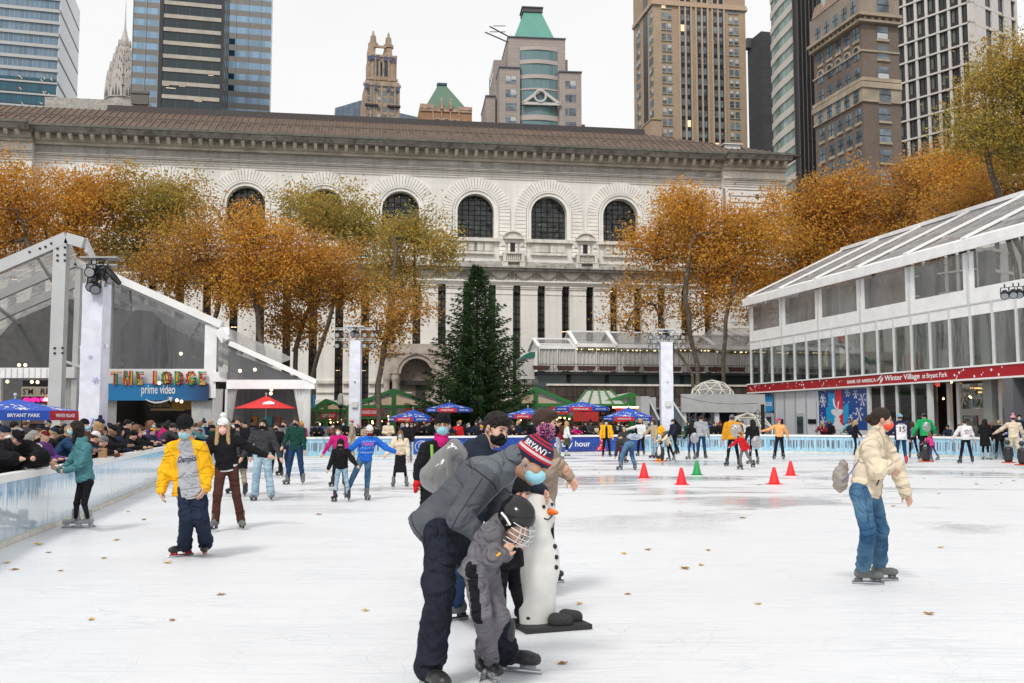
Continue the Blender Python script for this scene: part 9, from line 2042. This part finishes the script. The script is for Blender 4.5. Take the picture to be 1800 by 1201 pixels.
def penguin(px,fy,h,lab,ang=0):
 g_=gr(px,fy);root=thing('penguin_skating_aid',lab,'skating aid',T(g_.x,g_.y,0,R(ang)),'penguin skating aids')
 put('body',surface([cone_(V3(0,0,.16),V3(0,.0,h*.55),.15,.13,side=V3(1,0,0),s=1.1),ell_(V3(.02,0,h*.84),(.10,.09,.10)),cone_(V3(-.14,0,h*.62),V3(-.18,.0,h*.3),.04,.03),cone_(V3(.14,0,h*.62),V3(.18,0,h*.3),.04,.03)],.02,.05,cuts=[(V3(0,0,.04),V3(0,0,-1))]),mat('penguin_black',(.02,.02,.022),.4),root)
 put('belly',surface([ell_(V3(.0,-.075,h*.42),(.10,.09,h*.27))],.02,.02),mat('penguin_white',(.6,.6,.58),.5),root)
 q=MB();q.cur=0;q.prism([(-.24,-.2),(.24,-.2),(.24,.2),(-.24,.2)],.004,.04,'z');q.cur=1;q.ball((-.07,-.16,.06),.06,8);q.ball((.07,-.16,.06),.06,8);q.tube([(.0,-.08,h*.85),(.0,-.16,h*.82)],[.03,.01],6);q.build('base_and_feet',[mat('penguin_base',(.55,.06,.02),.5),mat('penguin_feet',(.75,.35,.01),.5)],root)
penguin(1161,811,.95,'penguin skating aid left of the leaning child',-40);penguin(1628,812,.95,'penguin skating aid in front of the green hoodie man',-160);penguin(1773,814,1.0,'penguin skating aid left of the cream sweater skater',150);penguin(1798,818,1.0,'penguin skating aid cut by the right edge',130)
r=random.Random(21)
def proto(kind,garment,hair,hat=None,mask=True,res=.030,**P):
 skate=False;J=fk(H=1.68,skate=False,**P)
 S=dict(top=dict(m=CL['black'],puff=.028,hem=.10,wr=.006,kind=garment),bottom=dict(m=CL['denimdark'],loose=.008),hair=(hair,HA['brown']),skates=boot_b,blade=False,seed=len(PR_))
 if hat:S['hat']=(hat,CL['black'])
 if mask:S['mask']=CL['surgical']
 root=person(J,S,'x',(0,0,0),res);PR_.append((kind,garment,hair,hat,root));return root
PR_=[]
NS=dict(lean=4,lL=(2,5,2),lR=(-2,6,3))
proto('stand','jacket','short',None,True,aL=(10,12,60,-10),aR=(6,12,20,6),**NS)
proto('stand','jacket','long',None,True,aL=(10,12,80,-20),aR=(10,12,70,-25),**NS)
proto('stand','coat','short','beanie',True,aL=(6,10,14,8),aR=(40,12,70,-20),**NS)
proto('stand','hoodie','long','pom',False,aL=(6,10,14,8),aR=(20,12,60,-10),**NS)
proto('stand','jacket','short','cap',False,aL=(30,10,60,-20),aR=(30,12,60,-20),**NS)
proto('lean','jacket','short','beanie',False,res=.024,lean=40,hp=25,aL=(60,20,30,-30),aR=(60,20,30,-30),lL=(4,5,2),lR=(4,6,3))
proto('lean','hoodie','long',None,False,res=.024,lean=30,hp=10,aL=(55,16,40,-30),aR=(50,16,40,-20),lL=(4,5,2),lR=(4,6,3))
proto('lean','jacket','short',None,True,res=.024,lean=34,hp=16,aL=(55,16,40,-30),aR=(60,16,20,-20),lL=(4,5,2),lR=(4,6,3))
proto('sit','jacket','long',None,False,res=.026,lean=10,hp=8,aL=(40,10,50,-10),aR=(40,10,50,-10),lL=(86,8,86),lR=(86,8,86))
proto('sit','jacket','short','beanie',True,res=.026,lean=8,hp=12,aL=(40,10,60,-20),aR=(40,10,50,-20),lL=(86,8,86),lR=(86,8,86))
proto('sit','hoodie','short',None,False,res=.026,lean=14,hp=14,aL=(50,10,50,-20),aR=(40,10,60,-10),lL=(86,8,86),lR=(86,8,86))
COLS=['black']*16+['navy']*8+['charcoal']*8+['grey','olive','brown','brown','olive','denimdark','maroon','darkred','teal','cream','beige','red','blue','rose','purple','lightgrey','darkgreen','tan','magenta','skyblue','white','mustard']
PANT=['black','denimdark','denim','charcoal','navy','khaki']
GN={'jacket':'jacket','coat':'coat','hoodie':'hooded top'}
used_l=set();first={id(q[4]):True for q in PR_};NCR=[0]
MK=[None,CL['surgical'],CL['black'],CL['white'],CL['navy']]
def base_name(o):return o.name.split('.')[0]
def crowd(x,y,face,kinds,anchor,grp,z=0.0):
 for tries in range(60):
  q=r.choice([p for p in PR_ if p[0]in kinds]);kind,gar,hair,hat,src=q
  c=r.choice(COLS);hc=r.choice(['black','brown','brown','blond','auburn','grey']);hatc=r.choice(['black','black','black','grey','navy','navy','white','maroon','mustard','charcoal','rose'])
  hd={'beanie':hatc+' beanie','pom':hatc+' pompom hat','cap':hatc+' cap',None:(('long ' if hair=='long' else 'short ')+hc+' hair')}[hat]
  pose={'stand':'standing','lean':'leaning','sit':'seated'}[kind]
  cn={'denimdark':'dark blue','lightgrey':'light grey','darkred':'dark red','darkgreen':'dark green','skyblue':'pale blue','mustard':'mustard yellow','rose':'pink'}
  lab='%s spectator in %s %s, %s, %s'%(pose,cn.get(c,c),GN[gar],' '.join(cn.get(w_,w_)for w_ in hd.split()),anchor)
  if lab not in used_l and len(lab.split())<=16:break
 used_l.add(lab);NCR[0]+=1
 if first[id(src)]:o=src;first[id(src)]=False
 else:o=copy_tree(src)
 o.location=(x,y,z);o.rotation_euler=(0,0,face+r.uniform(-.5,.5));sc_=r.uniform(.90,1.07);o.scale=(sc_,sc_,sc_)
 tag(o,lab,'person',grp);mk=r.choice(MK)
 for ch in o.children:
  b=base_name(ch);m={'jacket':CL[c],'trousers':CL[r.choice(PANT)],'hair':HA[hc],'beanie':CL[hatc],'cap':CL[hatc],'body':r.choice([SK[0],SK[0],SK[1],SK[2]]),'mask':mk or CL['surgical']}.get(b)
  if m is not None and ch.material_slots:
   ch.material_slots[0].link='OBJECT';ch.material_slots[0].material=m
  for g_ in ch.children:
   if base_name(g_)in('pompom','cap_brim'):g_.material_slots[0].link='OBJECT';g_.material_slots[0].material=CL[hatc]
def anchor_far(px):
 A=[(560,'by the marquee wing corner'),(590,'under the low green kiosk'),(618,'left of the left white post'),(645,'at the foot of the left white post'),(675,'under the left red kiosk signs'),(705,'before the left green gable'),(735,'below the lower left blue umbrella'),(765,'between the two left blue umbrellas'),(800,'below the upper left blue umbrella'),(850,'under the fir tree'),(890,'right of the fir trunk'),(945,'near the umbrella behind the masked men'),(985,'before the glowing gable kiosk'),(1010,'left of the long kiosk'),(1045,'under the middle blue umbrella'),(1075,'before the long pale roofed kiosk'),(1110,'under the blue umbrella near the right post'),(1140,'beside the grey stair block'),(1170,'at the foot of the right white post'),(1205,'on the stair side of the dome terrace'),(1250,'below the grey terrace'),(1300,'before the lower igloo dome'),(1345,'beside the black pole'),(1440,'before the hall white panels'),(1535,'before the snowflake poster'),(1600,'before the hall shopfront posts'),(1660,'at the hall exit sign'),(1740,'before the hall double doors'),(1900,'at the hall right end')]
 for p,a in A:
  if px<p:return a
 return A[-1][1]
def blocked(p):
 for px,Y in((624,52),(1172,57),(1341,57)):
  c=at(px,HY,Y)
  if(p-Vector((c.x,c.y))).length<.75:return True
 return False
sA,sB=s_of_px(545),s_of_px(1330)
for off,step,kinds in((.62,.70,('lean','stand','stand')),(1.5,.85,('stand',)),(2.6,1.0,('stand',)),(4.2,1.3,('stand',))):
 s_=sA
 while s_<sB:
  p,nn=along(s_+r.uniform(-.2,.2));q=p+nn*(off+r.uniform(-.25,.35));s_+=step*r.uniform(.7,1.35);px=900+q.x/q.y*F
  if blocked(q)or(px<600 and off>1.6):continue
  crowd(q.x,q.y,math.atan2(nn.y,nn.x)+math.pi/2+math.pi+(0 if r.random()<.7 else r.uniform(-2,2)),kinds,anchor_far(px),'spectators behind the far barrier')
s_=s_of_px(1440);sE=s_of_px(1790)
for off,step in((.6,1.0),(1.5,1.7)):
 q_=s_
 while q_<sE:
  p,nn=along(q_);q=p+nn*off;px=900+q.x/q.y*F;q_+=step*r.uniform(.6,1.5)*(2.2 if px<1620 else 1.0)
  crowd(q.x,q.y,math.atan2(nn.y,nn.x)-math.pi/2,('lean','stand'),anchor_far(px),'spectators in front of the glass hall')
def anchor_left(px,k):
 a=['before the snack kiosk','below the big blue umbrella','beside the front grey column','near the wrapped lamp post','left of the counter','below the counter','below the menu board','by the marquee curtains','below the red umbrella','under the marquee wing']
 i=min(9,max(0,[35,85,125,165,205,255,310,390,470,9999].index(next(v for v in[35,85,125,165,205,255,310,390,470,9999]if px<v))));return['at the rail ','in the second row ','in the third row ','in the back row '][k]+a[i]
s0=next(acc[i]for i in range(len(RL))if RL[i].y>12.0);s1=next(acc[i]for i in range(len(RL))if RL[i].y>45.5)
for k,(off,step,kinds,tn)in enumerate(((.62,.66,('lean','lean','stand'),0),(1.5,.75,('stand','lean','stand','sit'),.5),(2.5,.85,('stand','stand','sit'),.9),(4.0,1.1,('stand',),2))):
 q_=s0
 while q_<s1:
  p,nn=along(q_+r.uniform(-.15,.15));q=p+nn*(off+r.uniform(-.15,.3));q_+=step*r.uniform(.75,1.35);px=900+q.x/q.y*F
  if px<-25 or(q-Vector((at(163,741,30).x,30))).length<.8 or(q-Vector((at(25,741,25.5).x,25.5))).length<.35:continue
  if k==3 and q.y<24:continue
  face=math.atan2(nn.y,nn.x)-math.pi/2+r.uniform(-tn,tn)*.8
  crowd(q.x,q.y,face,kinds,anchor_left(px,k),'spectators behind the left barrier')
for px in(205,218,232,246,259,272,286,299,312):q=at(px,741,51.5);crowd(q.x+r.uniform(-.1,.1),q.y,r.uniform(-.8,.8),('sit','stand'),'inside the counter opening','drinkers inside the lodge counter')
for px in(432,445,456,474,488,500,512,524):q=at(px,741,49.5+r.uniform(0,1.5));crowd(q.x,q.y,r.uniform(-3,3),('stand','sit'),'under the marquee wing','people under the marquee wing')
for q in PR_:
 if first[id(q[4])]:
  for c in list(q[4].children_recursive)+[q[4]]:bpy.data.objects.remove(c)
d_=dict(lean=52,hp=40,aL=(62,24,26,-40),aR=(62,24,26,-40),lL=(4,5,2),lR=(4,6,3));p,nn=along(next(acc[i]for i in range(len(RL))if RL[i].y>15.3));q=p+nn*.62
J=fk(H=1.85,skate=False,h=math.atan2(nn.y,nn.x)-math.pi/2-.9,**d_);person(J,dict(top=dict(m=CL['black'],puff=.07,hem=.12,ring=(.10,.014),hood=True),bottom=dict(m=CL['black'],loose=.02),hair=('short',HA['grey']),hat=('cap',CL['black']),skates=boot_b,blade=False),'big man in black quilted hooded jacket and cap slumped on the near rail',(q.x,q.y,0),.016)
def onrail(yy,dx=.07):s_=next(acc[i]for i in range(len(RL))if RL[i].y>yy);p,nn=along(s_);return p+nn*dx
q=onrail(15.6);m_=MB();m_.lathe([(.03,0),(.033,.02),(.033,.12),(.028,.14),(.012,.17),(.012,.19)],12,(q.x,q.y,.976));tag(m_.build('water_bottle',clear_panel('bottle_pet',(.8,.85,.85),.3,.05,.1,.3,20),None,True),'clear water bottle with white cap on the rail beside the teal hoodie','bottle')
q=onrail(19.6);m_=MB();m_.box(q.x-.07,q.x+.07,q.y-.05,q.y+.05,.977,1.17);tag(m_.build('paper_bag',mat('kraft',(.32,.19,.10),.9,bump=.5,bscale=15),None),'small brown paper bag standing on the left rail','bag')
